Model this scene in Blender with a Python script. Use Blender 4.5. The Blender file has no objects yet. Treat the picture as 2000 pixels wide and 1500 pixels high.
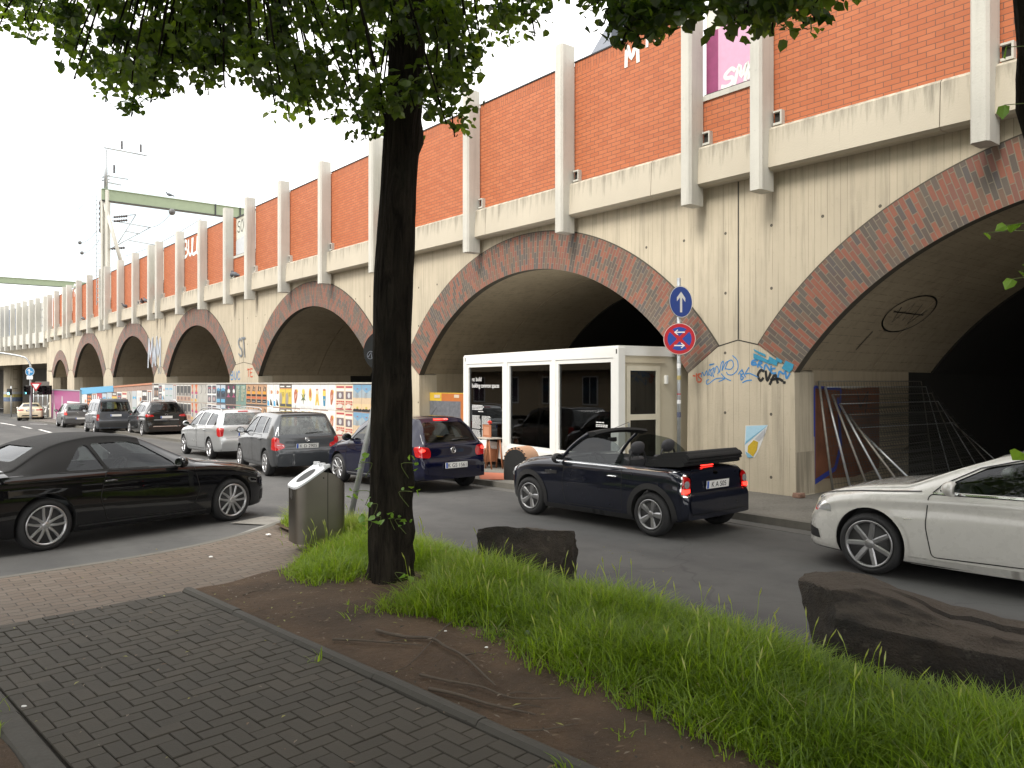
import bpy, bmesh, math, random
import numpy as np
from mathutils import Vector, Matrix
from mathutils.bvhtree import BVHTree
from mathutils.geometry import delaunay_2d_cdt
R = math.radians
random.seed(7)
rng = np.random.default_rng(7)
SC = bpy.context.scene
COL = SC.collection
F = 28 / 36 * 2000          # focal length in photo pixels, only used to work out real positions
CH = 2.05                   # eye height above the road

def ray_at(px, py, z=0.0):
    """ground point (height z) seen at photo pixel"""
    y = F * (CH - z) / (py - 750.0)
    return Vector(((px - 1000) / F * y, y, z))

# the viaduct's front plane: VP a point on it, VD along it (to the left, away), VN towards the street
VP = Vector((4.92, 13.78)); VD = Vector((-.6250, .7806)); VN = Vector((-.7806, -.6250)); VA = math.atan2(VD.y, VD.x)
SLOPE = .0145
def along(x, y): return (x - VP.x) * VD.x + (y - VP.y) * VD.y
def gz(x, y):
    "road level: flat by the tree, falling gently away along the viaduct"
    return -SLOPE * max(0.0, along(x, y) - 3.0)
def vpt(s, off=0.0):
    p = VP + VD * s + VN * off; return p.x, p.y
def s_at(px, off=0.0):
    r = (px - 1000) / F; q = VP + VN * off
    return (q.x - r * q.y) / (r * VD.y - VD.x)
def settle(x, y):
    "keep the line of sight, but stand on the falling road"
    k = 1.0
    for _ in range(20): k = (CH - gz(x * k, y * k)) / CH
    return x * k, y * k

def at(px, py, y):
    return Vector(((px - 1000) / F * y, y, CH + (750 - py) / F * y))

# ---------------------------------------------------------------- materials
MATS = {}
def new_mat(name):
    m = bpy.data.materials.new(name); m.use_nodes = True
    nt = m.node_tree; nt.nodes.clear()
    out = nt.nodes.new('ShaderNodeOutputMaterial')
    MATS[name] = m
    return m, nt, out

def nd(nt, t, inp=None, **kw):
    n = nt.nodes.new(t)
    for k, v in kw.items(): setattr(n, k, v)
    for k, v in (inp or {}).items():
        s = n.inputs[k]
        if isinstance(v, bpy.types.NodeSocket): nt.links.new(v, s)
        elif isinstance(v, bpy.types.Node): nt.links.new(v.outputs[0], s)
        else:
            if s.type == 'RGBA' and not hasattr(v, '__len__'): v = (v, v, v, 1)
            if s.type == 'RGBA' and len(v) == 3: v = (*v, 1)
            s.default_value = v
    return n

def mth(nt, op, a, b=0.0, c=0.0, clamp=False):
    return nd(nt, 'ShaderNodeMath', {0: a, 1: b, 2: c}, operation=op, use_clamp=clamp).outputs[0]

def mixc(nt, fac, a, b, mode='MIX'):
    n = nt.nodes.new('ShaderNodeMix'); n.data_type = 'RGBA'; n.blend_type = mode
    for i, v in ((0, fac), (6, a), (7, b)):
        s = n.inputs[i]
        if isinstance(v, bpy.types.NodeSocket): nt.links.new(v, s)
        elif isinstance(v, bpy.types.Node): nt.links.new(v.outputs[0], s)
        else: s.default_value = v if i == 0 else (*v[:3], 1)
    return n.outputs[2]

def ramp(nt, fac, stops, interp='LINEAR'):
    n = nt.nodes.new('ShaderNodeValToRGB'); nt.links.new(fac, n.inputs[0])
    cr = n.color_ramp; cr.interpolation = interp
    while len(cr.elements) < len(stops): cr.elements.new(0.5)
    for e, (p, c) in zip(cr.elements, stops):
        e.position = p; e.color = (*c, 1) if hasattr(c, '__len__') else (c, c, c, 1)
    return n.outputs[0]

def coords(nt, kind='Object', scale=(1, 1, 1), rot=(0, 0, 0)):
    tc = nt.nodes.new('ShaderNodeTexCoord')
    mp = nd(nt, 'ShaderNodeMapping', {0: tc.outputs[kind]})
    mp.inputs['Scale'].default_value = scale; mp.inputs['Rotation'].default_value = rot
    return mp.outputs[0]

def noise(nt, vec, scale, detail=4, rough=.55, dist=0.0):
    n = nd(nt, 'ShaderNodeTexNoise', {'Vector': vec, 'Scale': scale, 'Detail': detail, 'Roughness': rough, 'Distortion': dist})
    return n.outputs[0]

def bsdf(nt, out, **kw):
    p = nd(nt, 'ShaderNodeBsdfPrincipled', kw); nt.links.new(p.outputs[0], out.inputs[0]); return p

def bump(nt, h, strength=.3, dist=.02):
    return nd(nt, 'ShaderNodeBump', {'Height': h, 'Strength': strength, 'Distance': dist}).outputs[0]

def simple(name, col, rough=.6, metal=0.0, var=.12, scale=6.0, coat=0.0, spec=.5, bmp=0.0, bscale=40.0, emit=None):
    """a plain surface with some uneven tone and roughness"""
    if name in MATS: return MATS[name]
    m, nt, out = new_mat(name)
    v = coords(nt)
    n = noise(nt, v, scale)
    c = mixc(nt, n, [x * (1 - var) for x in col], [min(1, x * (1 + var)) for x in col])
    r = mth(nt, 'MULTIPLY_ADD', n, .15, rough - .075)
    kw = {'Base Color': c, 'Roughness': r, 'Metallic': metal, 'Coat Weight': coat, 'Specular IOR Level': spec, 'Coat Roughness': .03}
    if bmp: kw['Normal'] = bump(nt, noise(nt, v, bscale), bmp, .01)
    if emit: kw['Emission Color'] = (*col, 1); kw['Emission Strength'] = emit
    bsdf(nt, out, **kw)
    return m

def glass(name, tint=(.55, .62, .6), dark=.5, sky_veil=0.0, refl=.8):
    if name in MATS: return MATS[name]
    m, nt, out = new_mat(name)
    ge = nt.nodes.new('ShaderNodeNewGeometry')
    fr = nd(nt, 'ShaderNodeFresnel', {'IOR': mth(nt, 'MULTIPLY_ADD', ge.outputs['Backfacing'], 1 / 1.52 - 1.52, 1.52)})
    tr = nd(nt, 'ShaderNodeBsdfTransparent', {'Color': [t * dark for t in tint]})
    gl = nd(nt, 'ShaderNodeBsdfGlossy', {'Color': (.95, .97, 1), 'Roughness': .01})
    f2 = mth(nt, 'MULTIPLY', fr.outputs[0], refl, 0, True)
    mx = nd(nt, 'ShaderNodeMixShader', {0: f2, 1: tr.outputs[0], 2: gl.outputs[0]})
    if sky_veil:
        df = nd(nt, 'ShaderNodeBsdfDiffuse', {'Color': (.55, .58, .57, 1)}); fn = mth(nt, 'MULTIPLY', noise(nt, coords(nt), 5.0, 4), sky_veil * 2)  # pale diffuse veil standing in for sky reflected in the pane
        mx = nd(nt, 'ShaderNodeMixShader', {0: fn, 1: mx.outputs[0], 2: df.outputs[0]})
    nt.links.new(mx.outputs[0], out.inputs[0])
    return m

# ---------------------------------------------------------------- objects
def tag(o, label=None, cat=None, group=None, kind=None):
    if label: o['label'] = label
    if cat: o['category'] = cat
    if group: o['group'] = group
    if kind: o['kind'] = kind
    return o

def empty(name, loc=(0, 0, 0), rz=0.0, label=None, cat=None, group=None):
    o = bpy.data.objects.new(name, None); COL.objects.link(o)
    o.location = loc; o.rotation_euler = (0, 0, rz); o.empty_display_size = .2
    return tag(o, label, cat, group)

def link(name, me, parent=None):
    o = bpy.data.objects.new(name, me); COL.objects.link(o)
    if parent: o.parent = parent
    return o

class MB:
    """collects shapes that become one mesh object"""
    def __init__(s): s.v = []; s.f = []; s.m = []; s.sm = []
    def add(s, vs, fs, mi=0, smooth=False):
        b = len(s.v); s.v.extend(Vector(p) for p in vs)
        for f in fs: s.f.append([b + i for i in f]); s.m.append(mi); s.sm.append(smooth)
        return s
    def box(s, lo, hi, mi=0, M=None, bev=0.0):
        x0, y0, z0 = lo; x1, y1, z1 = hi
        if bev:
            bm = bmesh.new(); bmesh.ops.create_cube(bm, size=1)
            for v in bm.verts: v.co = Vector(((x0 + x1) / 2 + v.co.x * (x1 - x0), (y0 + y1) / 2 + v.co.y * (y1 - y0), (z0 + z1) / 2 + v.co.z * (z1 - z0)))
            bmesh.ops.bevel(bm, geom=bm.edges[:], offset=bev, segments=2, affect='EDGES', profile=.6)
            return s.bm(bm, mi, M, False)
        vs = [(x0, y0, z0), (x1, y0, z0), (x1, y1, z0), (x0, y1, z0), (x0, y0, z1), (x1, y0, z1), (x1, y1, z1), (x0, y1, z1)]
        if M: vs = [M @ Vector(p) for p in vs]
        return s.add(vs, [(0, 3, 2, 1), (4, 5, 6, 7), (0, 1, 5, 4), (1, 2, 6, 5), (2, 3, 7, 6), (3, 0, 4, 7)], mi)
    def bm(s, bm, mi=0, M=None, smooth=True):
        bm.verts.index_update()
        vs = [M @ v.co if M else v.co.copy() for v in bm.verts]
        s.add(vs, [[v.index for v in f.verts] for f in bm.faces], mi, smooth); bm.free(); return s
    def tube(s, pts, r, n=8, mi=0, cap=True, smooth=True):
        pts = [Vector(p) for p in pts]; k = len(pts)
        rs = r if hasattr(r, '__len__') else [r] * k
        base = len(s.v); up = None
        for i, p in enumerate(pts):
            t = (pts[min(i + 1, k - 1)] - pts[max(i - 1, 0)]).normalized()
            if up is None:
                up = Vector((0, 0, 1)) if abs(t.z) < .9 else Vector((1, 0, 0))
            a = (up - t * up.dot(t)).normalized(); up = a; b = t.cross(a)
            for j in range(n):
                w = 2 * math.pi * j / n
                s.v.append(p + (a * math.cos(w) + b * math.sin(w)) * rs[i])
        for i in range(k - 1):
            for j in range(n):
                s.f.append([base + i * n + j, base + i * n + (j + 1) % n, base + (i + 1) * n + (j + 1) % n, base + (i + 1) * n + j]); s.m.append(mi); s.sm.append(smooth)
        if cap:
            s.f.append([base + j for j in range(n)][::-1]); s.m.append(mi); s.sm.append(False)
            s.f.append([base + (k - 1) * n + j for j in range(n)]); s.m.append(mi); s.sm.append(False)
        return s
    def lathe(s, prof, n=24, axis='z', c=(0, 0, 0), mi=0, smooth=True, closed=False, cap=True):
        """prof: (radius, height) pairs turned round an axis"""
        base = len(s.v); c = Vector(c)
        for (r, h) in prof:
            for j in range(n):
                w = 2 * math.pi * j / n; a, b = r * math.cos(w), r * math.sin(w)
                p = {'z': (a, b, h), 'y': (a, h, b), 'x': (h, a, b)}[axis]
                s.v.append(c + Vector(p))
        k = len(prof)
        for i in range(k if closed else k - 1):
            for j in range(n):
                i2 = (i + 1) % k
                s.f.append([base + i * n + j, base + i * n + (j + 1) % n, base + i2 * n + (j + 1) % n, base + i2 * n + j]); s.m.append(mi); s.sm.append(smooth)
        if not closed and cap:
            for i in (0, k - 1):
                if prof[i][0] > 1e-5: s.f.append([base + i * n + j for j in range(n)]); s.m.append(mi); s.sm.append(False)
        return s
    def prism(s, poly, a, b, axis='y', mi=0, M=None, smooth=False):
        """polygon (u,v) pushed from a to b along an axis"""
        n = len(poly)
        def P(u, v, t): return Vector({'y': (u, t, v), 'x': (t, u, v), 'z': (u, v, t)}[axis])
        vs = [P(u, v, a) for u, v in poly] + [P(u, v, b) for u, v in poly]
        if M: vs = [M @ p for p in vs]
        fs = [list(range(n))[::-1], list(range(n, 2 * n))]
        s.add(vs, fs, mi)
        s.add(vs, [(i, (i + 1) % n, n + (i + 1) % n, n + i) for i in range(n)], mi, smooth)
        return s
    def flat(s, poly, M=None, mi=0, off=0.0, axis='y'):
        """single flat outline, (u,v) in the x-z plane"""
        vs = [Vector({'y': (u, off, v), 'z': (u, v, off)}[axis]) for u, v in poly]
        if M: vs = [M @ p for p in vs]
        return s.add(vs, [list(range(len(poly)))], mi)
    def ribbon(s, pts, w, M=None, mi=0, off=0.0):
        """flat stroke of width w through 2-D points, in the x-z plane"""
        pts = [Vector(p) for p in pts]; k = len(pts)
        if k < 2: return s
        L = []
        for i in range(k):
            t = (pts[min(i + 1, k - 1)] - pts[max(i - 1, 0)])
            t = t.normalized() if t.length > 1e-9 else Vector((1, 0)); nn = Vector((-t.y, t.x)) * w / 2
            e = (-t if i == 0 else t if i == k - 1 else t * 0) * w * .35
            L.append((pts[i] + nn + e, pts[i] - nn + e))
        vs = []
        for a, b in L: vs += [Vector((a.x, off, a.y)), Vector((b.x, off, b.y))]
        if M: vs = [M @ p for p in vs]
        return s.add(vs, [(2 * i, 2 * i + 1, 2 * i + 3, 2 * i + 2) for i in range(k - 1)], mi)
    def build(s, name, mats, parent=None, merge=False, angle=None, loc=None, recalc=True):
        me = bpy.data.meshes.new(name)
        me.from_pydata([tuple(p) for p in s.v], [], s.f)
        mats = mats if isinstance(mats, (list, tuple)) else [mats]
        for m in mats: me.materials.append(m)
        me.polygons.foreach_set('material_index', s.m)
        me.polygons.foreach_set('use_smooth', s.sm)
        if recalc or merge:
            bm = bmesh.new(); bm.from_mesh(me)
            if merge: bmesh.ops.remove_doubles(bm, verts=bm.verts, dist=1e-5)
            if recalc: bmesh.ops.recalc_face_normals(bm, faces=bm.faces)
            bm.to_mesh(me); bm.free()
        if angle:
            for p in me.polygons: p.use_smooth = True
            me.set_sharp_from_angle(angle=R(angle))
        o = link(name, me, parent)
        if loc is not None: o.location = loc
        return o

def big_mesh(name, verts, faces, mats, midx=None, parent=None, smooth=False):
    """numpy verts (N,3), faces (M,k)"""
    me = bpy.data.meshes.new(name)
    nv, (nf, k) = len(verts), faces.shape
    me.vertices.add(nv); me.vertices.foreach_set('co', verts.astype(np.float32).ravel())
    me.loops.add(nf * k); me.loops.foreach_set('vertex_index', faces.astype(np.int32).ravel())
    me.polygons.add(nf); me.polygons.foreach_set('loop_start', np.arange(0, nf * k, k, dtype=np.int32))
    for m in (mats if isinstance(mats, (list, tuple)) else [mats]): me.materials.append(m)
    if midx is not None: me.polygons.foreach_set('material_index', midx.astype(np.int32))
    me.polygons.foreach_set('use_smooth', np.full(nf, smooth))
    me.update(calc_edges=True); me.validate()
    return link(name, me, parent)

def catmull(pts, per=8, closed=False):
    P = [np.array(p, float) for p in pts]; n = len(P); out = []
    for i in range(n if closed else n - 1):
        if closed: a, b, c, d = P[i - 1], P[i], P[(i + 1) % n], P[(i + 2) % n]
        else: a, b, c, d = P[max(i - 1, 0)], P[i], P[i + 1], P[min(i + 2, n - 1)]
        for j in range(per):
            t = j / per
            out.append(.5 * ((2 * b) + (c - a) * t + (2 * a - 5 * b + 4 * c - d) * t * t + (3 * b - a - 3 * c + d) * t ** 3))
    if not closed: out.append(P[-1])
    return [tuple(p) for p in out]

def pchip(pts):
    xs = np.array([p[0] for p in pts], float); ys = np.array([p[1] for p in pts], float)
    h = np.diff(xs); dl = np.diff(ys) / h; n = len(xs); d = np.zeros(n)
    for i in range(1, n - 1):
        if dl[i - 1] * dl[i] > 0:
            w1, w2 = 2 * h[i] + h[i - 1], h[i] + 2 * h[i - 1]
            d[i] = (w1 + w2) / (w1 / dl[i - 1] + w2 / dl[i])
    d[0], d[-1] = dl[0], dl[-1]
    def f(x):
        x = min(max(x, xs[0]), xs[-1]); i = min(max(np.searchsorted(xs, x) - 1, 0), n - 2)
        t = (x - xs[i]) / h[i]
        return float((2 * t ** 3 - 3 * t * t + 1) * ys[i] + (t ** 3 - 2 * t * t + t) * h[i] * d[i] + (-2 * t ** 3 + 3 * t * t) * ys[i + 1] + (t ** 3 - t * t) * h[i] * d[i + 1])
    return f

def rounded(poly, r, n=4):
    """2-D polygon with rounded corners; r one value or one per corner"""
    P = [Vector(p) for p in poly]; k = len(P); out = []
    for i in range(k):
        ri = r[i] if hasattr(r, '__len__') else r
        a, b, c = P[i - 1], P[i], P[(i + 1) % k]
        u, v = (a - b), (c - b); d = min(ri, u.length * .45, v.length * .45)
        p, q = b + u.normalized() * d, b + v.normalized() * d
        for j in range(n + 1):
            t = j / n; out.append(tuple((1 - t) ** 2 * p + 2 * t * (1 - t) * b + t * t * q))
    return out

# hand-written strokes for painted lettering (unit box)
STROKES = {
 'A': [[(0, 0), (.5, 1), (1, 0)], [(.2, .36), (.82, .36)]], 'B': [[(0, 0), (0, 1), (.6, .98), (.75, .78), (.6, .55), (0, .52)], [(.6, .53), (.9, .3), (.7, .03), (0, 0)]],
 'C': [[(.95, .85), (.55, 1), (.15, .75), (.05, .4), (.3, .05), (.7, 0), (1, .18)]], 'D': [[(0, 0), (0, 1), (.6, .95), (1, .55), (.75, .12), (0, 0)]],
 'E': [[(.95, 1), (0, 1), (0, 0), (1, 0)], [(0, .52), (.7, .52)]], 'G': [[(.95, .85), (.5, 1), (.1, .7), (.1, .3), (.5, 0), (.95, .15), (.95, .48), (.55, .48)]],
 'I': [[(.5, 0), (.5, 1)]], 'K': [[(0, 0), (.05, 1)], [(.95, 1), (.1, .45), (1, 0)]], 'L': [[(.1, 1), (0, 0), (.9, 0)]],
 'M': [[(0, 0), (.12, 1), (.5, .3), (.88, 1), (1, 0)]], 'N': [[(0, 0), (.05, 1), (.92, 0), (1, 1)]], 'O': [[(.5, 1), (.1, .75), (.05, .3), (.5, 0), (.95, .3), (.9, .75), (.5, 1)]],
 'P': [[(0, 0), (0, 1), (.7, .95), (.85, .7), (.6, .48), (0, .45)]], 'R': [[(0, 0), (0, 1), (.7, .95), (.85, .72), (.6, .5), (0, .46)], [(.4, .48), (.95, 0)]],
 'S': [[(.95, .85), (.55, 1), (.12, .8), (.3, .55), (.8, .42), (.9, .15), (.5, 0), (.03, .14)]], 'T': [[(0, 1), (1, 1)], [(.5, 1), (.5, 0)]],
 'U': [[(0, 1), (.05, .25), (.45, 0), (.9, .22), (1, 1)]], 'V': [[(0, 1), (.45, 0), (1, 1)]], 'W': [[(0, 1), (.22, 0), (.5, .7), (.78, 0), (1, 1)]],
 'Y': [[(0, 1), (.5, .5), (1, 1)], [(.5, .5), (.45, 0)]], '.': [[(.3, .0), (.5, .05)]], "'": [[(.4, 1), (.3, .75)]], '8': [[(.5, .55), (.15, .75), (.5, 1), (.85, .75), (.5, .55), (.08, .28), (.5, 0), (.92, .28), (.5, .55)]], ' ': [],
}
def scrawl(mb, text, x, z, w, h, gap, sw, M=None, mi=0, off=0.0, slant=.0, jit=.04, rise=0.0, wob=None, mirror=False):
    rnd = random.Random(text); n = len(text)
    for i, ch in enumerate(text):
        for st in STROKES.get(ch, []):
            q = catmull([(a + rnd.uniform(-jit, jit), b + rnd.uniform(-jit, jit)) for a, b in st], 4) if len(st) > 2 else st
            pts = [((x + i * (w + gap) + a * w + b * h * slant), z + b * h + rise * (i * (w + gap) + a * w)) for a, b in q]
            if mirror: pts = [(2 * x - a, b) for a, b in pts]
            mb.ribbon(pts, sw, M, mi, off)
    return mb

def text_mesh(body, size, mat, name, parent=None, align='LEFT', M=None, extr=.001, spacing=1.0):
    """printed lettering turned into a mesh (x right, z up)"""
    cu = bpy.data.curves.new('lettering', 'FONT'); cu.body = body; cu.size = size; cu.align_x = align; cu.extrude = extr; cu.space_character = spacing
    to = bpy.data.objects.new('lettering', cu); COL.objects.link(to)
    dg = bpy.context.evaluated_depsgraph_get(); me = bpy.data.meshes.new_from_object(to.evaluated_get(dg))
    bpy.data.objects.remove(to); bpy.data.curves.remove(cu)
    me.name = name; me.transform(Matrix(((1, 0, 0, 0), (0, 0, -1, 0), (0, 1, 0, 0), (0, 0, 0, 1))))
    if M: me.transform(M)
    me.materials.clear(); me.materials.append(mat)
    return link(name, me, parent)

def eval_mesh(o, name):
    dg = bpy.context.evaluated_depsgraph_get()
    return bpy.data.meshes.new_from_object(o.evaluated_get(dg), depsgraph=dg)
# ================================================================ camera, sky, sun
cam = bpy.data.objects.new('camera', bpy.data.cameras.new('camera')); COL.objects.link(cam); SC.camera = cam
cam.location = (0, 0, CH); cam.rotation_euler = (R(90), 0, 0); cam.data.lens = 28; cam.data.sensor_width = 36; cam.data.clip_end = 3000; cam.data.clip_start = .05
SUN_EL, SUN_AZ = R(48), R(226)       # high, behind the camera's left shoulder, veiled by cloud
wd = bpy.data.worlds.new('World'); SC.world = wd; wd.use_nodes = True
nt = wd.node_tree; nt.nodes.clear()
sky = nt.nodes.new('ShaderNodeTexSky'); sky.sky_type = 'NISHITA'; sky.sun_disc = False; sky.sun_elevation = SUN_EL; sky.sun_rotation = SUN_AZ; sky.dust_density = 2.0
tc = nt.nodes.new('ShaderNodeTexCoord'); mp = nd(nt, 'ShaderNodeMapping', {0: tc.outputs['Generated']}); mp.inputs['Scale'].default_value = (1, 1, 2.2)
n1 = noise(nt, mp.outputs[0], 1.6, 6, .6, .4)
cov = ramp(nt, n1, [(.26, .62), (.46, 1.0)])
shade = ramp(nt, noise(nt, mp.outputs[0], 2.7, 5, .6, .3), [(.3, (8.3, 8.25, 8.2)), (.7, (10.7, 10.5, 10.2))])
gapv = nd(nt, 'ShaderNodeVectorMath', {0: tc.outputs['Generated'], 1: (-.428, .887, .171)}, operation='DISTANCE').outputs['Value']
gapn = mth(nt, 'MULTIPLY_ADD', noise(nt, tc.outputs['Generated'], 7.0, 5, .6, .5), .22, gapv)
thin = ramp(nt, gapn, [(.16, .85), (.30, 0.0)])
skc = mixc(nt, thin, mixc(nt, cov, sky.outputs[0], shade), (4.25, 4.95, 5.3))
bg = nd(nt, 'ShaderNodeBackground', {0: skc, 'Strength': .10}); wo = nt.nodes.new('ShaderNodeOutputWorld'); nt.links.new(bg.outputs[0], wo.inputs[0])
sun = bpy.data.objects.new('sun', bpy.data.lights.new('sun', 'SUN')); COL.objects.link(sun)
sun.data.energy = 1.5; sun.data.angle = R(22); sun.data.color = (1, .95, .87)
sdir = Vector((math.sin(SUN_AZ) * math.cos(SUN_EL), math.cos(SUN_AZ) * math.cos(SUN_EL), math.sin(SUN_EL)))
sun.rotation_euler = sdir.to_track_quat('Z', 'Y').to_euler()
SC.view_settings.view_transform = 'Standard'; SC.view_settings.look = 'None'; SC.view_settings.exposure = 1.28; SC.view_settings.gamma = 1.0
SC.cycles.max_bounces = 8; SC.cycles.transparent_max_bounces = 16; SC.cycles.diffuse_bounces = 4; SC.cycles.glossy_bounces = 4
SC.cycles.use_denoising = True; SC.cycles.sample_clamp_indirect = 6

# ================================================================ materials of the place
def asphalt():
    m, nt, out = new_mat('asphalt'); v = coords(nt)
    big = noise(nt, v, .35, 5, .6, .5); mid = noise(nt, v, 2.2, 5, .65); fine = noise(nt, v, 110, 2)
    vo = nd(nt, 'ShaderNodeTexVoronoi', {'Vector': v, 'Scale': 140}).outputs[0]
    c = mixc(nt, ramp(nt, big, [(.35, 0), (.65, 1)]), (.052, .052, .052), (.080, .079, .077))
    c = mixc(nt, mth(nt, 'MULTIPLY', ramp(nt, mid, [(.5, 0), (.62, 1)]), .45), c, (.040, .040, .041))
    c = mixc(nt, mth(nt, 'MULTIPLY', fine, .35), c, (.15, .148, .14))
    sx = nd(nt, 'ShaderNodeSeparateXYZ', {0: v}); lane = mth(nt, 'ABSOLUTE', mth(nt, 'SINE', mth(nt, 'MULTIPLY_ADD', sx.outputs[1], 2.05, .9)))
    c = mixc(nt, mth(nt, 'MULTIPLY', mth(nt, 'MULTIPLY', ramp(nt, lane, [(.55, 0), (.95, 1)]), noise(nt, coords(nt, 'Object', (.25, 1.2, 1)), 1.5, 4)), .55), c, (.036, .036, .037))
    c = mixc(nt, mth(nt, 'MULTIPLY', ramp(nt, noise(nt, coords(nt, 'Object', (.5, 2, 1)), 2.6, 5, .7), [(.62, 0), (.7, 1)]), .35), c, (.11, .108, .10))
    c = mixc(nt, ramp(nt, noise(nt, v, 5.5, 3, .6), [(.70, 0), (.76, .5)]), c, (.025, .025, .026))
    # cracks and sealed joints
    cr = nd(nt, 'ShaderNodeTexVoronoi', {'Vector': nd(nt, 'ShaderNodeVectorMath', {0: v, 1: nd(nt, 'ShaderNodeTexNoise', {'Vector': v, 'Scale': 1.2}).outputs[1]}, operation='ADD').outputs[0], 'Scale': .22}, feature='DISTANCE_TO_EDGE').outputs[0]
    c = mixc(nt, ramp(nt, cr, [(.0, .4), (.004, 0)]), c, (.022, .022, .023))
    bsdf(nt, out, **{'Base Color': c, 'Roughness': mth(nt, 'MULTIPLY_ADD', mid, .2, .7), 'Normal': bump(nt, vo, .25, .004)})
    return m
ASPH = asphalt()

def concrete(name, base=(.51, .445, .335), boards=True, ties=True, streak=.5, dark=.0):
    m, nt, out = new_mat(name); v = coords(nt); sx = nd(nt, 'ShaderNodeSeparateXYZ', {0: v})
    X, Z = sx.outputs[0], sx.outputs[2]
    big = noise(nt, v, .55, 6, .6); c = mixc(nt, ramp(nt, big, [(.3, 0), (.7, 1)]), [b * .86 for b in base], [b * 1.10 for b in base])
    hgt = noise(nt, v, 35, 3)
    if boards:
        bx = mth(nt, 'MULTIPLY', X, 8.6); fl = mth(nt, 'FLOOR', bx); fr = mth(nt, 'FRACT', bx)
        wn = nd(nt, 'ShaderNodeTexWhiteNoise', {'W': fl}, noise_dimensions='1D').outputs[0]
        c = mixc(nt, mth(nt, 'MULTIPLY', wn, .16), c, [b * .62 for b in base])
        nz = noise(nt, coords(nt, 'Object', (9, 9, .5)), 1.0, 3)
        ln = mth(nt, 'MULTIPLY', mth(nt, 'LESS_THAN', fr, .09), ramp(nt, nz, [(.42, 0), (.62, 1)]))
        c = mixc(nt, mth(nt, 'MULTIPLY', ln, .6), c, [b * .32 for b in base])
        hgt = mth(nt, 'ADD', mth(nt, 'MULTIPLY', ln, -1.5), mth(nt, 'ADD', hgt, mth(nt, 'MULTIPLY', wn, .8)))
    st = noise(nt, coords(nt, 'Object', (5.5, 5.5, .38)), 1.0, 5, .65)
    c = mixc(nt, mth(nt, 'MULTIPLY', ramp(nt, st, [(.50, 0), (.72, 1)]), streak), c, [b * .36 for b in base])
    sp = noise(nt, v, 14, 4, .7); c = mixc(nt, mth(nt, 'MULTIPLY', ramp(nt, sp, [(.6, 0), (.75, 1)]), .35), c, [b * .5 for b in base])
    if ties:
        dx = mth(nt, 'MULTIPLY', mth(nt, 'SUBTRACT', mth(nt, 'FRACT', mth(nt, 'DIVIDE', X, .98)), .5), .98)
        dz = mth(nt, 'MULTIPLY', mth(nt, 'SUBTRACT', mth(nt, 'FRACT', mth(nt, 'DIVIDE', Z, 1.12)), .35), 1.12)
        dd = mth(nt, 'SQRT', mth(nt, 'ADD', mth(nt, 'MULTIPLY', dx, dx), mth(nt, 'MULTIPLY', dz, dz)))
        c = mixc(nt, mth(nt, 'MULTIPLY', mth(nt, 'LESS_THAN', dd, .028), .85), c, (.035, .03, .025))
    bsdf(nt, out, **{'Base Color': c, 'Roughness': .85, 'Normal': bump(nt, hgt, .35, .012)})
    return m
CONC = concrete('board marked concrete')
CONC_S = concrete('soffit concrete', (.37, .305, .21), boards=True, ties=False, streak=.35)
CONC_P = concrete('pilaster concrete', (.54, .525, .47), boards=False, ties=False, streak=.28)
def fascia_mat():
    m, nt, out = new_mat('streaked ledge concrete'); v = coords(nt); Z = nd(nt, 'ShaderNodeSeparateXYZ', {0: v}).outputs[2]; X = nd(nt, 'ShaderNodeSeparateXYZ', {0: v}).outputs[0]
    base = (.49, .44, .35); big = noise(nt, v, .8, 6)
    c = mixc(nt, big, [b * .85 for b in base], [b * 1.12 for b in base])
    zz = mth(nt, 'SUBTRACT', Z, mth(nt, 'MULTIPLY', X, .005))
    topm = nd(nt, 'ShaderNodeMapRange', {0: zz, 1: 5.85, 2: 6.52, 3: 0.0, 4: 1.0}).outputs[0]
    st = noise(nt, coords(nt, 'Object', (7, 7, .5)), 1.0, 6, .7)
    k = mth(nt, 'ADD', mth(nt, 'MULTIPLY', topm, .26), st)
    c = mixc(nt, mth(nt, 'MULTIPLY', ramp(nt, k, [(.64, 0), (.92, 1)]), .75), c, (.10, .092, .07))
    bsdf(nt, out, **{'Base Color': c, 'Roughness': .85, 'Normal': bump(nt, noise(nt, v, 40, 3), .3, .01)})
    return m
FASC = fascia_mat()
DEEP_DARK = simple('dark inner masonry', (.020, .018, .015), .95, var=.5, scale=3, bmp=.5, bscale=12)  # inner masonry, near-black: the tunnels' depth shade is put into its colour

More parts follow.
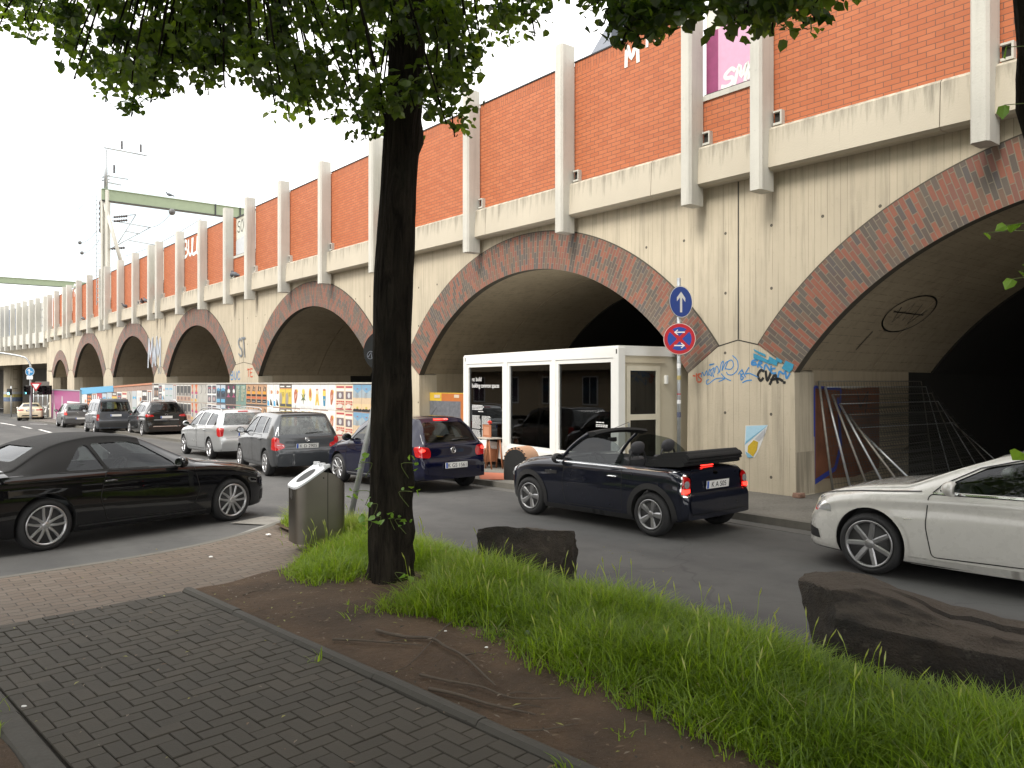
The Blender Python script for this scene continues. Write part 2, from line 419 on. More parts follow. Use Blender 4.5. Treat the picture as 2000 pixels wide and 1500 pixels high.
def brick(name, cols, mortar, bw, rh, src='Object', plane='xz', rot=0.0, msize=.006, var=.5, rough=.7, warm=.25, blot=.3):
    m, nt, out = new_mat(name)
    tc = nt.nodes.new('ShaderNodeTexCoord'); v0 = tc.outputs[src]
    s = nd(nt, 'ShaderNodeSeparateXYZ', {0: v0})
    a, b = {'xz': (0, 2), 'zx': (2, 0), 'xy': (0, 1), 'yx': (1, 0)}[plane]
    v = nd(nt, 'ShaderNodeCombineXYZ', {0: s.outputs[a], 1: s.outputs[b]}).outputs[0]
    b = nd(nt, 'ShaderNodeTexBrick', {'Vector': v, 'Color1': (0, 0, 0, 1), 'Color2': (1, 1, 1, 1), 'Mortar': (.5, .5, .5, 1), 'Scale': 1.0, 'Mortar Size': msize, 'Mortar Smooth': .1, 'Bias': 0.0, 'Brick Width': bw, 'Row Height': rh})
    col = ramp(nt, b.outputs[0], [((i + .0) / len(cols), c) for i, c in enumerate(cols)], 'CONSTANT')
    n = noise(nt, v0, 3.0, 5); f = noise(nt, v0, 45, 4, .7)
    col = mixc(nt, mth(nt, 'MULTIPLY', f, warm), col, [c * .45 for c in cols[0]])
    col = mixc(nt, mth(nt, 'MULTIPLY', ramp(nt, n, [(.45, 0), (.75, 1)]), blot), col, [c * .55 for c in cols[0]])
    mo = mixc(nt, f, [c * .7 for c in mortar], mortar)
    col = mixc(nt, b.outputs['Fac'], col, mo)
    h = mth(nt, 'SUBTRACT', mth(nt, 'MULTIPLY', f, .25), b.outputs['Fac'])
    bsdf(nt, out, **{'Base Color': col, 'Roughness': rough, 'Normal': bump(nt, h, .6, .008)})
    return m
ORANGE = [(.44, .125, .045), (.46, .136, .05), (.425, .118, .042), (.47, .142, .054)]
BRICK_O = brick('orange brick', ORANGE, (.19, .085, .052), .262, .087, msize=.006, warm=.09, blot=.16)
BRICK_SO = brick('orange soldier brick', ORANGE, (.20, .08, .045), .262, .087, plane='zx', msize=.006)
RED = [(.25, .088, .055), (.088, .080, .066), (.23, .084, .054), (.15, .098, .068), (.105, .094, .076), (.265, .096, .058), (.084, .081, .076), (.19, .082, .060)]
BRICK_R = brick('arch ring brick', RED, (.22, .185, .135), .27, .083, src='UV', plane='xy', msize=.007, rough=.6)
dark_metal = simple('dark steel', (.05, .052, .055), .5, metal=.6, var=.2)
galv = simple('galvanised steel', (.42, .44, .45), .45, metal=.7, var=.25, scale=14)
joint_dark = simple('dark joint', (.03, .028, .024), .9)
green_steel = simple('pale green painted steel', (.27, .33, .22), .55, var=.12, scale=3)
white_paint = simple('white paint', (.78, .78, .76), .6, var=.06)

def structure(o): o['kind'] = 'structure'; return o
def fill(name, poly, z, mat, grid=.25, hf=None, parent=None, jitter=0.0):
    B = []
    for i, a in enumerate(poly):
        b = Vector(poly[(i + 1) % len(poly)][:2]); a = Vector(a[:2]); k = max(1, int((b - a).length / grid)); B += [a.lerp(b, j / k) for j in range(k)]
    n = len(B)
    def inside(x, y):
        c = False; j = n - 1
        for i in range(n):
            if (B[i].y > y) != (B[j].y > y) and x < (B[j].x - B[i].x) * (y - B[i].y) / (B[j].y - B[i].y) + B[i].x: c = not c
            j = i
        return c
    I = []; xs = [p.x for p in B]; ys = [p.y for p in B]
    if hf:
        for x in np.arange(min(xs), max(xs), grid):
            for y in np.arange(min(ys), max(ys), grid):
                x2, y2 = x + random.uniform(-1, 1) * grid * .3, y + random.uniform(-1, 1) * grid * .3
                if inside(x2, y2) and min((p.x - x2) ** 2 + (p.y - y2) ** 2 for p in B) > (grid * .4) ** 2: I.append(Vector((x2, y2)))
    vs, _, fs, _, _, _ = delaunay_2d_cdt(B + I, [], [list(range(n))], 1, 1e-6)
    mb = MB().add([(p.x, p.y, z + (hf(p.x, p.y) if hf else 0)) for p in vs], [list(f) for f in fs], 0, bool(hf))
    o = mb.build(name, mat, parent)
    if o.data.polygons and o.data.polygons[0].normal.z < 0: o.data.flip_normals()
    return o

# ================================================================ ground
m = MB(); a = [(-400, -400), (3, -400), (3, 400), (-400, 400)]
m.add([(-400, -400, 0), (3, -400, 0), (3, 400, 0), (-400, 400, 0), (600, -400, -SLOPE * 597), (600, 400, -SLOPE * 597)], [(0, 1, 2, 3), (1, 4, 5, 2)])
rd = m.build('road', ASPH); rd.location = (VP.x, VP.y, 0); rd.rotation_euler = (0, 0, VA); structure(rd)
def lz(s): return -SLOPE * max(0, s - 3)

paving = concrete('grey pavement', (.20, .19, .17), boards=False, ties=False, streak=.2)
def gravelly():
    m, nt, out = new_mat('gritty pavement'); v = coords(nt)
    vo = nd(nt, 'ShaderNodeTexVoronoi', {'Vector': v, 'Scale': 34}); n = noise(nt, v, 1.3, 6, .65)
    c = mixc(nt, ramp(nt, n, [(.35, 0), (.65, 1)]), (.085, .078, .066), (.145, .136, .116)); c = mixc(nt, mth(nt, 'MULTIPLY', vo.outputs[1], .3), c, (.28, .26, .23))
    c = mixc(nt, ramp(nt, noise(nt, v, 60, 2), [(.66, 0), (.72, .8)]), c, (.42, .41, .38))
    bsdf(nt, out, **{'Base Color': c, 'Roughness': .9, 'Normal': bump(nt, vo.outputs[0], .5, .01)}); return m
GRIT = gravelly()
kerb_mat = concrete('kerb concrete', (.13, .122, .105), boards=False, ties=False, streak=.25)
S0 = [-22, .8, 3, 78]
def dn(s, n): return n + (.40 if s >= 3 and n > 2 else 0)
def long_strip(n0, n1, z0, z1, name, mat):
    m = MB()
    for a, b in zip(S0, S0[1:]):
        za, zb = lz(a), lz(b)
        m.add([(a, dn(a, n0), z0 + za), (b, dn(b, n0), z0 + zb), (b, dn(b, n1), z0 + zb), (a, dn(a, n1), z0 + za), (a, dn(a, n0), z1 + za), (b, dn(b, n0), z1 + zb), (b, dn(b, n1), z1 + zb), (a, dn(a, n1), z1 + za)], [(4, 5, 6, 7), (0, 1, 5, 4), (2, 3, 7, 6)])
    o = m.build(name, mat); o.location = (VP.x, VP.y, 0); o.rotation_euler = (0, 0, VA); return structure(o)
long_strip(-20, 2.15, -.3, .10, 'pavement', GRIT); long_strip(2.154, 2.30, -.3, .115, 'kerb', kerb_mat)
long_strip(2.30, 2.58, -.2, .005, 'gutter', concrete('gutter grime', (.10, .097, .09), boards=False, ties=False, streak=.3))

ISLAND = [(-16, -2.6), (-9, 4.3), (-6.4, 6.8), (-5.19, 8.07), (-4.33, 8.98), (-3.79, 9.81), (-3.45, 10.7), (-3.33, 11.3), (-3.1, 11.66), (-2.8, 11.7), (-2.45, 11.38), (-1.3, 9.95), (.75, 7.43), (1.69, 6.22), (9, -3.2), (9, -8), (-16, -8)]
def offset_line(pts, d):
    P = [Vector(p) for p in pts]; out = []
    for i in range(len(P)):
        t = (P[min(i + 1, len(P) - 1)] - P[max(i - 1, 0)]).normalized(); out.append(P[i] + Vector((-t.y, t.x)) * d)
    return out
edge = catmull(ISLAND[:15], 4)
def band(name, line, d0, d1, z0, z1, mat):
    A, B = offset_line(line, d0), offset_line(line, d1); n = len(A); m = MB()
    vs = [(p.x, p.y, z0) for p in A] + [(p.x, p.y, z1) for p in A] + [(p.x, p.y, z1) for p in B] + [(p.x, p.y, z0) for p in B]
    fs = []
    for i in range(n - 1):
        for r in range(3): fs.append((r * n + i, r * n + i + 1, (r + 1) * n + i + 1, (r + 1) * n + i))
    return structure(m.add(vs, fs).build(name, mat))
band('kerb', edge, 0, -.10, -.2, .10, kerb_mat)
band('gutter', edge[:30], .30, .0, -.1, .012, concrete('pale gutter', (.27, .265, .25), boards=False, ties=False, streak=.3))
fill('concrete_slab', [(-4.15, 11.72), (-3.85, 12.3), (-3.25, 12.15), (-3.5, 11.55)], .006, concrete('pale slab', (.22, .21, .19), boards=False, ties=False))['kind'] = 'structure'

# reddish block paving of the footway, wavy joints
def pave_mat():
    m, nt, out = new_mat('reddish block paving'); v = coords(nt, 'Object', rot=(0, 0, -.72))
    wob = nd(nt, 'ShaderNodeTexWave', {'Vector': v, 'Scale': 1.55, 'Distortion': 0.0}, bands_direction='X').outputs[0]
    s = nd(nt, 'ShaderNodeSeparateXYZ', {0: v}); yy = mth(nt, 'MULTIPLY_ADD', wob, .03, s.outputs[1])
    b = nd(nt, 'ShaderNodeTexBrick', {'Vector': nd(nt, 'ShaderNodeCombineXYZ', {0: s.outputs[0], 1: yy}).outputs[0], 'Color1': (0, 0, 0, 1), 'Color2': (1, 1, 1, 1), 'Scale': 1.0, 'Mortar Size': .006, 'Mortar Smooth': .3, 'Brick Width': .225, 'Row Height': .115})
    col = ramp(nt, b.outputs[0], [(0, (.105, .076, .055)), (.35, (.122, .090, .066)), (.7, (.097, .073, .054)), (.85, (.126, .098, .075))])
    n = noise(nt, v, .9, 6, .65); f = noise(nt, v, 60, 3)
    col = mixc(nt, mth(nt, 'MULTIPLY', ramp(nt, n, [(.4, 0), (.7, 1)]), .45), col, (.085, .074, .06)); col = mixc(nt, mth(nt, 'MULTIPLY', f, .25), col, (.22, .18, .145))
    col = mixc(nt, b.outputs['Fac'], col, (.055, .045, .035))
    h = mth(nt, 'ADD', mth(nt, 'MULTIPLY', b.outputs['Fac'], -1), mth(nt, 'ADD', mth(nt, 'MULTIPLY', b.outputs[0], .25), mth(nt, 'MULTIPLY', f, .3)))
    bsdf(nt, out, **{'Base Color': col, 'Roughness': .82, 'Normal': bump(nt, h, .8, .012)}); return m
inner = [(p.x, p.y) for p in offset_line(edge, -.10)] + [(8.9, -8), (-15.9, -8)]
fill('footway', inner, .098, pave_mat())['kind'] = 'structure'

# herringbone path, every block laid with its own slight tilt
PB = Vector((-3.08, 7.40)); PU = Vector((.69, .724)); PV = Vector((.70, -.714)); PW, PL = 1.76, 8.2
def path_mat():
    m, nt, out = new_mat('dark concrete blocks'); v = coords(nt)
    at_ = nd(nt, 'ShaderNodeAttribute', attribute_name='tone').outputs['Fac']
    col = ramp(nt, at_, [(0, (.036, .031, .023)), (.5, (.043, .037, .0275)), (1, (.053, .0445, .033))])
    n = noise(nt, v, 1.6, 6, .65); f = noise(nt, v, 70, 4, .7)
    col = mixc(nt, mth(nt, 'MULTIPLY', ramp(nt, n, [(.4, 0), (.7, 1)]), .5), col, (.024, .0215, .017)); col = mixc(nt, mth(nt, 'MULTIPLY', f, .3), col, (.075, .067, .053))
    bsdf(nt, out, **{'Base Color': col, 'Roughness': .85, 'Normal': bump(nt, f, .35, .006)}); return m
vs, fs, tone = [], [], []
bw = .105; g = .0024
rp = random.Random(3)
def block(u0, v0, du, dv):
    cu, cv = u0 + du / 2, v0 + dv / 2
    if not (-bw < cu < PW + bw and -bw < cv < PL): return
    lo_u, hi_u, lo_v, hi_v = max(u0 + g, 0), min(u0 + du - g, PW), max(v0 + g, .0), v0 + dv - g
    if hi_u - lo_u < .012 or hi_v - lo_v < .012: return
    h = .124 + rp.gauss(0, .0014) + .006 * math.sin(cu * 2.1 + 1) * math.sin(cv * 1.3); tx, ty = rp.gauss(0, .007), rp.gauss(0, .007)
    if rp.random() < .03: tx += rp.choice([-.03, .03])
    k = len(vs); e = .004
    for (a, b, z) in ((lo_u, lo_v, -.03), (hi_u, lo_v, -.03), (hi_u, hi_v, -.03), (lo_u, hi_v, -.03), (lo_u, lo_v, -.005), (hi_u, lo_v, -.005), (hi_u, hi_v, -.005), (lo_u, hi_v, -.005), (lo_u + e, lo_v + e, 0), (hi_u - e, lo_v + e, 0), (hi_u - e, hi_v - e, 0), (lo_u + e, hi_v - e, 0)):
        p = PB - PU * a + PV * b; vs.append((p.x, p.y, h + z + (a - cu) * tx + (b - cv) * ty))
    t = rp.random()
    for f in ((8, 9, 10, 11), (4, 5, 9, 8), (5, 6, 10, 9), (6, 7, 11, 10), (7, 4, 8, 11), (0, 1, 5, 4), (1, 2, 6, 5), (2, 3, 7, 6), (3, 0, 4, 7)): fs.append([k + i for i in f]); tone.append(t)
for i in range(-100, 110):
    for j in range(-100, 110):
        # herringbone: each step along the diagonal carries one block lying across and one lying along
        k = (i - j) % 4
        if k == 0: block(i * bw, j * bw, 2 * bw, bw)
        elif k == 2: block(i * bw + bw * 0, j * bw - bw, bw, 2 * bw)
pm_ = MB().add(vs, fs).build('path', path_mat(), recalc=True); pm_['kind'] = 'structure'
at_ = pm_.data.attributes.new('tone', 'FLOAT', 'FACE'); at_.data.foreach_set('value', tone)
soil_col = (.085, .06, .042)
def soil_mat():
    m, nt, out = new_mat('trodden soil'); v = coords(nt)
    n = noise(nt, v, 1.1, 7, .65); f = noise(nt, v, 24, 5, .7); g_ = noise(nt, v, 120, 2)
    col = mixc(nt, ramp(nt, n, [(.35, 0), (.65, 1)]), (.052, .032, .018), (.155, .095, .052)); col = mixc(nt, mth(nt, 'MULTIPLY', f, .6), col, (.036, .024, .015))
    col = mixc(nt, ramp(nt, g_, [(.68, 0), (.73, .8)]), col, (.24, .20, .155))
    bsdf(nt, out, **{'Base Color': col, 'Roughness': .95, 'Normal': bump(nt, mth(nt, 'ADD', f, mth(nt, 'MULTIPLY', n, 1.5)), 1.0, .05)}); return m
SOIL = soil_mat()
pb = lambda u, v_: tuple(PB - PU * u + PV * v_)
fill('path_bed', [pb(-.02, -.03), pb(PW + .02, -.03), pb(PW + .02, PL), pb(-.02, PL)], .104, simple('joint sand', (.030, .026, .020), .95))['kind'] = 'structure'
def edging(name, pts, w, z0, z1):
    m = MB(); sec = [(-w / 2, z0), (-w / 2, z1 - .03), (-w / 2 + .02, z1 - .006), (0, z1), (w / 2 - .02, z1 - .006), (w / 2, z1 - .03), (w / 2, z0)]
    P = [Vector(p) for p in pts]
    for a, b in zip(P, P[1:]):
        L = (b - a).length; t = (b - a).normalized(); nn = Vector((-t.y, t.x)); k = max(1, round(L / 1.0))
        for i in range(k):
            p, q = a + t * (L * i / k + .004), a + t * (L * (i + 1) / k - .004); dz = rp.gauss(0, .004); dn = rp.gauss(0, .004)
            v0 = [(p.x + nn.x * (s + dn), p.y + nn.y * (s + dn), z + dz) for s, z in sec] + [(q.x + nn.x * (s + dn), q.y + nn.y * (s + dn), z + dz) for s, z in sec]
            m.add(v0, [(j, j + 1, 8 + j, 7 + j) for j in range(6)] + [tuple(range(7)), tuple(range(7, 14))], 0)
    o = m.build(name, concrete(name + ' edging', (.055, .051, .043), boards=False, ties=False, streak=.3)); return structure(o)
edging('kerb', [pb(-.06, .0), pb(-.06, PL)], .10, -.1, .155)
edging('kerb', [pb(PW + .09, 1.0), pb(PW + .09, PL)], .16, -.1, .140)

TREE = (-1.15, 7.50)
def soil_h(x, y):
    n = .018 * math.sin(3.1 * x + 1.7 * y) * math.sin(2.3 * y - x) + .012 * math.sin(7 * x + 2) * math.sin(6.3 * y)
    d2 = (x - TREE[0]) ** 2 + (y - TREE[1]) ** 2
    e = min(1, max(0, ((x - PB.x) * PU.x + (y - PB.y) * PU.y) / .35))
    return .022 + e * (n + .02 + .09 * math.exp(-d2 / .35) + .05 * math.exp(-((x - .8) ** 2 + (y - 5.8) ** 2) / 3))
SOILP = [pb(-.10, .02), (-2.35, 8.31), (-2.3, 9.2), (-2.75, 10.1), (-3.2, 10.75), (-3.2, 11.3), (-3.0, 11.52), (-2.8, 11.55), (-2.5, 11.25), (-1.38, 9.87), (.66, 7.36), (1.6, 6.15), (8.8, -3.2), (5, -4.5), pb(-.10, PL)]
fill('soil', SOILP, .10, SOIL, .12, soil_h)['kind'] = 'structure'
fill('soil', [pb(PW + .17, .9), pb(PW + .17, PL), (-2, -3), (-7, 0), (-5.4, 4.9), pb(PW + .6, .75)], .112, SOIL, .12, lambda x, y: .02 * math.sin(4 * x) * math.sin(5 * y) - .0)['kind'] = 'structure'

# white lane dashes on the far junction
def dash(p0, p1, w=.14):
    a, b = ray_at(*p0, gz_guess(p0)), ray_at(*p1, gz_guess(p1))
    return a, b
def ground_at(px, py):
    z = 0.0
    for _ in range(25):
        p = ray_at(px, py, z); z = gz(p.x, p.y)
    return Vector((p.x, p.y, z))
for (a, b) in (((0, 826), (30, 831)), ((43, 833), (61, 837)), ((77, 839), (99, 845)), ((58, 828), (92, 829))):
    A, B = ground_at(*a), ground_at(*b); t = (B - A).normalized(); n_ = Vector((-t.y, t.x, 0)) * .09; up = Vector((0, 0, .006))
    structure(MB().add([A - n_ + up, B - n_ + up, B + n_ + up, A + n_ + up], [(0, 1, 2, 3)]).build('road_marking', white_paint))

# ================================================================ viaduct (x along it, y towards the street)
SH = .005
via = empty('railway_viaduct', (VP.x, VP.y, 0), VA, 'long concrete railway viaduct with brick-ringed arches and an orange brick parapet', 'viaduct')
def vb(mb, name, mat, parent=None, **k):
    for v in mb.v:
        if v.z > 1.0: v.z += SH * v.x
    return mb.build(name, mat, parent or via, **k)
ZS = 2.25; SEND = 76.6; SBEG = -16.0
class Arch: pass
ARCH = []
for c, a, crown in ((-17.3, 4.93, 4.79), (-4.90, 4.93, 4.79), (7.27, 4.93, 4.79), (19.75, 4.95, 4.79), (33.05, 4.95, 4.79), (45.5, 5.0, 4.79), (58.5, 5.2, 4.80), (70.0, 3.4, 3.78)):
    A = Arch(); A.c, A.a, A.rise = c, a, crown - ZS; A.R = (a * a + A.rise ** 2) / (2 * A.rise); A.zc = crown - A.R; A.th = math.asin(a / A.R); A.T = .88 if a > 4 else .8
    A.Re = A.R + A.T; A.ext = A.Re * math.sin(A.th); A.zx = A.zc + A.Re * math.cos(A.th); ARCH.append(A)
def low_edge(s):
    for A in ARCH:
        if abs(s - A.c) <= A.ext: return A.zc + math.sqrt(A.Re ** 2 - (s - A.c) ** 2)
    for A, B in zip(ARCH, ARCH[1:]):
        l, r = A.c + A.ext, B.c - B.ext
        if l < s < r:
            mid = (l + r) / 2; pk = max(A.zx, B.zx) + .10
            return (A.zx + (pk - A.zx) * (s - l) / (mid - l)) if s < mid else (B.zx + (pk - B.zx) * (r - s) / (r - mid))
    return ARCH[-1].zx + .1
ss = sorted(set(list(np.arange(SBEG, SEND, .25)) + [SEND] + [A.c + e for A in ARCH for e in (-A.ext, A.ext, -A.ext - 1e-4, A.ext + 1e-4)] + [(A.c + A.ext + B.c - B.ext) / 2 for A, B in zip(ARCH, ARCH[1:])]))
ss = [s for s in ss if SBEG <= s <= SEND]
m = MB()
for a, b in zip(ss, ss[1:]):
    za, zb = low_edge(a), low_edge(b)
    if b - a < .001: continue
    m.add([(a, 0, za), (b, 0, zb), (b, 0, 6.35), (a, 0, 6.35), (a, -.25, za), (b, -.25, zb)], [(0, 1, 2, 3), (0, 1, 5, 4)])
m.add([(SEND, 0, -1.3), (SEND, 0, 6.35), (SEND, -12, 6.35), (SEND, -12, -1.3)], [(0, 1, 2, 3)])
m.box((SBEG, -21, 6.0), (SEND, -.02, 6.34))
vb(m, 'wall', CONC)
# expansion joints down the middle of each pier head
for A, B in zip(ARCH, ARCH[1:]):
    mid = (A.c + A.ext + B.c - B.ext) / 2; pk = max(A.zx, B.zx) + .10; l, r = A.c + A.a, B.c - B.a
    lx, rx = A.c + A.ext, B.c - B.ext
    m = MB(); poly = [(l - .05, -1.3), (r + .05, -1.3), (r, ZS), (rx, B.zx - .012), (mid, pk - .012), (lx, A.zx - .012), (l, ZS)]
    m.prism(poly, -.6, .012, 'y'); m.box((l + .02, -19.6, -1.3), (r - .02, -.6, 4.6))
    vb(m, 'pier', CONC)
    m = MB(); m.add([(mid - .012, .004, pk + .01), (mid + .012, .004, pk + .01), (mid + .012, .004, 5.78), (mid - .012, .004, 5.78)], [(0, 1, 2, 3)])
    m.ribbon([(lx, A.zx - .006), (mid, pk - .006), (rx, B.zx - .006)], .022, None, 0, .014); vb(m, 'expansion_joint', joint_dark)
L_ = ARCH[-1].c + ARCH[-1].a
m = MB().prism([(L_ - .05, -1.3), (SEND - .01, -1.3), (SEND - .01, ARCH[-1].zx + .09), (L_ + ARCH[-1].ext - ARCH[-1].a, ARCH[-1].zx - .01), (L_, ZS)], -.6, .012, 'y'); m.box((L_, -19.6, -1.3), (SEND - .02, -.6, 4.6)); vb(m, 'pier', CONC)
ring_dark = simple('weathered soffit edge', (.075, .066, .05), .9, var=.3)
for A in ARCH:
    n = 60; th = np.linspace(-A.th, A.th, n + 1); m = MB()
    P = lambda r, t, y: (A.c + r * math.sin(t), y, A.zc + r * math.cos(t))
    vs = []; fs = []
    rr = [A.R, A.R + A.T]
    for t in th: vs += [P(A.R, t, .022), P(A.Re, t, .022), P(A.Re, t, -.2), P(A.R, t, -.16)]
    for i in range(n):
        k = 4 * i; fs += [(k, k + 1, k + 5, k + 4)]
    m.add(vs, fs, 0)
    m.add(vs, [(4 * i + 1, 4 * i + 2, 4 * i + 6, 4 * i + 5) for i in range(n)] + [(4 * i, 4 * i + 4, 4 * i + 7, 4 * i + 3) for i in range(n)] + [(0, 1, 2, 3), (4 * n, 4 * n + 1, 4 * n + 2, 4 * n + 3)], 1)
    m.ribbon([(A.c + (A.Re + .012) * math.sin(t), A.zc + (A.Re + .012) * math.cos(t)) for t in th], .03, None, 1, .008)
    co0 = [v.copy() for v in m.v]
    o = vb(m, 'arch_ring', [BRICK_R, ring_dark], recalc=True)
    uv = o.data.uv_layers.new(name='UVMap')
    for lp in o.data.loops:
        c = o.data.vertices[lp.vertex_index].co; dz = c.z - SH * c.x - A.zc; dx = c.x - A.c
        uv.data[lp.index].uv = (math.hypot(dx, dz) - A.R + 20 * .27, math.atan2(dx, dz) * (A.R + .4) + 50)
    # barrel behind the ring, jambs, end wall
    m = MB(); Rv = A.R + .07; vs = []
    ys = [-.16, -2.6, -2.604, -2.63, -2.634, -5.2, -5.204, -19.5]; rv = [Rv, Rv, Rv + .03, Rv + .03, Rv, Rv, Rv - .04, Rv - .04]
    for y, r_ in zip(ys, rv):
        for t in th: vs.append((A.c + r_ * math.sin(t) * (A.a / (Rv * math.sin(A.th))) , y, A.zc + (r_ * math.cos(t))))
    fs = [(i * (n + 1) + j, i * (n + 1) + j + 1, (i + 1) * (n + 1) + j + 1, (i + 1) * (n + 1) + j) for i in range(len(ys) - 1) for j in range(n)]
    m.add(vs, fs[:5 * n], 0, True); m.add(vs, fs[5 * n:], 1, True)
    z0 = vs[0][2]
    for sx in (A.c - A.a, A.c + A.a):
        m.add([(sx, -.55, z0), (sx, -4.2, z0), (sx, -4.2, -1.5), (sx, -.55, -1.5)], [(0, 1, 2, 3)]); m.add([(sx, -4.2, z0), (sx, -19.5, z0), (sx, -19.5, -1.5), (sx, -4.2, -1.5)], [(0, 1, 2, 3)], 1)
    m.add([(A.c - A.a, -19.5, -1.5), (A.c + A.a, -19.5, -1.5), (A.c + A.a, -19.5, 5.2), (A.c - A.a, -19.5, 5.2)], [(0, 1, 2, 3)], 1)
    vb(m, 'vault', [CONC_S, DEEP_DARK], angle=25)

# ledge, parapet, pilasters
PILPX = [1917, 1480, 1344, 1096, 914, 728, 628, 549, 483, 441, 391, 347, 307, 292, 261, 232, 206, 196, 172, 151, 132, 124, 108, 94.5]
PS = [s_at(p, .42) for p in PILPX]; PS.append(PS[5] - 1.56); d0 = PS[1] - PS[0]
PS += [PS[0] - 3.72, PS[0] - 7.4, PS[0] - 11.1]; PS = sorted(PS)
cuts_ = [SBEG]; s_ = -13.6
while s_ < SEND - 3: cuts_.append(s_); s_ += 5.55
cuts_.append(SEND)
for a, b in zip(cuts_, cuts_[1:]):
    sec = [(-.3, 5.80), (.24, 5.78), (.30, 5.82), (.27, 6.48), (.22, 6.53), (-.3, 6.55)]
    m = MB(); vs = [(a + .006, y, z) for y, z in sec] + [(b - .006, y, z) for y, z in sec]
    m.add(vs, [(i, (i + 1) % 6, 6 + (i + 1) % 6, 6 + i) for i in range(6)] + [tuple(range(6)), tuple(range(6, 12))]); vb(m, 'ledge', FASC)
chalk = simple('white graffiti paint', (.75, .74, .70), .7)
def pane_mat():
    m, nt, out = new_mat('weathered clear panel'); tr = nd(nt, 'ShaderNodeBsdfTransparent', {'Color': (.86, .87, .84)}); df = nd(nt, 'ShaderNodeBsdfDiffuse', {'Color': (.72, .70, .62)}); tl = nd(nt, 'ShaderNodeBsdfTranslucent', {'Color': (.75, .73, .66)})
    a = nd(nt, 'ShaderNodeMixShader', {0: .5, 1: df.outputs[0], 2: tl.outputs[0]}); b = nd(nt, 'ShaderNodeMixShader', {0: .55, 1: tr.outputs[0], 2: a.outputs[0]}); nt.links.new(b.outputs[0], out.inputs[0]); return m
PANE = pane_mat()
pink = simple('pink poster paint', (.62, .36, .50), .6, var=.12, scale=9); plum = simple('plum poster paint', (.26, .05, .14), .6, var=.3); cream_p = simple('cream poster paint', (.72, .68, .5), .6)
for i, s in enumerate(PS):
    w = .125; c = .035
    plan = [(-w, .13), (w, .13), (w, .47), (w - c, .52), (-w + c, .52), (-w, .47)]
    m = MB(); m.prism([(s + a, b) for a, b in plan], 5.42, 9.60, 'z'); m.prism([(s + a * .97, .13 + (b - .13) * .98) for a, b in plan], 9.60, 9.625, 'z')
    vb(m, 'pilaster', CONC_P)
    m = MB(); x0 = s - w - .20; m.box((x0, .05, 6.56), (x0 + .17, .20, 6.60)); m.box((x0, .05, 6.60), (x0 + .03, .20, 6.78)); m.box((x0, .05, 6.78), (x0 + .17, .20, 6.81)); m.box((x0 + .03, .10, 6.60), (x0 + .17, .14, 6.78), 1)
    if s > SBEG + 1: vb(m, 'drain_outlet', [CONC_P, joint_dark])
for i, (a, b) in enumerate(zip(PS, PS[1:])):
    l, r = a + .10, b - .10; pair = (b - a) < 2.9
    if not pair:
        m = MB(); m.box((l, -.12, 6.5), (r, .10, 9.02), 0); m.box((l, -.12, 9.02), (r, .10, 9.27), 1); m.box((l, -.13, 9.27), (r, .12, 9.30), 2)
        vb(m, 'brick_panel', [BRICK_O, BRICK_SO, dark_metal])
    else:
        m = MB(); m.box((l, -.12, 6.5), (r, .10, 7.42), 0); m.box((l, -.13, 7.42), (r, .13, 7.52), 1); m.box((l, -.05, 7.52), (r, .07, 7.56), 2); vb(m, 'brick_panel', [BRICK_O, CONC_P, dark_metal])
        m = MB(); m.box((l, -.02, 7.56), (r, .0, 9.2), 0); m.box((l, -.05, 9.2), (r, .03, 9.25), 1)
        g_ = vb(m, 'clear_panel', [PANE, dark_metal])
        if -1 < a < 2:
            m = MB(); m.flat([(l, 7.56), (r - .28, 7.56), (r - .28, 8.75), (r - .7, 8.95), (l, 9.1)], None, 0, .006); m.flat([(r - .28, 7.56), (r, 7.56), (r, 8.8), (r - .28, 8.75)], None, 1, .006); m.flat([(l, 9.1), (r - .7, 8.95), (r - .28, 8.75), (r - .28, 8.85), (r - .75, 9.12), (l, 9.18)], None, 2, .007)
            vb(m, 'pasted_poster', [pink, plum, cream_p])
            m = MB(); scrawl(m, 'SMK', 0, 0, .24, .30, .05, .075, Matrix.Translation((r - .36, .010, 7.60)) @ Matrix.Rotation(math.pi, 4, 'Z'), slant=.25, rise=.05); vb(m, 'graffiti', chalk)
        elif 22 < a < 32:
            m = MB(); m.flat([(l, 7.56), (r, 7.56), (r, 8.2), (l, 8.6)], None, 0, .006); vb(m, 'pasted_poster', simple('pale grey poster', (.5, .52, .54), .6))
            m = MB(); scrawl(m, 'SOUS', 0, 0, .3, .5, .1, .05, Matrix.Translation((r - .2, .010, 8.55)) @ Matrix.Rotation(math.pi, 4, 'Z')); vb(m, 'graffiti', simple('dark graffiti paint', (.03, .03, .03), .6))
RZ = Matrix.Rotation(math.pi, 4, 'Z')
def tagit(text, s, z, w, h, gap, sw, mat, off=.03, **k):
    m = MB(); scrawl(m, text, 0, 0, w, h, gap, sw, Matrix.Translation((s, off, z)) @ RZ, **k); return vb(m, 'graffiti', mat)
tag_white = chalk
tagit('BULLE', s_at(360, .12), 8.35, .55, .75, .12, .16, chalk, .112)
tagit('SM', s_at(97, .12), 9.0, .9, .75, .3, .16, chalk, .112); tagit('YR', s_at(139, .12), 8.65, .8, .9, .4, .15, chalk, .112)
tagit('M', s_at(1222, .12), 8.72, .34, .42, .1, .09, chalk, .112); tagit('M', s_at(1263, .12), 8.95, .25, .3, .1, .07, chalk, .112)
g_blue = simple('blue graffiti paint', (.05, .22, .48), .6); g_teal = simple('teal graffiti paint', (.03, .24, .38), .6, var=.25, scale=20); g_black = simple('black graffiti paint', (.012, .012, .012), .5); g_red = simple('red graffiti paint', (.55, .10, .04), .6)
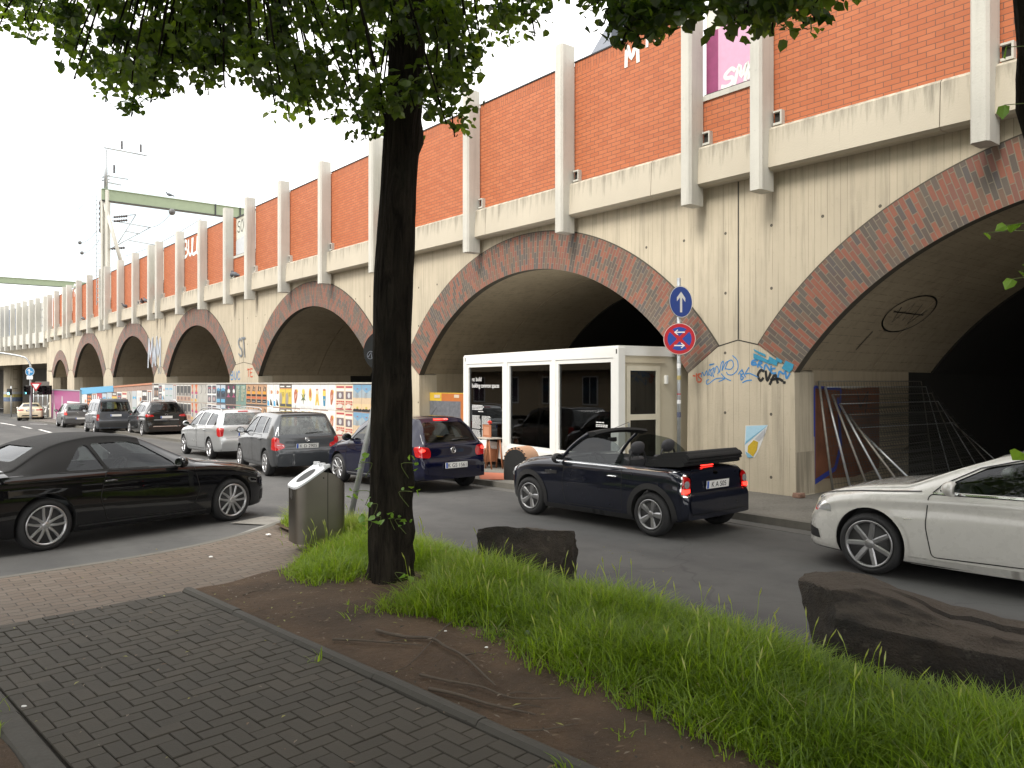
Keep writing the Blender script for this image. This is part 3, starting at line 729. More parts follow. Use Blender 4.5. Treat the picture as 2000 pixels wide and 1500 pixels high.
g_navy = simple('navy graffiti paint', (.03, .05, .28), .6)
def pxs(px, py, off=0.0):
    s = s_at(px, off); q = VP + VD * s + VN * off; z = CH + (750 - py) / F * q.y
    return s, z - SH * s if z > 1 else z
def free(pts, sw, mat, off, name='graffiti', smooth=True):
    """a painted line through places picked on the wall"""
    P = [pxs(x, y, off) for x, y in pts]
    if smooth and len(P) > 2: P = catmull(P, 5)
    m = MB(); m.ribbon(P, sw, None, 0, off); return vb(m, name, mat)
def zz(pts): return [(1320 + x * .15, 640 + y * .15) for x, y in pts]     # places read off the close-up of the pier
def multi(lines, sw, mat, off=.016):
    m = MB()
    for pts in lines:
        P = [pxs(x, y, off) for x, y in zz(pts)]
        m.ribbon(catmull(P, 5) if len(P) > 2 else P, sw, None, 0, off)
    return vb(m, 'graffiti', mat)
multi([[(225, 625), (250, 630)], [(268, 600), (275, 690)], [(325, 600), (290, 610), (300, 645), (330, 670), (320, 705), (285, 705)]], .028, g_red)
multi([[(330, 640), (345, 580), (370, 625), (400, 560), (410, 620)], [(425, 620), (440, 540), (470, 630), (430, 600)], [(450, 560), (500, 520), (480, 590), (495, 640)], [(500, 590), (530, 500), (560, 560), (545, 600)], [(570, 580), (590, 470), (620, 440), (600, 560), (640, 470), (670, 440)], [(640, 540), (680, 440), (730, 425), (750, 490), (715, 540), (650, 535)], [(740, 365), (800, 430), (805, 540), (740, 610), (680, 610), (660, 580)],
       [(590, 600), (650, 660), (715, 690)], [(560, 700), (640, 660), (520, 665), (430, 730), (400, 730), (400, 690), (430, 675)], [(440, 490), (500, 470), (440, 480)]], .019, g_blue)
multi([[(815, 605), (850, 560), (880, 590), (850, 620), (880, 650), (850, 680), (845, 600)], [(860, 545), (905, 640)], [(950, 520), (905, 600), (960, 595), (1070, 645)], [(870, 715), (920, 690), (985, 683)]], .024, g_blue)
multi([[(1140, 565), (1105, 555), (1070, 610), (1080, 660), (1105, 690), (1135, 660)], [(1170, 570), (1190, 690), (1235, 585)], [(1225, 735), (1290, 610), (1325, 715)], [(1240, 680), (1330, 665), (1385, 690)], [(1405, 712), (1418, 715)]], .050, g_black)
multi([[(1060, 420), (1000, 430), (990, 480), (1050, 480)], [(1000, 455), (1040, 455)], [(1065, 510), (1090, 440), (1120, 460), (1085, 480), (1120, 520)], [(1150, 540), (1170, 480), (1230, 560), (1240, 500)], [(1290, 530), (1245, 540), (1250, 590), (1300, 590)], [(1330, 640), (1350, 570), (1400, 600), (1430, 560)], [(1430, 590), (1440, 660), (1480, 600)]], .035, g_blue, .018)
m = MB()
for q in ([(1010, 275), (1080, 310), (1170, 350), (1165, 380), (1090, 345), (1020, 300)], [(1010, 330), (1090, 365), (1160, 400), (1230, 440), (1230, 480), (1140, 440), (1010, 400)], [(1220, 370), (1330, 440), (1310, 500), (1190, 445)], [(1310, 385), (1390, 430), (1370, 465), (1300, 430)], [(1430, 425), (1535, 480), (1520, 540), (1480, 585), (1375, 530), (1410, 470)]):
    m.add([Vector((pxs(x, y, .03)[0], .030, pxs(x, y, .03)[1])) for x, y in zz(q)], [list(range(len(q)))], 0)
vb(m, 'graffiti', g_teal)
m = MB(); scrawl(m, 'MWM', 0, 0, .9, 1.55, -.1, .2, Matrix.Translation((s_at(290, 0), .03, 2.9)) @ RZ, slant=.1); vb(m, 'graffiti', simple('silver graffiti paint', (.42, .46, .52), .5))
m = MB(); scrawl(m, 'ST', 0, 0, .42, .8, .05, .09, Matrix.Translation((s_at(468, 0), .03, 3.1)) @ RZ, slant=-.2); vb(m, 'graffiti', simple('grey graffiti paint', (.16, .18, .2), .5))
tagit('8U5.', s_at(309, 0) , 2.45, .3, .3, .1, .06, simple('grey graffiti paint', (.16, .18, .2), .5), .02); tagit('BUC', s_at(452, 0), 2.12, .3, .34, .1, .05, g_blue, .02); tagit('TE', s_at(484, 0), 2.25, .25, .3, .1, .05, g_red, .02)
# oval tag on the near barrel and a painted piece on its jamb
A1 = ARCH[1]
def on_vault(y, t): return (A1.c + (A1.R + .06) * math.sin(t) * (A1.a / ((A1.R + .07) * math.sin(A1.th))), y, A1.zc + (A1.R + .06) * math.cos(t))
m = MB()
def vault_line(pts, w):
    vs = []
    for i, (y, t) in enumerate(pts):
        a = pts[max(i - 1, 0)]; b = pts[min(i + 1, len(pts) - 1)]; dy, dt = b[0] - a[0], (b[1] - a[1]) * A1.R; l = math.hypot(dy, dt) or 1
        ny, nt_ = -dt / l * w / 2, dy / l * w / 2 / A1.R
        vs += [on_vault(y + ny, t + nt_), on_vault(y - ny, t - nt_)]
    m.add(vs, [(2 * i, 2 * i + 1, 2 * i + 3, 2 * i + 2) for i in range(len(pts) - 1)])
vault_line([(-2.2 + .75 * math.cos(a), .72 + .075 * math.sin(a)) for a in np.linspace(0, 6.5, 40)], .03)
vault_line([(-1.7, .70), (-1.9, .76), (-2.0, .68), (-2.2, .75), (-2.3, .68), (-2.5, .76), (-2.7, .70)], .03); vault_line([(-1.6, .72), (-2.75, .72)], .025); vault_line([(-1.55, .80), (-1.5, .87)], .03)
vb(m, 'graffiti', g_black)
jx = A1.c + A1.a - .012
m = MB(); m.add([Vector((jx, y, z)) for y, z in ((-.62, .35), (-.62, 2.0), (-1.9, 1.95), (-2.95, 2.0), (-2.95, .4), (-2, .3))], [list(range(6))], 0)
for pts, w_, mi in (([(-.60, .35), (-.60, 2.0), (-1.5, 1.95), (-1.45, 1.2)], .05, 1), ([(-.60, .3), (-1.3, .5), (-1.5, .9), (-1.4, 1.8)], .09, 1), ([(-2.1, 1.9), (-2.2, 1.6), (-2.5, 1.9), (-2.4, 1.5)], .04, 2)):
    for a, b in zip(pts, pts[1:]):
        va, vb_ = Vector((jx - .004, *a)), Vector((jx - .004, *b)); n_ = Vector((0, -(vb_ - va).z, (vb_ - va).y)).normalized() * w_ / 2
        m.add([va + n_, va - n_, vb_ - n_, vb_ + n_], [(0, 1, 2, 3)], mi)
vb(m, 'graffiti', [simple('dark orange graffiti', (.16, .06, .03), .8, var=.7, scale=2.5), g_navy, g_black])  # orange darkened: the dimness inside the arch is put into the paint

# ================================================================ bridge over the side street
BE = Vector(vpt(SEND + .05)); BD = Vector((-.727, .687)); BA = math.atan2(BD.y, BD.x); BNv = Vector((-BD.y, BD.x)) * -1
if BNv.y > 0: BNv = -BNv
brg = empty('railway_bridge', (BE.x, BE.y, 0), BA, 'pale concrete railway bridge with slender pilasters crossing the side street', 'bridge')
def t_at(px, off=0.0):
    r = (px - 1000) / F; q = BE + Vector((-BD.y, BD.x)) * off
    return (q.x - r * q.y) / (r * BD.y - BD.x)
zb = .38
m = MB(); m.box((.02, -.9, 4.02 - .0), (130, -.55, 5.9 + zb)); m.box((.02, -14, 4.3), (130, -.9, 5.0)); MBx = m.build('girder', CONC, brg)
MB().box((.02, -.3, 5.5 + zb), (130, .28, 6.5 + zb)).build('ledge', CONC_P, brg)
MB().box((.02, -14, 5.9 + zb), (130, -.3, 6.3 + zb)).build('deck', CONC, brg)
tp = [t_at(p, .45) for p in (86, 70.5, 58, 45, 33, 21.5, 10, 1)]
for t in tp: MB().prism([(t - .12, .13), (t + .12, .13), (t + .12, .47), (t + .09, .52), (t - .09, .52), (t - .12, .47)], 5.05 + zb, 9.7 + zb, 'z').build('pilaster', CONC_P, brg)
pale = simple('pale noise panel', (.50, .50, .47), .6, var=.2, scale=1.2); bluep = simple('blue grey noise panel', (.30, .35, .44), .6, var=.25, scale=1.2)
for i, (a, b) in enumerate(zip([0] + tp, tp + [tp[-1] + 4])):
    m = MB(); m.box((a + .1, -.05, 6.5 + zb), (b - .1, .05, 9.3 + zb), 0)
    for z in (7.1, 7.9, 8.6): m.box((a + .1, .05, z + zb), (b - .1, .08, z + .06 + zb), 1)
    m.build('noise_panel', [bluep if i in (6, 7) else pale, galv], brg)
colt = (t_at(10, -4) + t_at(42, -4)) / 2
m = MB(); m.lathe([(.95, -1.6), (.95, 4.3)], 40, 'z', (colt, -4, 0)); col_ = m.build('column', CONC, brg)
m = MB()
for z0, z1, mi in ((.0, .5, 0), (.5, .85, 1), (.85, 1.15, 2)): m.lathe([(.962, z0), (.962, z1)], 40, 'z', (colt, -4, 0), mi, cap=False)
m.build('pasted_posters', [simple('blue grey bills', (.12, .16, .24), .7, var=.6, scale=5), simple('yellow bills', (.42, .36, .12), .7, var=.7, scale=6), simple('pale bills', (.45, .46, .48), .7, var=.4, scale=4)], col_)
MB().box((-.5, -15, -2), (130, -14.2, 5)).build('rear_wall', concrete('underpass wall', (.16, .145, .12)), brg)
# ================================================================ cars
def paint(name, col, metal=.0, rough=.35, coat=1.0, flake=0.0):
    m, nt, out = new_mat(name)
    v = coords(nt)
    d = noise(nt, v, 3.0, 5)
    dust = ramp(nt, d, [(.45, 0.0), (.8, .10 if max(col) > .1 else .012)])
    c = mixc(nt, dust, col, (.30, .28, .25))
    r = mth(nt, 'MULTIPLY_ADD', noise(nt, v, 9.0, 4), .14, rough - .07)
    cr = mth(nt, 'MULTIPLY_ADD', d, .06, .0)
    bsdf(nt, out, **{'Base Color': c, 'Metallic': metal, 'Roughness': r, 'Coat Weight': coat, 'Coat Roughness': cr, 'Specular IOR Level': .5 if max(col) > .1 else .08})
    return m
rubber = simple('tyre rubber', (.018, .018, .019), .75, var=.3, scale=20, bmp=.2)
black_plastic = simple('black plastic trim', (.02, .02, .021), .5, var=.25, scale=15)
seal_black = simple('black window seal', (.006, .006, .006), .6)
cabin_dark = simple('dark cabin lining', (.03, .03, .032), .8, var=.3)
seat_mat = simple('charcoal seat cloth', (.045, .045, .05), .75, var=.3, scale=12, bmp=.2)
alloy = simple('brushed alloy', (.52, .52, .53), .32, metal=.9, var=.12, scale=25)
alloy_dark = simple('dark grey alloy', (.33, .33, .335), .35, metal=.85, var=.15, scale=25)
chrome = simple('bright chrome', (.82, .83, .84), .09, metal=1.0, var=.04)
disc_mat = simple('brake and wheel well grey', (.03, .03, .03), .7, var=.3, scale=14)
red_lens = simple('red tail lens', (.42, .008, .01), .12, coat=1, var=.25, scale=30)
red_lit = simple('lit brake lens', (.95, .03, .02), .15, coat=1, var=.2, scale=30, emit=2.2)
amber_lens = simple('amber lens', (.8, .25, .03), .15, coat=1)
clear_lens = simple('clear lamp lens', (.62, .63, .64), .08, metal=.55, coat=1, var=.3, scale=35)
plate_white = simple('number plate white', (.78, .78, .76), .4, var=.05)
plate_blue = simple('number plate blue', (.02, .09, .45), .4)
plate_ink = simple('number plate black', (.015, .015, .015), .5)
car_glass = glass('car window glass', (.6, .66, .65), .62)
dark_glass = glass('tinted rear glass', (.5, .55, .55), .16)
soft_top = simple('black canvas hood', (.009, .009, .0095), .9, var=.3, scale=60, bmp=.25, bscale=300)

class Shell:
    """smooth car outer skin; used for the body and to seat lamps, glass and trim on it"""
    def __init__(s, sp, nst=110):
        s.sp = sp
        curve = catmull(sp['top'], 14)
        xs = [curve[0][0]]; c2 = [curve[0]]
        for p in curve[1:]:
            if p[0] > c2[-1][0] + 4e-4: c2.append(p)
        L = [0.0]
        for a, b in zip(c2, c2[1:]): L.append(L[-1] + math.hypot(b[0] - a[0], b[1] - a[1]))
        tt = np.linspace(0, L[-1], nst)
        s.X = np.interp(tt, L, [p[0] for p in c2]); s.T = np.interp(tt, L, [p[1] for p in c2])
        s.bot, s.belt, s.w, s.wt = pchip(sp['bot']), pchip(sp['belt']), pchip(sp['w']), pchip(sp['wt'])
        s.topf = lambda x: float(np.interp(x, s.X, s.T))
        rings = [s.section(x, t) for x, t in zip(s.X, s.T)]
        s.verts, s.faces, s.nc = s.loft(rings, s.X)
        bm = bmesh.new(); vs = [bm.verts.new(p) for p in s.verts]
        for f in s.faces: bm.faces.new([vs[i] for i in f])
        bmesh.ops.recalc_face_normals(bm, faces=bm.faces); bm.normal_update()
        s.bvh = BVHTree.FromBMesh(bm); bm.faces.ensure_lookup_table()
        s.fn = [[(v.co.copy(), v.normal.copy()) for v in f.verts] for f in bm.faces]; bm.free()

    def section(s, x, zt, inset=0.0, wi=0.0, floor=None):
        zb = s.bot(x) if floor is None else floor
        zt = zt - inset; W = s.w(x) - wi; Wt = min(s.wt(x) - wi * .8, W - .01)
        zb = min(zb, zt - .06)
        belt = max(min(s.belt(x), zt - .025), zb + .03); h = belt - zb
        e = min(.065, (zt - belt) * .55); k = min(1, (zt - belt) / .3)
        cr = s.sp.get('crease', .0)
        low = [(0, zb), (W * .5, zb), (W * .87, zb + .004), (W * .945, zb + .05 * h + .01), (W * .978, zb + .2 * h), (W * .996, zb + .45 * h), (W, zb + .66 * h), (W * (.992 - cr), zb + .8 * h), (W * (.992 + cr * .3), zb + .91 * h), (W * .962, belt)]
        up = [((W * .962 + Wt) / 2 + .014 * k, belt + (zt - e - belt) * .52), (Wt, zt - e), (Wt - .045, zt - e * .42), (Wt * .55, zt - .008), (0, zt)]
        a = catmull(low, 3); b = catmull([low[-1]] + up, 4)[1:]
        return a + b

    def loft(s, rings, X):
        nc = len(rings[0]); vs = []; fs = []; n = 2 * nc - 2
        for r, x in zip(rings, X):
            vs += [Vector((x, y, z)) for y, z in r] + [Vector((x, -y, z)) for y, z in r[-2:0:-1]]
        for i in range(len(X) - 1):
            for j in range(n): fs.append((i * n + j, i * n + (j + 1) % n, (i + 1) * n + (j + 1) % n, (i + 1) * n + j))
        fs.append(tuple(range(n))[::-1]); k = (len(X) - 1) * n; fs.append(tuple(k + j for j in range(n)))
        return vs, fs, nc

    def hit(s, p, d):
        d = Vector(d).normalized(); p = Vector(p)
        q, nn, i, _ = s.bvh.ray_cast(p - d * 4, d)
        if q is None:
            q, nn, i, _ = s.bvh.find_nearest(p)
        ws = [(1 / ((q - c).length + 1e-5), nrm) for c, nrm in s.fn[i]]
        sm = sum((nrm * w for w, nrm in ws), Vector()); sm = sm.normalized() if sm.length > 0 else nn
        if sm.dot(d) > 0: sm = -sm
        return q, sm

    def patch(s, name, poly, d, mat, parent, off=.003, bulge=0.0, grid=.045, mb=None, mi=0, seam=None):
        """a thin skin seated on the shell, outline given by 3-D points, pressed on along d"""
        d = Vector(d).normalized(); up = Vector((0, 0, 1)) if abs(d.z) < .9 else Vector((1, 0, 0))
        u = d.cross(up).normalized(); v = u.cross(d)
        P2 = [Vector((Vector(p).dot(u), Vector(p).dot(v))) for p in poly]
        B = []
        for i, a in enumerate(P2):
            b = P2[(i + 1) % len(P2)]; k = max(1, int((b - a).length / grid))
            B += [a.lerp(b, j / k) for j in range(k)]
        n = len(B); xs = [p.x for p in B]; ys = [p.y for p in B]
        def inside(p):
            c = False; j = n - 1
            for i in range(n):
                if (B[i].y > p.y) != (B[j].y > p.y) and p.x < (B[j].x - B[i].x) * (p.y - B[i].y) / (B[j].y - B[i].y) + B[i].x: c = not c
                j = i
            return c
        I = []; gx = np.arange(min(xs) + grid * .5, max(xs), grid); gy = np.arange(min(ys) + grid * .5, max(ys), grid)
        for X in gx:
            for Y in gy:
                p = Vector((X, Y))
                if inside(p) and min((p - b).length for b in B) > grid * .45: I.append(p)
        vs, _, fs, ov, _, _ = delaunay_2d_cdt(B + I, [], [list(range(n))], 1, 1e-6)
        co = []; nr = []
        for p in vs:
            q, sm = s.hit(u * p.x + v * p.y, d)
            o = off
            if bulge:
                o += bulge * min(1, min((p - b).length for b in B) / (grid * 1.2))
            co.append(q + sm * o); nr.append(sm)
        me = bpy.data.meshes.new(name)
        fs = [list(f) for f in fs]
        me.from_pydata([tuple(c) for c in co], [], fs)
        if len(fs):
            a = me.polygons[len(fs) // 2]
            if a.normal.dot(nr[a.vertices[0]]) < 0: me.flip_normals()
        mats = mat if isinstance(mat, (list, tuple)) else [mat]
        for m in mats: me.materials.append(m)
        for p in me.polygons: p.use_smooth = True
        if seam:
            k0 = len(me.vertices); ring = [u * p.x + v * p.y for p in B]
            sv, sf = s.strip_geo(ring + [ring[0]], d, seam, off + .0015)
            allv = [tuple(c) for c in co] + [tuple(c) for c in sv]; allf = [list(p.vertices) for p in me.polygons] + [[k0 + i for i in f] for f in sf]
            nf = len(fs); bpy.data.meshes.remove(me)
            me = bpy.data.meshes.new(name); me.from_pydata(allv, [], allf)
            for m in mats: me.materials.append(m)
            for i, p in enumerate(me.polygons):
                p.use_smooth = True; p.material_index = 0 if i < nf else 1
            nr = nr + [s.hit(c, d)[1] for c in sv]
        me.normals_split_custom_set_from_vertices([tuple(x) for x in nr])
        return link(name, me, parent)

    def strip_geo(s, pts, d, w, off):
        d = Vector(d).normalized(); P = []
        for a, b in zip(pts, pts[1:]):
            a, b = Vector(a), Vector(b); k = max(1, int((b - a).length / .05))
            P += [a.lerp(b, j / k) for j in range(k)]
        P.append(Vector(pts[-1])); vs = []; fs = []
        for i, p in enumerate(P):
            t = (P[min(i + 1, len(P) - 1)] - P[max(i - 1, 0)]).normalized(); sd = d.cross(t).normalized() * w / 2
            for e in (-1, 1):
                q, sm = s.hit(p + sd * e, d); vs.append(q + sm * off)
        for i in range(len(P) - 1): fs.append((2 * i, 2 * i + 1, 2 * i + 3, 2 * i + 2))
        return vs, fs
    def strip(s, name, pts, d, w, mat, parent, off=.003, thick=0.0):
        vs, fs = s.strip_geo(pts, d, w, off)
        if thick:
            mb = MB(); n = len(vs) // 2; dd = Vector(d).normalized()
            for i in range(n - 1):
                a, b, c, e = vs[2 * i], vs[2 * i + 1], vs[2 * i + 3], vs[2 * i + 2]
                t = [p - dd * thick for p in (a, b, c, e)]
                mb.add([a, b, c, e] + t, [(4, 5, 6, 7), (0, 1, 5, 4), (1, 2, 6, 5), (2, 3, 7, 6), (3, 0, 4, 7)], 0, True)
            return mb.build(name, mat, parent, merge=True, angle=40)
        return MB().add(vs, fs, 0, True).build(name, mat, parent)

def cutter(mb, mat):
    o = mb.build('cutter', mat); return o

def side_poly(poly, y): return [(x, y, z) for x, z in poly]

def wheel(parent, x, y, r, tw, rimr, style, flip, steer=0.0, seg=40, dark=False):
    """tyre, rim and the dark drum behind it; flip=+1 outer face towards +y"""
    rm = alloy_dark if dark else alloy
    hub = MB().lathe([(.01, -.02), (rimr * .92, -.02), (rimr * .92, -tw * .8), (.01, -tw * .8)], seg, 'y').build('wheel', disc_mat, parent)
    hub.location = (x, y, r); hub.rotation_euler = (0, 0, (0 if flip > 0 else math.pi) + steer)
    s = tw
    tp = [(rimr, -.015), (rimr + .012, .004), (rimr + (r - rimr) * .45, .012), (r - .03, .0), (r - .008, -.02), (r, -.045), (r, -s + .045), (r - .008, -s + .02), (r - .03, -s), (rimr + .02, -s - .01), (rimr, -s + .02)]
    MB().lathe(tp, seg, 'y', closed=True).build('tyre', rubber, hub, recalc=True)
    m = MB()
    m.lathe([(rimr + .004, .004), (rimr + .004, .010), (rimr - .014, .008), (rimr - .024, -.012), (rimr - .03, -.10)], seg, 'y', cap=False)
    k = style.get('n', 5); hw = style.get('hub', .055)
    m.lathe([(.001, style.get('dish', .0) + .004), (hw * .75, style.get('dish', .0) + .004), (hw, style.get('dish', 0) - .006), (hw, -.06)], 20, 'y')
    w0, w1 = style.get('w0', .05), style.get('w1', .04)
    for i in range(k):
        for dbl in style.get('split', (0,)):
            a = 2 * math.pi * i / k + style.get('a0', math.pi / 2)
            ro = rimr - .012
            def P(rad, tang, h, an=a): return Vector((math.cos(an) * rad - math.sin(an) * tang, h, math.sin(an) * rad + math.cos(an) * tang))
            if dbl == 0:
                tk = [(hw * .6, w0 / 2), (ro * .6, (w0 * .45 + w1 * .55) / 2), (ro, w1 / 2)]; cx = [0, 0, 0]
            else:
                tk = [(hw * .6, w0 / 2), (ro * .55, w1 / 2), (ro, w1 / 2)]; cx = [dbl * .25, dbl * .75, dbl]
            d0 = style.get('dish', 0)
            hs = [d0, d0 * .5 + .004, .004]
            vs = []
            for (rad, hwid), c, h in zip(tk, cx, hs):
                vs += [P(rad, c - hwid, h - .012), P(rad, c - hwid * .55, h), P(rad, c + hwid * .55, h), P(rad, c + hwid, h - .012), P(rad, c + hwid, h - .05), P(rad, c - hwid, h - .05)]
            fs = []
            for q in range(2):
                for j in range(6): fs.append((q * 6 + j, q * 6 + (j + 1) % 6, q * 6 + 6 + (j + 1) % 6, q * 6 + 6 + j))
            m.add(vs, fs, 0)
    rim = m.build('rim', rm, hub)
    return hub

def bar(a, b, r): return (a, b, r)

def make_car(name, label, loc, heading, sp, group=None):
    lx, ly = settle(*loc); gh = gz(lx, ly)
    root = empty(name, (lx, ly, gh), R(heading), label, 'car', group)
    if gh < 0: root.rotation_euler[1] = math.atan(SLOPE * (math.cos(R(heading)) * VD.x + math.sin(R(heading)) * VD.y))
    sh = Shell(sp, sp.get('nst', 110)); pm = sp['paint']; W = max(p[1] for p in sp['w'])
    open_car = sp.get('open', False)
    # body skin
    mb = MB(); mb.add(sh.verts, sh.faces, 0, True)
    body = mb.build('body', [pm, sp.get('roofmat', pm), black_plastic])
    nring = 2 * sh.nc - 2
    if 'fabric' in sp:
        x0, x1 = sp['fabric']; lowc = 9 * 3
        for i, p in enumerate(body.data.polygons):
            c = p.center
            if x0 < c.x < x1 and c.z > sh.belt(c.x) + .004: p.material_index = 1
    for p in body.data.polygons:
        if p.center.z < sp.get('sillz', .22) + .0 and p.normal.z < -.5: p.material_index = 2
    cuts = []
    r = sp['r']
    for ax in (sp['xf'], sp['xr']):
        for sd in (1, -1):
            y0, y1 = sorted((sd * (W - .30), sd * (W + .2)))
            m = MB(); ra = r + sp.get('gap', .045)
            m.prism([(ax + ra * math.cos(t), r + .015 + ra * math.sin(t)) for t in np.linspace(0, 2 * math.pi, 41)[:-1]], y0, y1, 'y')
            cuts.append(cutter(m, disc_mat))
    if open_car:
        m = MB().prism(rounded(sp['cockpit'], .12), .34, 2.0, 'z'); cuts.append(cutter(m, cabin_dark))
    else:
        x0, x1 = sp['cab']; st = np.linspace(x0, x1, 34); rings = []
        rings = [sh.section(x, sh.topf(x), .035, .075, .34) for x in st]
        v, f, _ = sh.loft(rings, st); m = MB(); m.add(v, f, 0); cuts.append(cutter(m, cabin_dark))
        for poly in sp['side']:
            cuts.append(cutter(MB().prism(rounded(poly, sp.get('wr', .045)), -1.6, 1.6, 'y'), seal_black))
        if 'front' in sp: cuts.append(cutter(MB().prism(rounded(sp['front'], .06), sp['cab'][1] - .75, 3.5, 'x'), seal_black))
        if 'rear' in sp: cuts.append(cutter(MB().prism(rounded(sp['rear'], .06), -3.5, sp['cab'][0] + .75, 'x'), seal_black))
    for c in cuts:
        md = body.modifiers.new('cut', 'BOOLEAN'); md.operation = 'DIFFERENCE'; md.solver = 'EXACT'; md.object = c
        try: md.material_mode = 'TRANSFER'
        except Exception: pass
    me = eval_mesh(body, 'body')
    old = body.data; body.modifiers.clear(); body.data = me; bpy.data.meshes.remove(old)
    for c in cuts: d = c.data; bpy.data.objects.remove(c); bpy.data.meshes.remove(d)
    for p in me.polygons: p.use_smooth = True
    me.set_sharp_from_angle(angle=R(38)); body.parent = root; me.name = 'body'
    # glass
    if not open_car:
        for i, poly in enumerate(sp['side']):
            for sd in (1, -1):
                g = sp.get('sideglass', [car_glass] * 9)[i]
                sh.patch('window', side_poly(rounded(poly, sp.get('wr', .045)), sd * 2), (0, -sd, 0), g, root, off=-.010, grid=.09)
        if 'front' in sp: sh.patch('windscreen', [(3, y, z) for y, z in rounded(sp['front'], .06)], (-1, 0, 0), car_glass, root, off=-.008, grid=.09)
        if 'rear' in sp: sh.patch('rear_window', [(-4, y, z) for y, z in rounded(sp['rear'], .06)], (1, 0, 0), sp.get('rearglass', dark_glass), root, off=-.008, grid=.09)
    # wheels
    tw = sp.get('tw', .2)
    for ax in (sp['xf'], sp['xr']):
        for sd in (1, -1):
            wy = sd * (sh.w(ax) - .012)
            wheel(root, ax, wy, r, tw, sp['rimr'], sp['rim'], sd, sp.get('steer', 0) if ax > 0 else 0, sp.get('wseg', 36), sp.get('darkrim', False))
    # doors
    for poly in sp.get('doors', []):
        for sd in (1, -1):
            dr = sh.patch('door', side_poly(rounded(poly, .05), sd * 2), (0, -sd, 0), [pm, seal_black], root, off=.0015, grid=.07, seam=.011)
            xs = [p[0] for p in poly]; hx = min(xs) + sp.get('hx', .16); hz = sp.get('hz', .80)
            q, nn = sh.hit((hx, sd * 2, hz), (0, -sd, 0))
            hm = sp.get('handlemat', pm)
            h = MB(); h.tube([q + Vector((-.085, sd * -.005, 0)), q + Vector((-.07, sd * .03, .002)), q + Vector((0, sd * .038, .004)), q + Vector((.07, sd * .03, .002)), q + Vector((.085, sd * -.005, 0))], [.011, .013, .014, .013, .011], 8)
            h.build('handle', hm, dr)
    for a in sp.get('strips', []):
        pts, wdt, mt = a[0], a[1], a[2]; nm = a[3] if len(a) > 3 else 'trim'
        for sd in (1, -1):
            sh.strip(nm, side_poly(pts, sd * 2), (0, -sd, 0), wdt, mt, root, off=.002, thick=.006)
    for a in sp.get('rstrips', []):
        sh.strip(a[3] if len(a) > 3 else 'trim', [(-4, y, z) for y, z in a[0]], (1, 0, 0), a[1], a[2], root, off=.002, thick=.006)
    # lamps (mirrored)
    for (nm, pts, d, mt, blg) in sp.get('lamps', []):
        for sd in (1, -1):
            sh.patch(nm, [(p[0], sd * p[1], p[2]) for p in pts], (d[0], sd * d[1], d[2] if len(d) > 2 else 0), mt, root, off=.004, bulge=blg, grid=.03)
    for (nm, pts, d, mt, off) in sp.get('single', []):
        sh.patch(nm, pts, d, mt, root, off=off, grid=.06)
    # mirrors
    if 'mirror' in sp:
        mx, mz = sp['mirror']
        for sd in (1, -1):
            q, nn = sh.hit((mx, sd * 2, mz), (0, -sd, 0))
            bm = bmesh.new(); bmesh.ops.create_uvsphere(bm, u_segments=16, v_segments=10, radius=1)
            for v in bm.verts:
                x, y, z = v.co; k = 1.0
                x = x if x > 0 else x * .38
                v.co = Vector((x * .10, y * .105, z * .078 * (1 + .12 * y * sd)))
            M = Matrix.Translation(q + Vector((0, sd * .13, .045)))
            mm = MB(); mm.bm(bm, 0, M); mm.tube([q + Vector((.01, -sd * .03, -.015)), q + Vector((0, sd * .05, .0))], [.03, .022], 8, 1)
            mo = mm.build('mirror', [sp.get('mirmat', pm), black_plastic], root)
            g = MB(); gy = q.y + sd * .13
            g.add([Vector((q.x - .042, gy + .085 * math.cos(t), q.z + .045 + .058 * math.sin(t))) for t in np.linspace(0, 2 * math.pi, 17)[:-1]], [list(range(16))], 0)
            g.build('mirror_glass', chrome, mo)
    # number plate
    for (kind, x, y, z, tilt, txt) in sp.get('plates', []):
        M = Matrix.Translation((x, y, z)) @ Matrix.Rotation(R(tilt), 4, 'Y') @ Matrix.Rotation(R(-90 if kind == 'rear' else 90), 4, 'Z')
        p = MB(); p.box((-.26, -.006, -.055), (.26, .006, .055), 0, M); p.box((-.256, -.0075, -.051), (-.215, -.006, .051), 1, M)
        p.box((-.266, -.004, -.061), (.266, .007, -.055), 2, M); p.box((-.266, -.004, .055), (.266, .007, .061), 2, M)
        po = p.build('number_plate', [plate_white, plate_blue, seal_black], root)
        if txt: text_mesh(txt, .105, plate_ink, 'lettering', po, 'CENTER', M @ Matrix.Translation((.02, -.0075, -.037)), .0006)
    # seats, dashboard, wheel
    if sp.get('interior', True):
        x0, x1 = sp['cab']; sx = sp.get('seatx', -.05); fl = .40; hh = sp.get('seath', 0.0)
        def seat(px, py):
            m = MB()
            m.box((px - .25, py - .24, fl - .04), (px + .27, py + .24, fl + .14), 0, None, .05)
            T = Matrix.Translation((px - .27, py, fl + .08)) @ Matrix.Rotation(R(-16), 4, 'Y')
            m.box((-.07, -.23, 0), (.07, .23, .56 + hh), 0, T, .055)
            T2 = T @ Matrix.Translation((-.005, 0, .60 + hh))
            bm = bmesh.new(); bmesh.ops.create_uvsphere(bm, u_segments=20, v_segments=12, radius=1)
            for v in bm.verts: v.co = Vector((.06 * v.co.x, .14 * math.copysign(abs(v.co.y) ** .8, v.co.y), .10 * math.copysign(abs(v.co.z) ** .75, v.co.z) + .11))
            m.bm(bm, 0, T2)
            m.tube([T2 @ Vector((0, -.06, -.06)), T2 @ Vector((0, -.06, .05))], .007, 6); m.tube([T2 @ Vector((0, .06, -.06)), T2 @ Vector((0, .06, .05))], .007, 6)
            m.build('seat', seat_mat, root, angle=50)
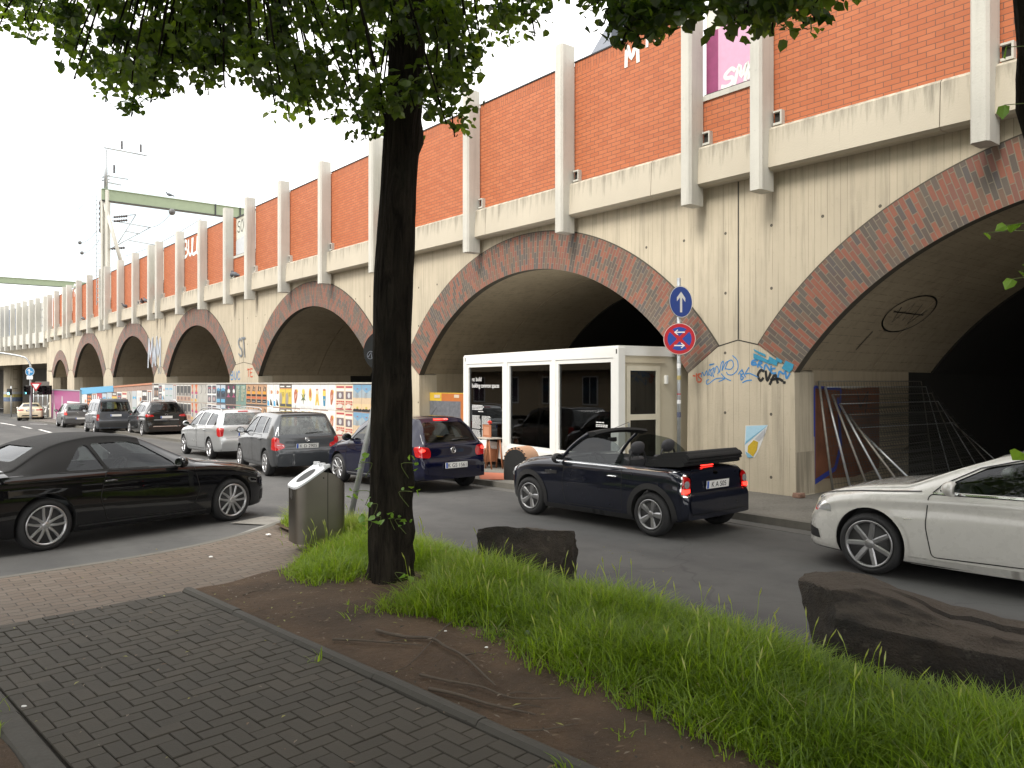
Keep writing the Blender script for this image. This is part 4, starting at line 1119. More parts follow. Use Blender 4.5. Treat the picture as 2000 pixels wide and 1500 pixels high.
        for sd in (.36, -.36): seat(sx, sd)
        for bx in sp.get('bench', [-.85]):
            m = MB(); m.box((bx - .2, -.6, fl - .04), (bx + .26, .6, fl + .12), 0, None, .05)
            T = Matrix.Translation((bx - .2, 0, fl + .08)) @ Matrix.Rotation(R(-18), 4, 'Y')
            m.box((-.06, -.6, 0), (.06, .6, .5), 0, T, .05)
            for yy in (-.36, .36): m.box((-.045, yy - .12, .5), (.045, yy + .12, .62), 0, T, .04)
            m.build('rear_seat', seat_mat, root, angle=50)
        dz = sp.get('dashz', sh.belt(x1 - .1) - .02)
        m = MB(); m.prism(rounded([(x1 - .06, .45), (x1 - .06, dz), (x1 - .25, dz + .02), (x1 - .45, dz - .06), (x1 - .42, .5)], .04), -W + .16, W - .16, 'y'); m.build('dashboard', cabin_dark, root)
        yw = .36
        M = Matrix.Translation((x1 - .56, yw, dz - .06)) @ Matrix.Rotation(R(-66), 4, 'Y')
        m = MB(); ring = [M @ Vector((.18 * math.cos(t), .18 * math.sin(t), 0)) for t in np.linspace(0, 2 * math.pi, 25)]
        m.tube(ring, .015, 8, 0, False); m.lathe([(.001, .02), (.05, .02), (.055, 0)], 12, 'z', (0, 0, 0))
        k = len(m.v) - 36
        for i in range(k, len(m.v)): m.v[i] = M @ m.v[i]
        for t in (0, math.pi, -math.pi / 2): m.tube([M @ Vector((.04 * math.cos(t), .04 * math.sin(t), 0)), M @ Vector((.175 * math.cos(t), .175 * math.sin(t), 0))], .013, 6)
        m.build('steering_wheel', black_plastic, root)
    return root, sh

def std(nose, tail, W, wr, xroof, xhead, xcowl, taper=1.0):
    """common plan curves: half width at the shoulder and at the top edge"""
    w = [(tail - .01, W * .80), (tail + .06, W * .885), (tail + .2, W * .95), (tail + .55, W * .99), (0, W), (nose - .8, W * .99), (nose - .45, W * .94), (nose - .2, W * .85), (nose - .06, W * .70), (nose + .01, W * .56)]
    wt = [(tail - .01, W * .70), (tail + .12, W * .80), (xroof - .02, wr), (xhead, wr + .01), (xcowl, W * .86), (nose - .4, W * .82), (nose - .12, W * .66), (nose + .01, W * .46)]
    return w, wt

def mirror_poly(h):
    """half outline (y>=0 side, from bottom to top) to a full one"""
    return [(y, z) for y, z in h] + [(-y, z) for y, z in h[::-1]]
def LP(cx, cy, d, pts):
    """outline round (cx,cy): a runs round the corner towards the side, z is height"""
    l = math.hypot(d[0], d[1]); ux, uy = -d[1] / l, d[0] / l
    return [(cx + ux * a, cy + uy * a, z) for a, z in pts]
def oval(ca, cz, ra, rz, n=14): return [(ca + ra * math.cos(t), cz + rz * math.sin(t)) for t in np.linspace(0, 2 * math.pi, n + 1)[:-1]]
DR = (.8, -.6); DF = (-.75, -.66)

# ---- black convertible with closed canvas hood (left foreground)
w, wt = std(2.14, -2.28, .885, .56, -1.0, .0, .82)
wt = [(-2.29, .62), (-2.1, .70), (-1.75, .72), (-1.3, .62), (-.9, .57), (0, .57), (.45, .64), (.82, .75), (1.75, .72), (2.02, .58), (2.15, .4)]
sp = dict(paint=paint('black car paint', (.004, .004, .005), rough=.2), roofmat=soft_top, fabric=(-1.76, .02), nst=150, wseg=48,
  top=[(-2.25, .33), (-2.285, .5), (-2.26, .62), (-2.2, .74), (-2.17, .9), (-2.1, .985), (-1.9, 1.02), (-1.72, 1.04), (-1.6, 1.10), (-1.3, 1.26), (-1.05, 1.345), (-.7, 1.40), (-.4, 1.405), (-.1, 1.375), (.1, 1.32), (.45, 1.15), (.82, .985), (1.1, .945), (1.5, .885), (1.85, .79), (2.03, .69), (2.1, .6), (2.145, .45), (2.13, .28)],
  bot=[(-2.29, .30), (-1.9, .2), (-1, .17), (1.3, .16), (1.7, .17), (2.15, .2)], belt=[(-2.29, .6), (-2.15, .84), (-1.8, .955), (-1, .945), (0, .92), (.8, .89), (1.4, .83), (1.9, .70), (2.15, .5)],
  w=w, wt=wt, xf=1.345, xr=-1.345, r=.325, rimr=.242, tw=.225, rim=dict(n=5, split=(-.052, .052), w0=.045, w1=.034, hub=.05, dish=-.012, a0=.4), darkrim=False, steer=.0, crease=.004,
  cab=(-1.42, .80), side=[[(-1.10, .972), (-.60, .957), (-.74, 1.275), (-.84, 1.255)], [(-.555, .955), (.43, .932), (.36, 1.01), (.02, 1.235), (-.18, 1.29), (-.695, 1.285)]],
  front=mirror_poly([(.66, 1.02), (.50, 1.30)]), rear=mirror_poly([(.46, 1.10), (.38, 1.27)]), rearglass=car_glass,
  doors=[[(-.58, .30), (.66, .27), (.78, .55), (.70, .895), (-.60, .925), (-.68, .6)]], hx=.14, hz=.80, mirror=(.42, .93), handlemat=simple('black gloss handle', (.01, .01, .01), .15, coat=1),
  strips=[([(-1.2, .955), (-.5, .938), (.5, .915)], .012, seal_black), ([(-.95, .26), (.9, .24)], .02, black_plastic)],
  lamps=[('headlight', LP(1.95, .66, DF, [(-.16, .63), (-.13, .70), (.05, .745), (.17, .765), (.15, .70), (.03, .62)]), DF, clear_lens, .006),
         ('tail_light', LP(-2.18, .72, DR, [(-.12, .8), (-.1, .9), (.1, .9), (.16, .82), (.05, .74)]), DR, red_lens, .006),
         ('air_intake', LP(2.0, .62, DF, [(-.14, .26), (-.14, .42), (.1, .42), (.12, .28)]), DF, black_plastic, 0)],
  single=[('grille', [(3, -.3, .5), (3, -.3, .6), (3, .3, .6), (3, .3, .5)], (-1, 0, 0), black_plastic, .004)],
  plates=[('rear', -2.292, 0, .55, 0, ''), ('front', 2.152, 0, .36, 0, '')], seatx=-.32, bench=[-1.02])
make_car('convertible', 'glossy black convertible with its black canvas top closed, nearest the camera on the left', (-5.63, 11.29), 55.5, sp)

# ---- white coupe cut off by the right edge
w, wt = std(2.20, -2.42, .885, .55, -1.2, .15, 1.0)
merc = dict(paint=paint('cream white car paint', (.57, .56, .525), rough=.28), nst=150, wseg=56,
  top=[(-2.39, .33), (-2.42, .5), (-2.38, .72), (-2.31, .95), (-2.1, 1.04), (-1.75, 1.07), (-1.3, 1.22), (-.8, 1.36), (-.3, 1.40), (.1, 1.37), (.5, 1.235), (.98, 1.03), (1.15, 1.00), (1.55, .945), (1.85, .87), (2.01, .80), (2.09, .73), (2.14, .635), (2.16, .60), (2.19, .56), (2.205, .40), (2.20, .30), (2.205, .24)],
  bot=[(-2.42, .30), (-1.9, .2), (-1, .17), (1.3, .17), (1.75, .18), (2.18, .19)], belt=[(-2.42, .6), (-2.25, .88), (-1.6, .99), (-.5, .965), (.4, .935), (1.0, .90), (1.5, .85), (1.9, .74), (2.17, .52)],
  w=w, wt=wt, xf=1.38, xr=-1.38, r=.33, rimr=.25, tw=.23, rim=dict(n=7, w0=.066, w1=.056, hub=.06, dish=-.015, a0=1.75), darkrim=True, crease=.005,
  cab=(-1.35, 1.0), side=[[(-.45, .985), (.70, .955), (.62, 1.03), (.30, 1.215), (-.05, 1.30), (-.45, 1.315)], [(-1.35, 1.02), (-.52, .99), (-.52, 1.31), (-.95, 1.25)]],
  front=mirror_poly([(.72, 1.012), (.50, 1.32)]), rear=mirror_poly([(.56, 1.10), (.44, 1.30)]),
  doors=[[(-.55, .32), (.745, .285), (.80, .60), (.77, .925), (-.55, .96)]], hx=.12, hz=.84, mirror=(.52, .965),
  strips=[([(-1.3, .992), (-.45, .966), (.2, .953), (.74, .938)], .016, chrome), ([(.74, .94), (.66, 1.03), (.36, 1.205), (0, 1.305), (-.4, 1.335)], .012, seal_black, 'window_trim'), ([(1.02, .655), (.93, .655)], .014, chrome, 'side_badge'),
          ([(-.95, .235), (.0, .228), (.97, .222)], .085, MATS['cream white car paint'], 'side_skirt'), ([(1.97, .80), (1.8, .845), (1.5, .885), (1.15, .915), (.85, .945)], .009, seal_black, 'bonnet_gap')],
  lamps=[('headlight', LP(1.97, .68, DF, [(-.20, .62), (-.19, .70), (-.02, .765), (.15, .805), (.20, .80), (.15, .70), (.02, .63)]), DF, clear_lens, .008),
         ('indicator', LP(2.0, .66, DF, [(-.06, .612), (-.05, .645), (.06, .665), (.05, .63)]), DF, red_lens, .008),
         ('air_intake', LP(2.08, .56, DF, [(-.22, .30), (-.2, .40), (.12, .43), (.15, .40), (.12, .30)]), DF, black_plastic, .0),
         ('fog_light', LP(2.09, .55, DF, [(-.04, .335), (-.04, .37), (.10, .38), (.10, .345)]), DF, chrome, .012),
         ('tail_light', LP(-2.3, .72, DR, [(-.12, .8), (-.1, .9), (.1, .9), (.16, .82), (.05, .74)]), DR, red_lens, .006)],
  single=[('grille', [(3, -.42, .46), (3, -.46, .7), (3, .46, .7), (3, .42, .46)], (-1, 0, 0), black_plastic, .004)],
  plates=[('front', 2.185, 0, .36, 0, '')], seatx=-.18, bench=[-.95], seath=.02)
mcr, mcs = make_car('coupe', 'cream white coupe with seven-spoke wheels, cut off at the right of the street', (5.41, 8.15), 133.0, merc)
for sd in (1, -1):
    for ax in (1.38, -1.38):
        t = np.linspace(-.2, math.pi + .2, 28); ri, ro = .377, .415
        mcs.patch('wheel_arch_lip', [(ax + ro * math.cos(a), sd * 2, .345 + ro * math.sin(a)) for a in t] + [(ax + ri * math.cos(a), sd * 2, .345 + ri * math.sin(a)) for a in t[::-1]], (0, -sd, 0), MATS['cream white car paint'], mcr, off=.012, grid=.05)

# ---- open small convertible in the middle
W = .84
sp = dict(paint=paint('blue grey car paint', (.012, .014, .024), metal=.25, rough=.3), nst=140, wseg=48, open=True,
  top=[(-1.80, .33), (-1.83, .48), (-1.815, .585), (-1.75, .63), (-1.735, .70), (-1.725, .82), (-1.69, .91), (-1.58, .945), (-1.2, .95), (0, .945), (.62, .96), (.76, .99), (1.1, .965), (1.45, .905), (1.68, .82), (1.82, .70), (1.895, .52), (1.89, .3)],
  bot=[(-1.84, .30), (-1.5, .2), (-.9, .17), (.9, .16), (1.3, .18), (1.9, .22)], belt=[(-1.84, .58), (-1.74, .80), (-1.5, .895), (-.8, .905), (.5, .90), (1.0, .88), (1.5, .79), (1.8, .64), (1.9, .45)],
  w=[(-1.84, .66), (-1.77, .74), (-1.6, .80), (-1.2, .835), (0, .835), (1.2, .835), (1.5, .80), (1.75, .70), (1.86, .56), (1.91, .42)],
  wt=[(-1.84, .55), (-1.7, .66), (-1.2, .75), (0, .77), (.7, .75), (1.3, .70), (1.7, .55), (1.91, .34)], xf=1.233, xr=-1.233, r=.305, rimr=.205, tw=.19, gap=.04, steer=.06,
  rim=dict(n=5, w0=.06, w1=.095, hub=.055, dish=-.016, a0=1.9), darkrim=True, cockpit=[(-1.12, -.66), (.50, -.66), (.62, -.5), (.64, 0), (.62, .5), (.50, .66), (-1.12, .66)],
  cab=(-1.1, .72), doors=[[(-.72, .30), (.42, .28), (.48, .6), (.44, .885), (-.72, .885)]], hx=.17, hz=.775, handlemat=chrome, mirror=(.50, .92), mirmat=black_plastic,
  strips=[([(-1.66, .915), (-1.2, .912), (-.4, .918), (.55, .918)], .022, chrome, 'chrome_trim'), ([(-.88, .225), (.9, .215)], .07, black_plastic, 'sill_trim'), ([(.60, .74), (.86, .735)], .05, black_plastic, 'side_scuttle'), ([(.64, .755), (.82, .752)], .010, chrome, 'side_scuttle_bar')],
  lamps=[('tail_light_frame', LP(-1.71, .66, DR, [(a, z) for a, z in rounded([(-.075, .60), (-.085, .84), (.045, .885), (.075, .84), (.105, .60), (.02, .575)], .05)]), DR, chrome, .004),
         ('headlight', LP(1.72, .60, DF, oval(0, .70, .12, .12)), DF, clear_lens, .02),
         ('side_light', [(.735 + .028 * math.cos(t), 2, .745 + .028 * math.sin(t)) for t in np.linspace(0, 6.28, 13)[:-1]], (0, -1), clear_lens, .01)],
  single=[('rear_bumper', [(-4, y, z) for y, z in rounded(mirror_poly([(.66, .36), (.69, .52), (.64, .585)]), .05)], (1, 0, 0), MATS['blue grey car paint'], .018), ('boot_lid', [(-4, y, z) for y, z in rounded(mirror_poly([(.56, .62), (.60, .80), (.54, .905)]), .06)], (1, 0, 0), MATS['blue grey car paint'], .002),
          ('boot_gap', [(-4, y, z) for y, z in [(-.52, .612), (-.52, .622), (.52, .622), (.52, .612)]], (1, 0, 0), seal_black, .0025),
          ('rear_badge', [(-4, .055 * math.cos(t), .865 + .02 * math.sin(t)) for t in np.linspace(0, 6.28, 13)[:-1]], (1, 0, 0), chrome, .01)],
  plates=[('rear', -1.765, 0, .715, -4, 'K A 505')], seatx=-.15, bench=[-.82], dashz=.93)
mini, msh = make_car('open_convertible', 'small dark blue grey convertible with its roof folded down', (1.67, 12.13), 131.0, sp)
for sd in (1, -1):
    msh.patch('tail_light', [(p[0], sd * p[1], p[2]) for p in LP(-1.71, .66, DR, rounded([(-.055, .62), (-.063, .825), (.04, .86), (.06, .825), (.085, .62), (.02, .597)], .04))], (DR[0], sd * DR[1], 0), red_lens, mini, off=.011, bulge=.006, grid=.03)
    msh.patch('reversing_light', [(p[0], sd * p[1], p[2]) for p in LP(-1.71, .66, DR, oval(.005, .745, .045, .05))], (DR[0], sd * DR[1], 0), clear_lens, mini, off=.019, bulge=.004, grid=.03)
    msh.patch('brake_light', [(p[0], sd * p[1], p[2]) for p in LP(-1.71, .66, DR, [(-.045, .635), (-.045, .685), (.068, .685), (.073, .63), (.02, .615)])], (DR[0], sd * DR[1], 0), red_lit, mini, off=.020, grid=.03)
    for ax, nm in ((sp['xf'], 'wheel_arch_trim'), (sp['xr'], 'wheel_arch_trim')):
        t = np.linspace(-.25, math.pi + .25, 26); ri, ro = .335, .415
        ring = [(ax + ro * math.cos(a), sd * 2, .32 + ro * math.sin(a)) for a in t] + [(ax + ri * math.cos(a), sd * 2, .32 + ri * math.sin(a)) for a in t[::-1]]
        msh.patch(nm, ring, (0, -sd, 0), black_plastic, mini, off=.010, grid=.04)
mini.scale = (.975, .975, .975)
msh.strip('high_brake_light', [(-1.58, -.13, 3), (-1.58, .13, 3)], (0, 0, -1), .035, red_lit, mini, off=.012, thick=.02)
msh.strip('bumper_trim', [(-4, -.6, .30), (-4, .6, .30)], (1, 0, 0), .07, black_plastic, mini, off=.006)
# windscreen frame, screen, side glass, folded hood, roll bars
m = MB(); A0 = [(.62, -.69, .95), (.42, -.655, 1.15), (.17, -.60, 1.33)]
top = [(.17, y, 1.33 + .045 * (1 - (y / .6) ** 2)) for y in np.linspace(-.6, .6, 9)]
m.tube(catmull(A0 + top[1:-1] + [(p[0], -p[1], p[2]) for p in A0[::-1]], 3), .028, 8)
m.build('windscreen_frame', MATS['blue grey car paint'], mini)
m = MB()
for k in range(8):
    (x0, y0, z0), (x1, y1, z1) = top[k], top[k + 1]
    m.add([(x0 + .05, y0, z0 - .03), (x1 + .05, y1, z1 - .03), (x1 + .03, y1, z1 + .03), (x0 + .03, y0, z0 + .03), (x0 - .16, y0, z0 + .05), (x1 - .16, y1, z1 + .05), (x0 - .20, y0, z0 + .015), (x1 - .20, y1, z1 + .015), (x0 - .1, y0, z0 - .03), (x1 - .1, y1, z1 - .03)],
          [(0, 1, 2, 3), (3, 2, 5, 4), (4, 5, 7, 6), (6, 7, 9, 8), (8, 9, 1, 0)], 0, True)
    if k == 0: m.add([(x0 + .05, y0, z0 - .03), (x0 + .03, y0, z0 + .03), (x0 - .16, y0, z0 + .05), (x0 - .20, y0, z0 + .015), (x0 - .1, y0, z0 - .03)], [(0, 1, 2, 3, 4)], 0)
    if k == 7: m.add([(x1 + .05, y1, z1 - .03), (x1 + .03, y1, z1 + .03), (x1 - .16, y1, z1 + .05), (x1 - .20, y1, z1 + .015), (x1 - .1, y1, z1 - .03)], [(0, 1, 2, 3, 4)], 0)
m.build('roof_header', soft_top, mini, merge=True, angle=40)
m = MB(); g0 = [(.66 + .05 * (1 - (y / .66) ** 2), y, .97) for y in np.linspace(-.66, .66, 9)]; g1 = [(.20 + .03 * (1 - (y / .58) ** 2), y, 1.33 + .04 * (1 - (y / .58) ** 2)) for y in np.linspace(-.58, .58, 9)]
m.add(g0 + g1, [(i, i + 1, 10 + i, 9 + i) for i in range(8)], 0, True); m.build('windscreen', car_glass, mini)
for sd in (1, -1):
    o = [(-.70, .91), (.50, .92), (.40, 1.08), (.16, 1.27), (-.05, 1.30), (-.45, 1.25), (-.68, 1.08)]
    MB().add([(x, sd * (.775 - (z - .91) * .38), z) for x, z in rounded(o, .07)], [list(range(len(o) * 5))], 0, False).build('window', car_glass, mini)
m = MB()
for k, (z, x0, x1, wd, th) in enumerate(((.955, -1.70, -1.02, .66, .05), (1.005, -1.74, -1.06, .65, .045), (1.05, -1.76, -1.12, .63, .045), (1.09, -1.72, -1.2, .60, .035))):
    sec = rounded([(x0, z + .045), (x0 + .05, z + th + .06), (-1.3, z + th + .015), (x1, z + th - .02), (x1 + .04, z), (-1.3, z + .0), (x0 + .06, z + .02)], .03)
    m.prism(sec, -wd, wd, 'y', 0, None, True)
m.build('folded_hood', soft_top, mini, angle=35)
for yy in (-.36, .36): MB().tube(catmull([(-.62, yy - .17, .9), (-.62, yy - .16, 1.06), (-.62, yy - .08, 1.13), (-.62, yy + .08, 1.13), (-.62, yy + .16, 1.06), (-.62, yy + .17, .9)], 4), .016, 8).build('roll_bar', black_plastic, mini)
MB().tube(catmull([(.25, 0, 1.38), (.1, .02, 1.42), (-.2, .05, 1.52)], 4), .004, 5).build('antenna', black_plastic, mini)
MB().box((.18, -.1, 1.19), (.21, .1, 1.26), 0, None, .02).build('rear_view_mirror', black_plastic, mini)

# ---- hatchbacks, estate, van and saloon of the queue
def hatch(L, W, H, nose, tail, xf, xr, r, rimr, rim, pm, belt=.93, rear_low=.92, roof_x=None, raked=.35, hood=.98, cowl=1.0, head=.35, wr=.57, glass_low=None, nst=96, **kw):
    """five-door body: tail, tailgate, roof, screen and bonnet in side view"""
    gl = rear_low + .05
    rx = roof_x if roof_x is not None else tail + .12 + raked
    top = [(tail + .03, .32), (tail, .45), (tail + .005, .57), (tail + .06, .64), (tail + .085, .75), (tail + .115, rear_low), (tail + .13 + raked * .45, (rear_low + H) / 2 + .04), (rx - .03, H - .075), (rx + .06, H - .028), (rx + .5, H - .003), ((rx + head) / 2 + .25, H), (head - .05, H - .05), (head + .22, H - .16), (cowl - .2, hood + .11), (cowl, hood), (cowl + .3, hood - .05), (nose - .38, hood - .17), (nose - .16, hood - .29), (nose - .05, .54), (nose, .42), (nose - .01, .28)]
    w, wt = std(nose, tail, W, wr, rx, head, cowl)
    d = dict(paint=pm, top=top, bot=[(tail, .30), (tail + .35, .22), (xr + .5, .19), (xf - .4, .18), (xf + .5, .2), (nose, .25)], nst=nst,
      belt=[(tail, .56), (tail + .12, belt - .03), (xr, belt + .015), (0, belt - .005), (xf - .45, belt - .05), (nose - .45, belt - .16), (nose - .1, belt - .34), (nose + .01, belt - .45)],
      w=w, wt=wt, xf=xf, xr=xr, r=r, rimr=rimr, tw=.19, rim=rim, cab=(tail + .16, cowl), sillz=.24)
    d.update(kw); return d
five = dict(n=5, w0=.06, w1=.07, hub=.06, dish=-.01); seven = dict(n=7, w0=.045, w1=.05, hub=.055, dish=-.008); ten = dict(n=10, w0=.03, w1=.035, hub=.05, dish=-.01); cover = dict(n=7, w0=.055, w1=.085, hub=.09, dish=-.004)

# dark blue hatchback half behind the trunk
nv = paint('navy car paint', (.003, .004, .019), rough=.2)
sp = hatch(3.97, .842, 1.46, 2.035, -1.935, 1.235, -1.235, .31, .225, ten, nv, raked=.42, nst=120, wseg=44,
  side=[[(-.05, .965), (.72, .945), (.60, 1.06), (.36, 1.22), (.1, 1.315), (-.05, 1.325)], [(-.78, .975), (-.12, .967), (-.12, 1.33), (-.55, 1.325), (-.80, 1.25)], [(-1.2, .99), (-.85, .98), (-.87, 1.245), (-1.06, 1.2)]],
  front=mirror_poly([(.64, 1.05), (.50, 1.34)]), rear=mirror_poly([(.60, .955), (.60, 1.0), (.49, 1.335)]), rearglass=car_glass,
  doors=[[(-.10, .3), (.80, .29), (.86, .6), (.76, .92), (-.10, .935)], [(-.9, .55), (-.75, .3), (-.12, .3), (-.12, .935), (-.86, .945)]], hx=.12, hz=.83, mirror=(.66, .96), mirmat=black_plastic,
  strips=[([(-.75, .27), (.85, .26)], .016, chrome, 'sill_trim')],
  lamps=[('tail_light', LP(-1.81, .70, DR, rounded([(-.15, .67), (-.16, .78), (-.12, .87), (.08, .90), (.17, .88), (.13, .70)], .04)), DR, red_lens, .008),
         ('brake_light', LP(-1.81, .70, DR, oval(.0, .82, .07, .045)), DR, red_lit, .018), ('headlight', LP(1.83, .62, DF, [(-.13, .58), (-.1, .68), (.2, .74), (.17, .62)]), DF, clear_lens, .006)],
  single=[('rear_bumper', [(-4, y, z) for y, z in rounded(mirror_poly([(.62, .34), (.66, .60), (.60, .645)]), .05)], (1, 0, 0), nv, .006), ('tailgate_gap', [(-4, -.58, .648), (-4, -.58, .656), (-4, .58, .656), (-4, .58, .648)], (1, 0, 0), seal_black, .004)],
  plates=[('rear', -1.952, 0, .52, 0, 'K GS 1561')])
polo, psh = make_car('hatchback', 'dark blue hatchback with lit brake lights behind the tree trunk', (-2.28, 16.38), 131.0, sp)
psh.strip('high_brake_light', [(-4, -.17, 1.385), (-4, .17, 1.385)], (1, 0, 0), .025, red_lit, polo, off=.006, thick=.01)
def roundel(sh, root, z, r, letters=None, style='ring'):
    q, nn = sh.hit((-4, 0, z), (1, 0, 0)); tilt = math.asin(max(-1, min(1, nn.z)))
    M = Matrix.Translation(q + nn * .006) @ Matrix.Rotation(-math.pi / 2, 4, 'Z') @ Matrix.Rotation(-tilt, 4, 'X')
    m = MB(); t = np.linspace(0, 2 * math.pi, 29)
    m.tube([M @ Vector((r * math.cos(a), 0, r * math.sin(a))) for a in t], r * .11, 6, 0, False)
    if style == 'vw':
        k = r * .86
        m.ribbon([(-k * .42, k * .86), (0, k * .05), (k * .42, k * .86)], r * .17, M, 0, -.004); m.ribbon([(-k * .93, k * .3), (-k * .42, -k * .82), (0, k * .02), (k * .42, -k * .82), (k * .93, k * .3)], r * .17, M, 0, -.005)
    elif style == 'swoosh':
        m.ribbon(catmull([(-r * .5, -r * .2), (0, r * .5), (r * .5, r * .25), (r * .1, -.1 * r), (0, -r * .6)], 5), r * .35, M, 0, -.004)
    elif style == 'bolt': m.ribbon([(-r * 1.3, 0), (r * .1, .02), (-r * .1, -.02), (r * 1.3, 0)], r * .2, M, 0, -.004)
    elif style == 'oval':
        pass
    m.build('badge', chrome, root)
roundel(psh, polo, .80, .055, style='vw')
def wiper(sh, root, z, y0, y1):
    a = [sh.hit((-4, y, z + zz), (1, 0, 0)) for y, zz in ((y0, 0), ((y0 + y1) / 2, .012), (y1, .018))]
    MB().tube([q + n * .02 for q, n in a], [.014, .009, .006], 6).build('wiper', black_plastic, root)
wiper(psh, polo, .985, 0, -.42)
MB().tube([(-1.1, 0, 1.45), (-1.3, 0, 1.62)], .005, 5).build('antenna', black_plastic, polo)

# dark grey hatchback
fg = paint('graphite car paint', (.055, .06, .066), metal=.5, rough=.35)
sp = hatch(4.0, .825, 1.498, 2.02, -1.97, 1.23, -1.23, .305, .21, cover, fg, raked=.27, belt=.95, rear_low=.95, hood=1.0, head=.45, cowl=1.05, wr=.575, nst=110, wseg=40,
  side=[[(-.05, .985), (.78, .97), (.66, 1.08), (.46, 1.24), (.18, 1.36), (-.05, 1.375)], [(-.86, .99), (-.12, .986), (-.12, 1.38), (-.86, 1.375)], [(-1.38, 1.01), (-.93, .995), (-.93, 1.37), (-1.22, 1.34)]],
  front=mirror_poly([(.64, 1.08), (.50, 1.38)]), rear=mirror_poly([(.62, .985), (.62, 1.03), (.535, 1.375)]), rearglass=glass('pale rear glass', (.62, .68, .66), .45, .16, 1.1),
  doors=[[(-.10, .3), (.82, .29), (.88, .6), (.80, .94), (-.10, .955)], [(-.95, .6), (-.78, .3), (-.12, .3), (-.12, .955), (-.94, .96)]], hx=.12, hz=.85, mirror=(.72, .98), mirmat=black_plastic,
  lamps=[('tail_light', LP(-1.85, .70, DR, rounded([(-.17, .68), (-.15, .76), (-.06, .80), (-.05, .90), (.05, .93), (.13, .90), (.15, .64), (-.02, .62)], .03)), DR, red_lens, .008),
         ('reversing_light', LP(-1.85, .70, DR, [(-.15, .70), (-.14, .75), (.03, .78), (.05, .735)]), DR, clear_lens, .014), ('headlight', LP(1.83, .62, DF, [(-.13, .6), (-.1, .7), (.2, .76), (.17, .64)]), DF, clear_lens, .006)],
  single=[('rear_bumper', [(-4, y, z) for y, z in rounded(mirror_poly([(.66, .33), (.70, .58), (.64, .635)]), .05)], (1, 0, 0), fg, .006), ('tailgate_gap', [(-4, -.6, .638), (-4, -.6, .646), (-4, .6, .646), (-4, .6, .638)], (1, 0, 0), seal_black, .004),
          ('spoiler', [(-4, y, z) for y, z in mirror_poly([(.53, 1.40), (.50, 1.435)])], (1, 0, 0), seal_black, .008)],
  plates=[('rear', -1.91, 0, .715, -10, 'K D 2905')])
fab, fsh = make_car('hatchback', 'dark grey hatchback with unlit red tail lamps, waiting in front of the postered boards', (-5.43, 18.98), 122.0, sp)
roundel(fsh, fab, .855, .042, style='swoosh'); wiper(fsh, fab, 1.0, .02, -.38)
MB().tube([(-.9, 0, 1.49), (-1.02, 0, 1.66)], .004, 5).build('antenna', black_plastic, fab)

# silver estate
sv = paint('silver car paint', (.50, .52, .53), metal=.65, rough=.32)
sp = hatch(4.5, .875, 1.50, 2.22, -2.26, 1.35, -1.35, .31, .22, seven, sv, raked=.34, belt=.96, rear_low=.97, hood=1.0, head=.42, cowl=1.08, wr=.58, nst=110, wseg=40,
  side=[[(-.05, .995), (.80, .975), (.68, 1.08), (.46, 1.24), (.18, 1.36), (-.05, 1.38)], [(-.92, 1.0), (-.12, .996), (-.12, 1.385), (-.92, 1.375)], [(-1.85, 1.03), (-1.0, 1.005), (-1.0, 1.37), (-1.62, 1.33)]],
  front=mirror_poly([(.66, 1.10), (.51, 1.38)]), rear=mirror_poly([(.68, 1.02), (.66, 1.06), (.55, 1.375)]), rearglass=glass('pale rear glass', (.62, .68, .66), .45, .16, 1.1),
  doors=[[(-.10, .3), (.86, .29), (.92, .6), (.84, .95), (-.10, .965)], [(-1.02, .6), (-.85, .3), (-.12, .3), (-.12, .965), (-1.0, .975)]], hx=.12, hz=.87, mirror=(.75, .985),
  strips=[([(-1.0, .52), (.85, .5)], .035, sv, 'rubbing_strip')],
  lamps=[('tail_light', LP(-2.12, .77, DR, rounded([(-.09, .70), (-.11, .93), (.05, .965), (.13, .93), (.10, .72), (.02, .68)], .03)), DR, red_lens, .01),
         ('brake_light', LP(-2.12, .77, DR, [(-.06, .86), (-.07, .92), (.07, .93), (.08, .87)]), DR, amber_lens, .016), ('headlight', LP(2.02, .66, DF, [(-.13, .6), (-.1, .7), (.2, .76), (.17, .64)]), DF, clear_lens, .006)],
  single=[('rear_bumper', [(-4, y, z) for y, z in rounded(mirror_poly([(.70, .33), (.76, .58), (.68, .635)]), .05)], (1, 0, 0), sv, .008), ('tailgate_gap', [(-4, -.62, .638), (-4, -.62, .648), (-4, .62, .648), (-4, .62, .638)], (1, 0, 0), seal_black, .004)],
  rstrips=[([(-.5, .865), (.5, .865)], .03, chrome, 'tailgate_trim')], plates=[('rear', -2.20, .0, .74, -8, '')])
ast, ash = make_car('estate_car', 'silver estate car with roof rails standing ahead of the dark grey hatchback', (-8.35, 23.05), 127.5, sp)
ash.strip('high_brake_light', [(-4, -.15, 1.42), (-4, .15, 1.42)], (1, 0, 0), .03, red_lens, ast, off=.006, thick=.01); wiper(ash, ast, 1.04, .0, -.4)
for sd in (1, -1): MB().tube(catmull([(-1.75, sd * .60, 1.43), (-1.6, sd * .6, 1.50), (-.6, sd * .6, 1.53), (.15, sd * .6, 1.50), (.3, sd * .6, 1.43)], 4), .017, 8).build('roof_rail', alloy, ast)

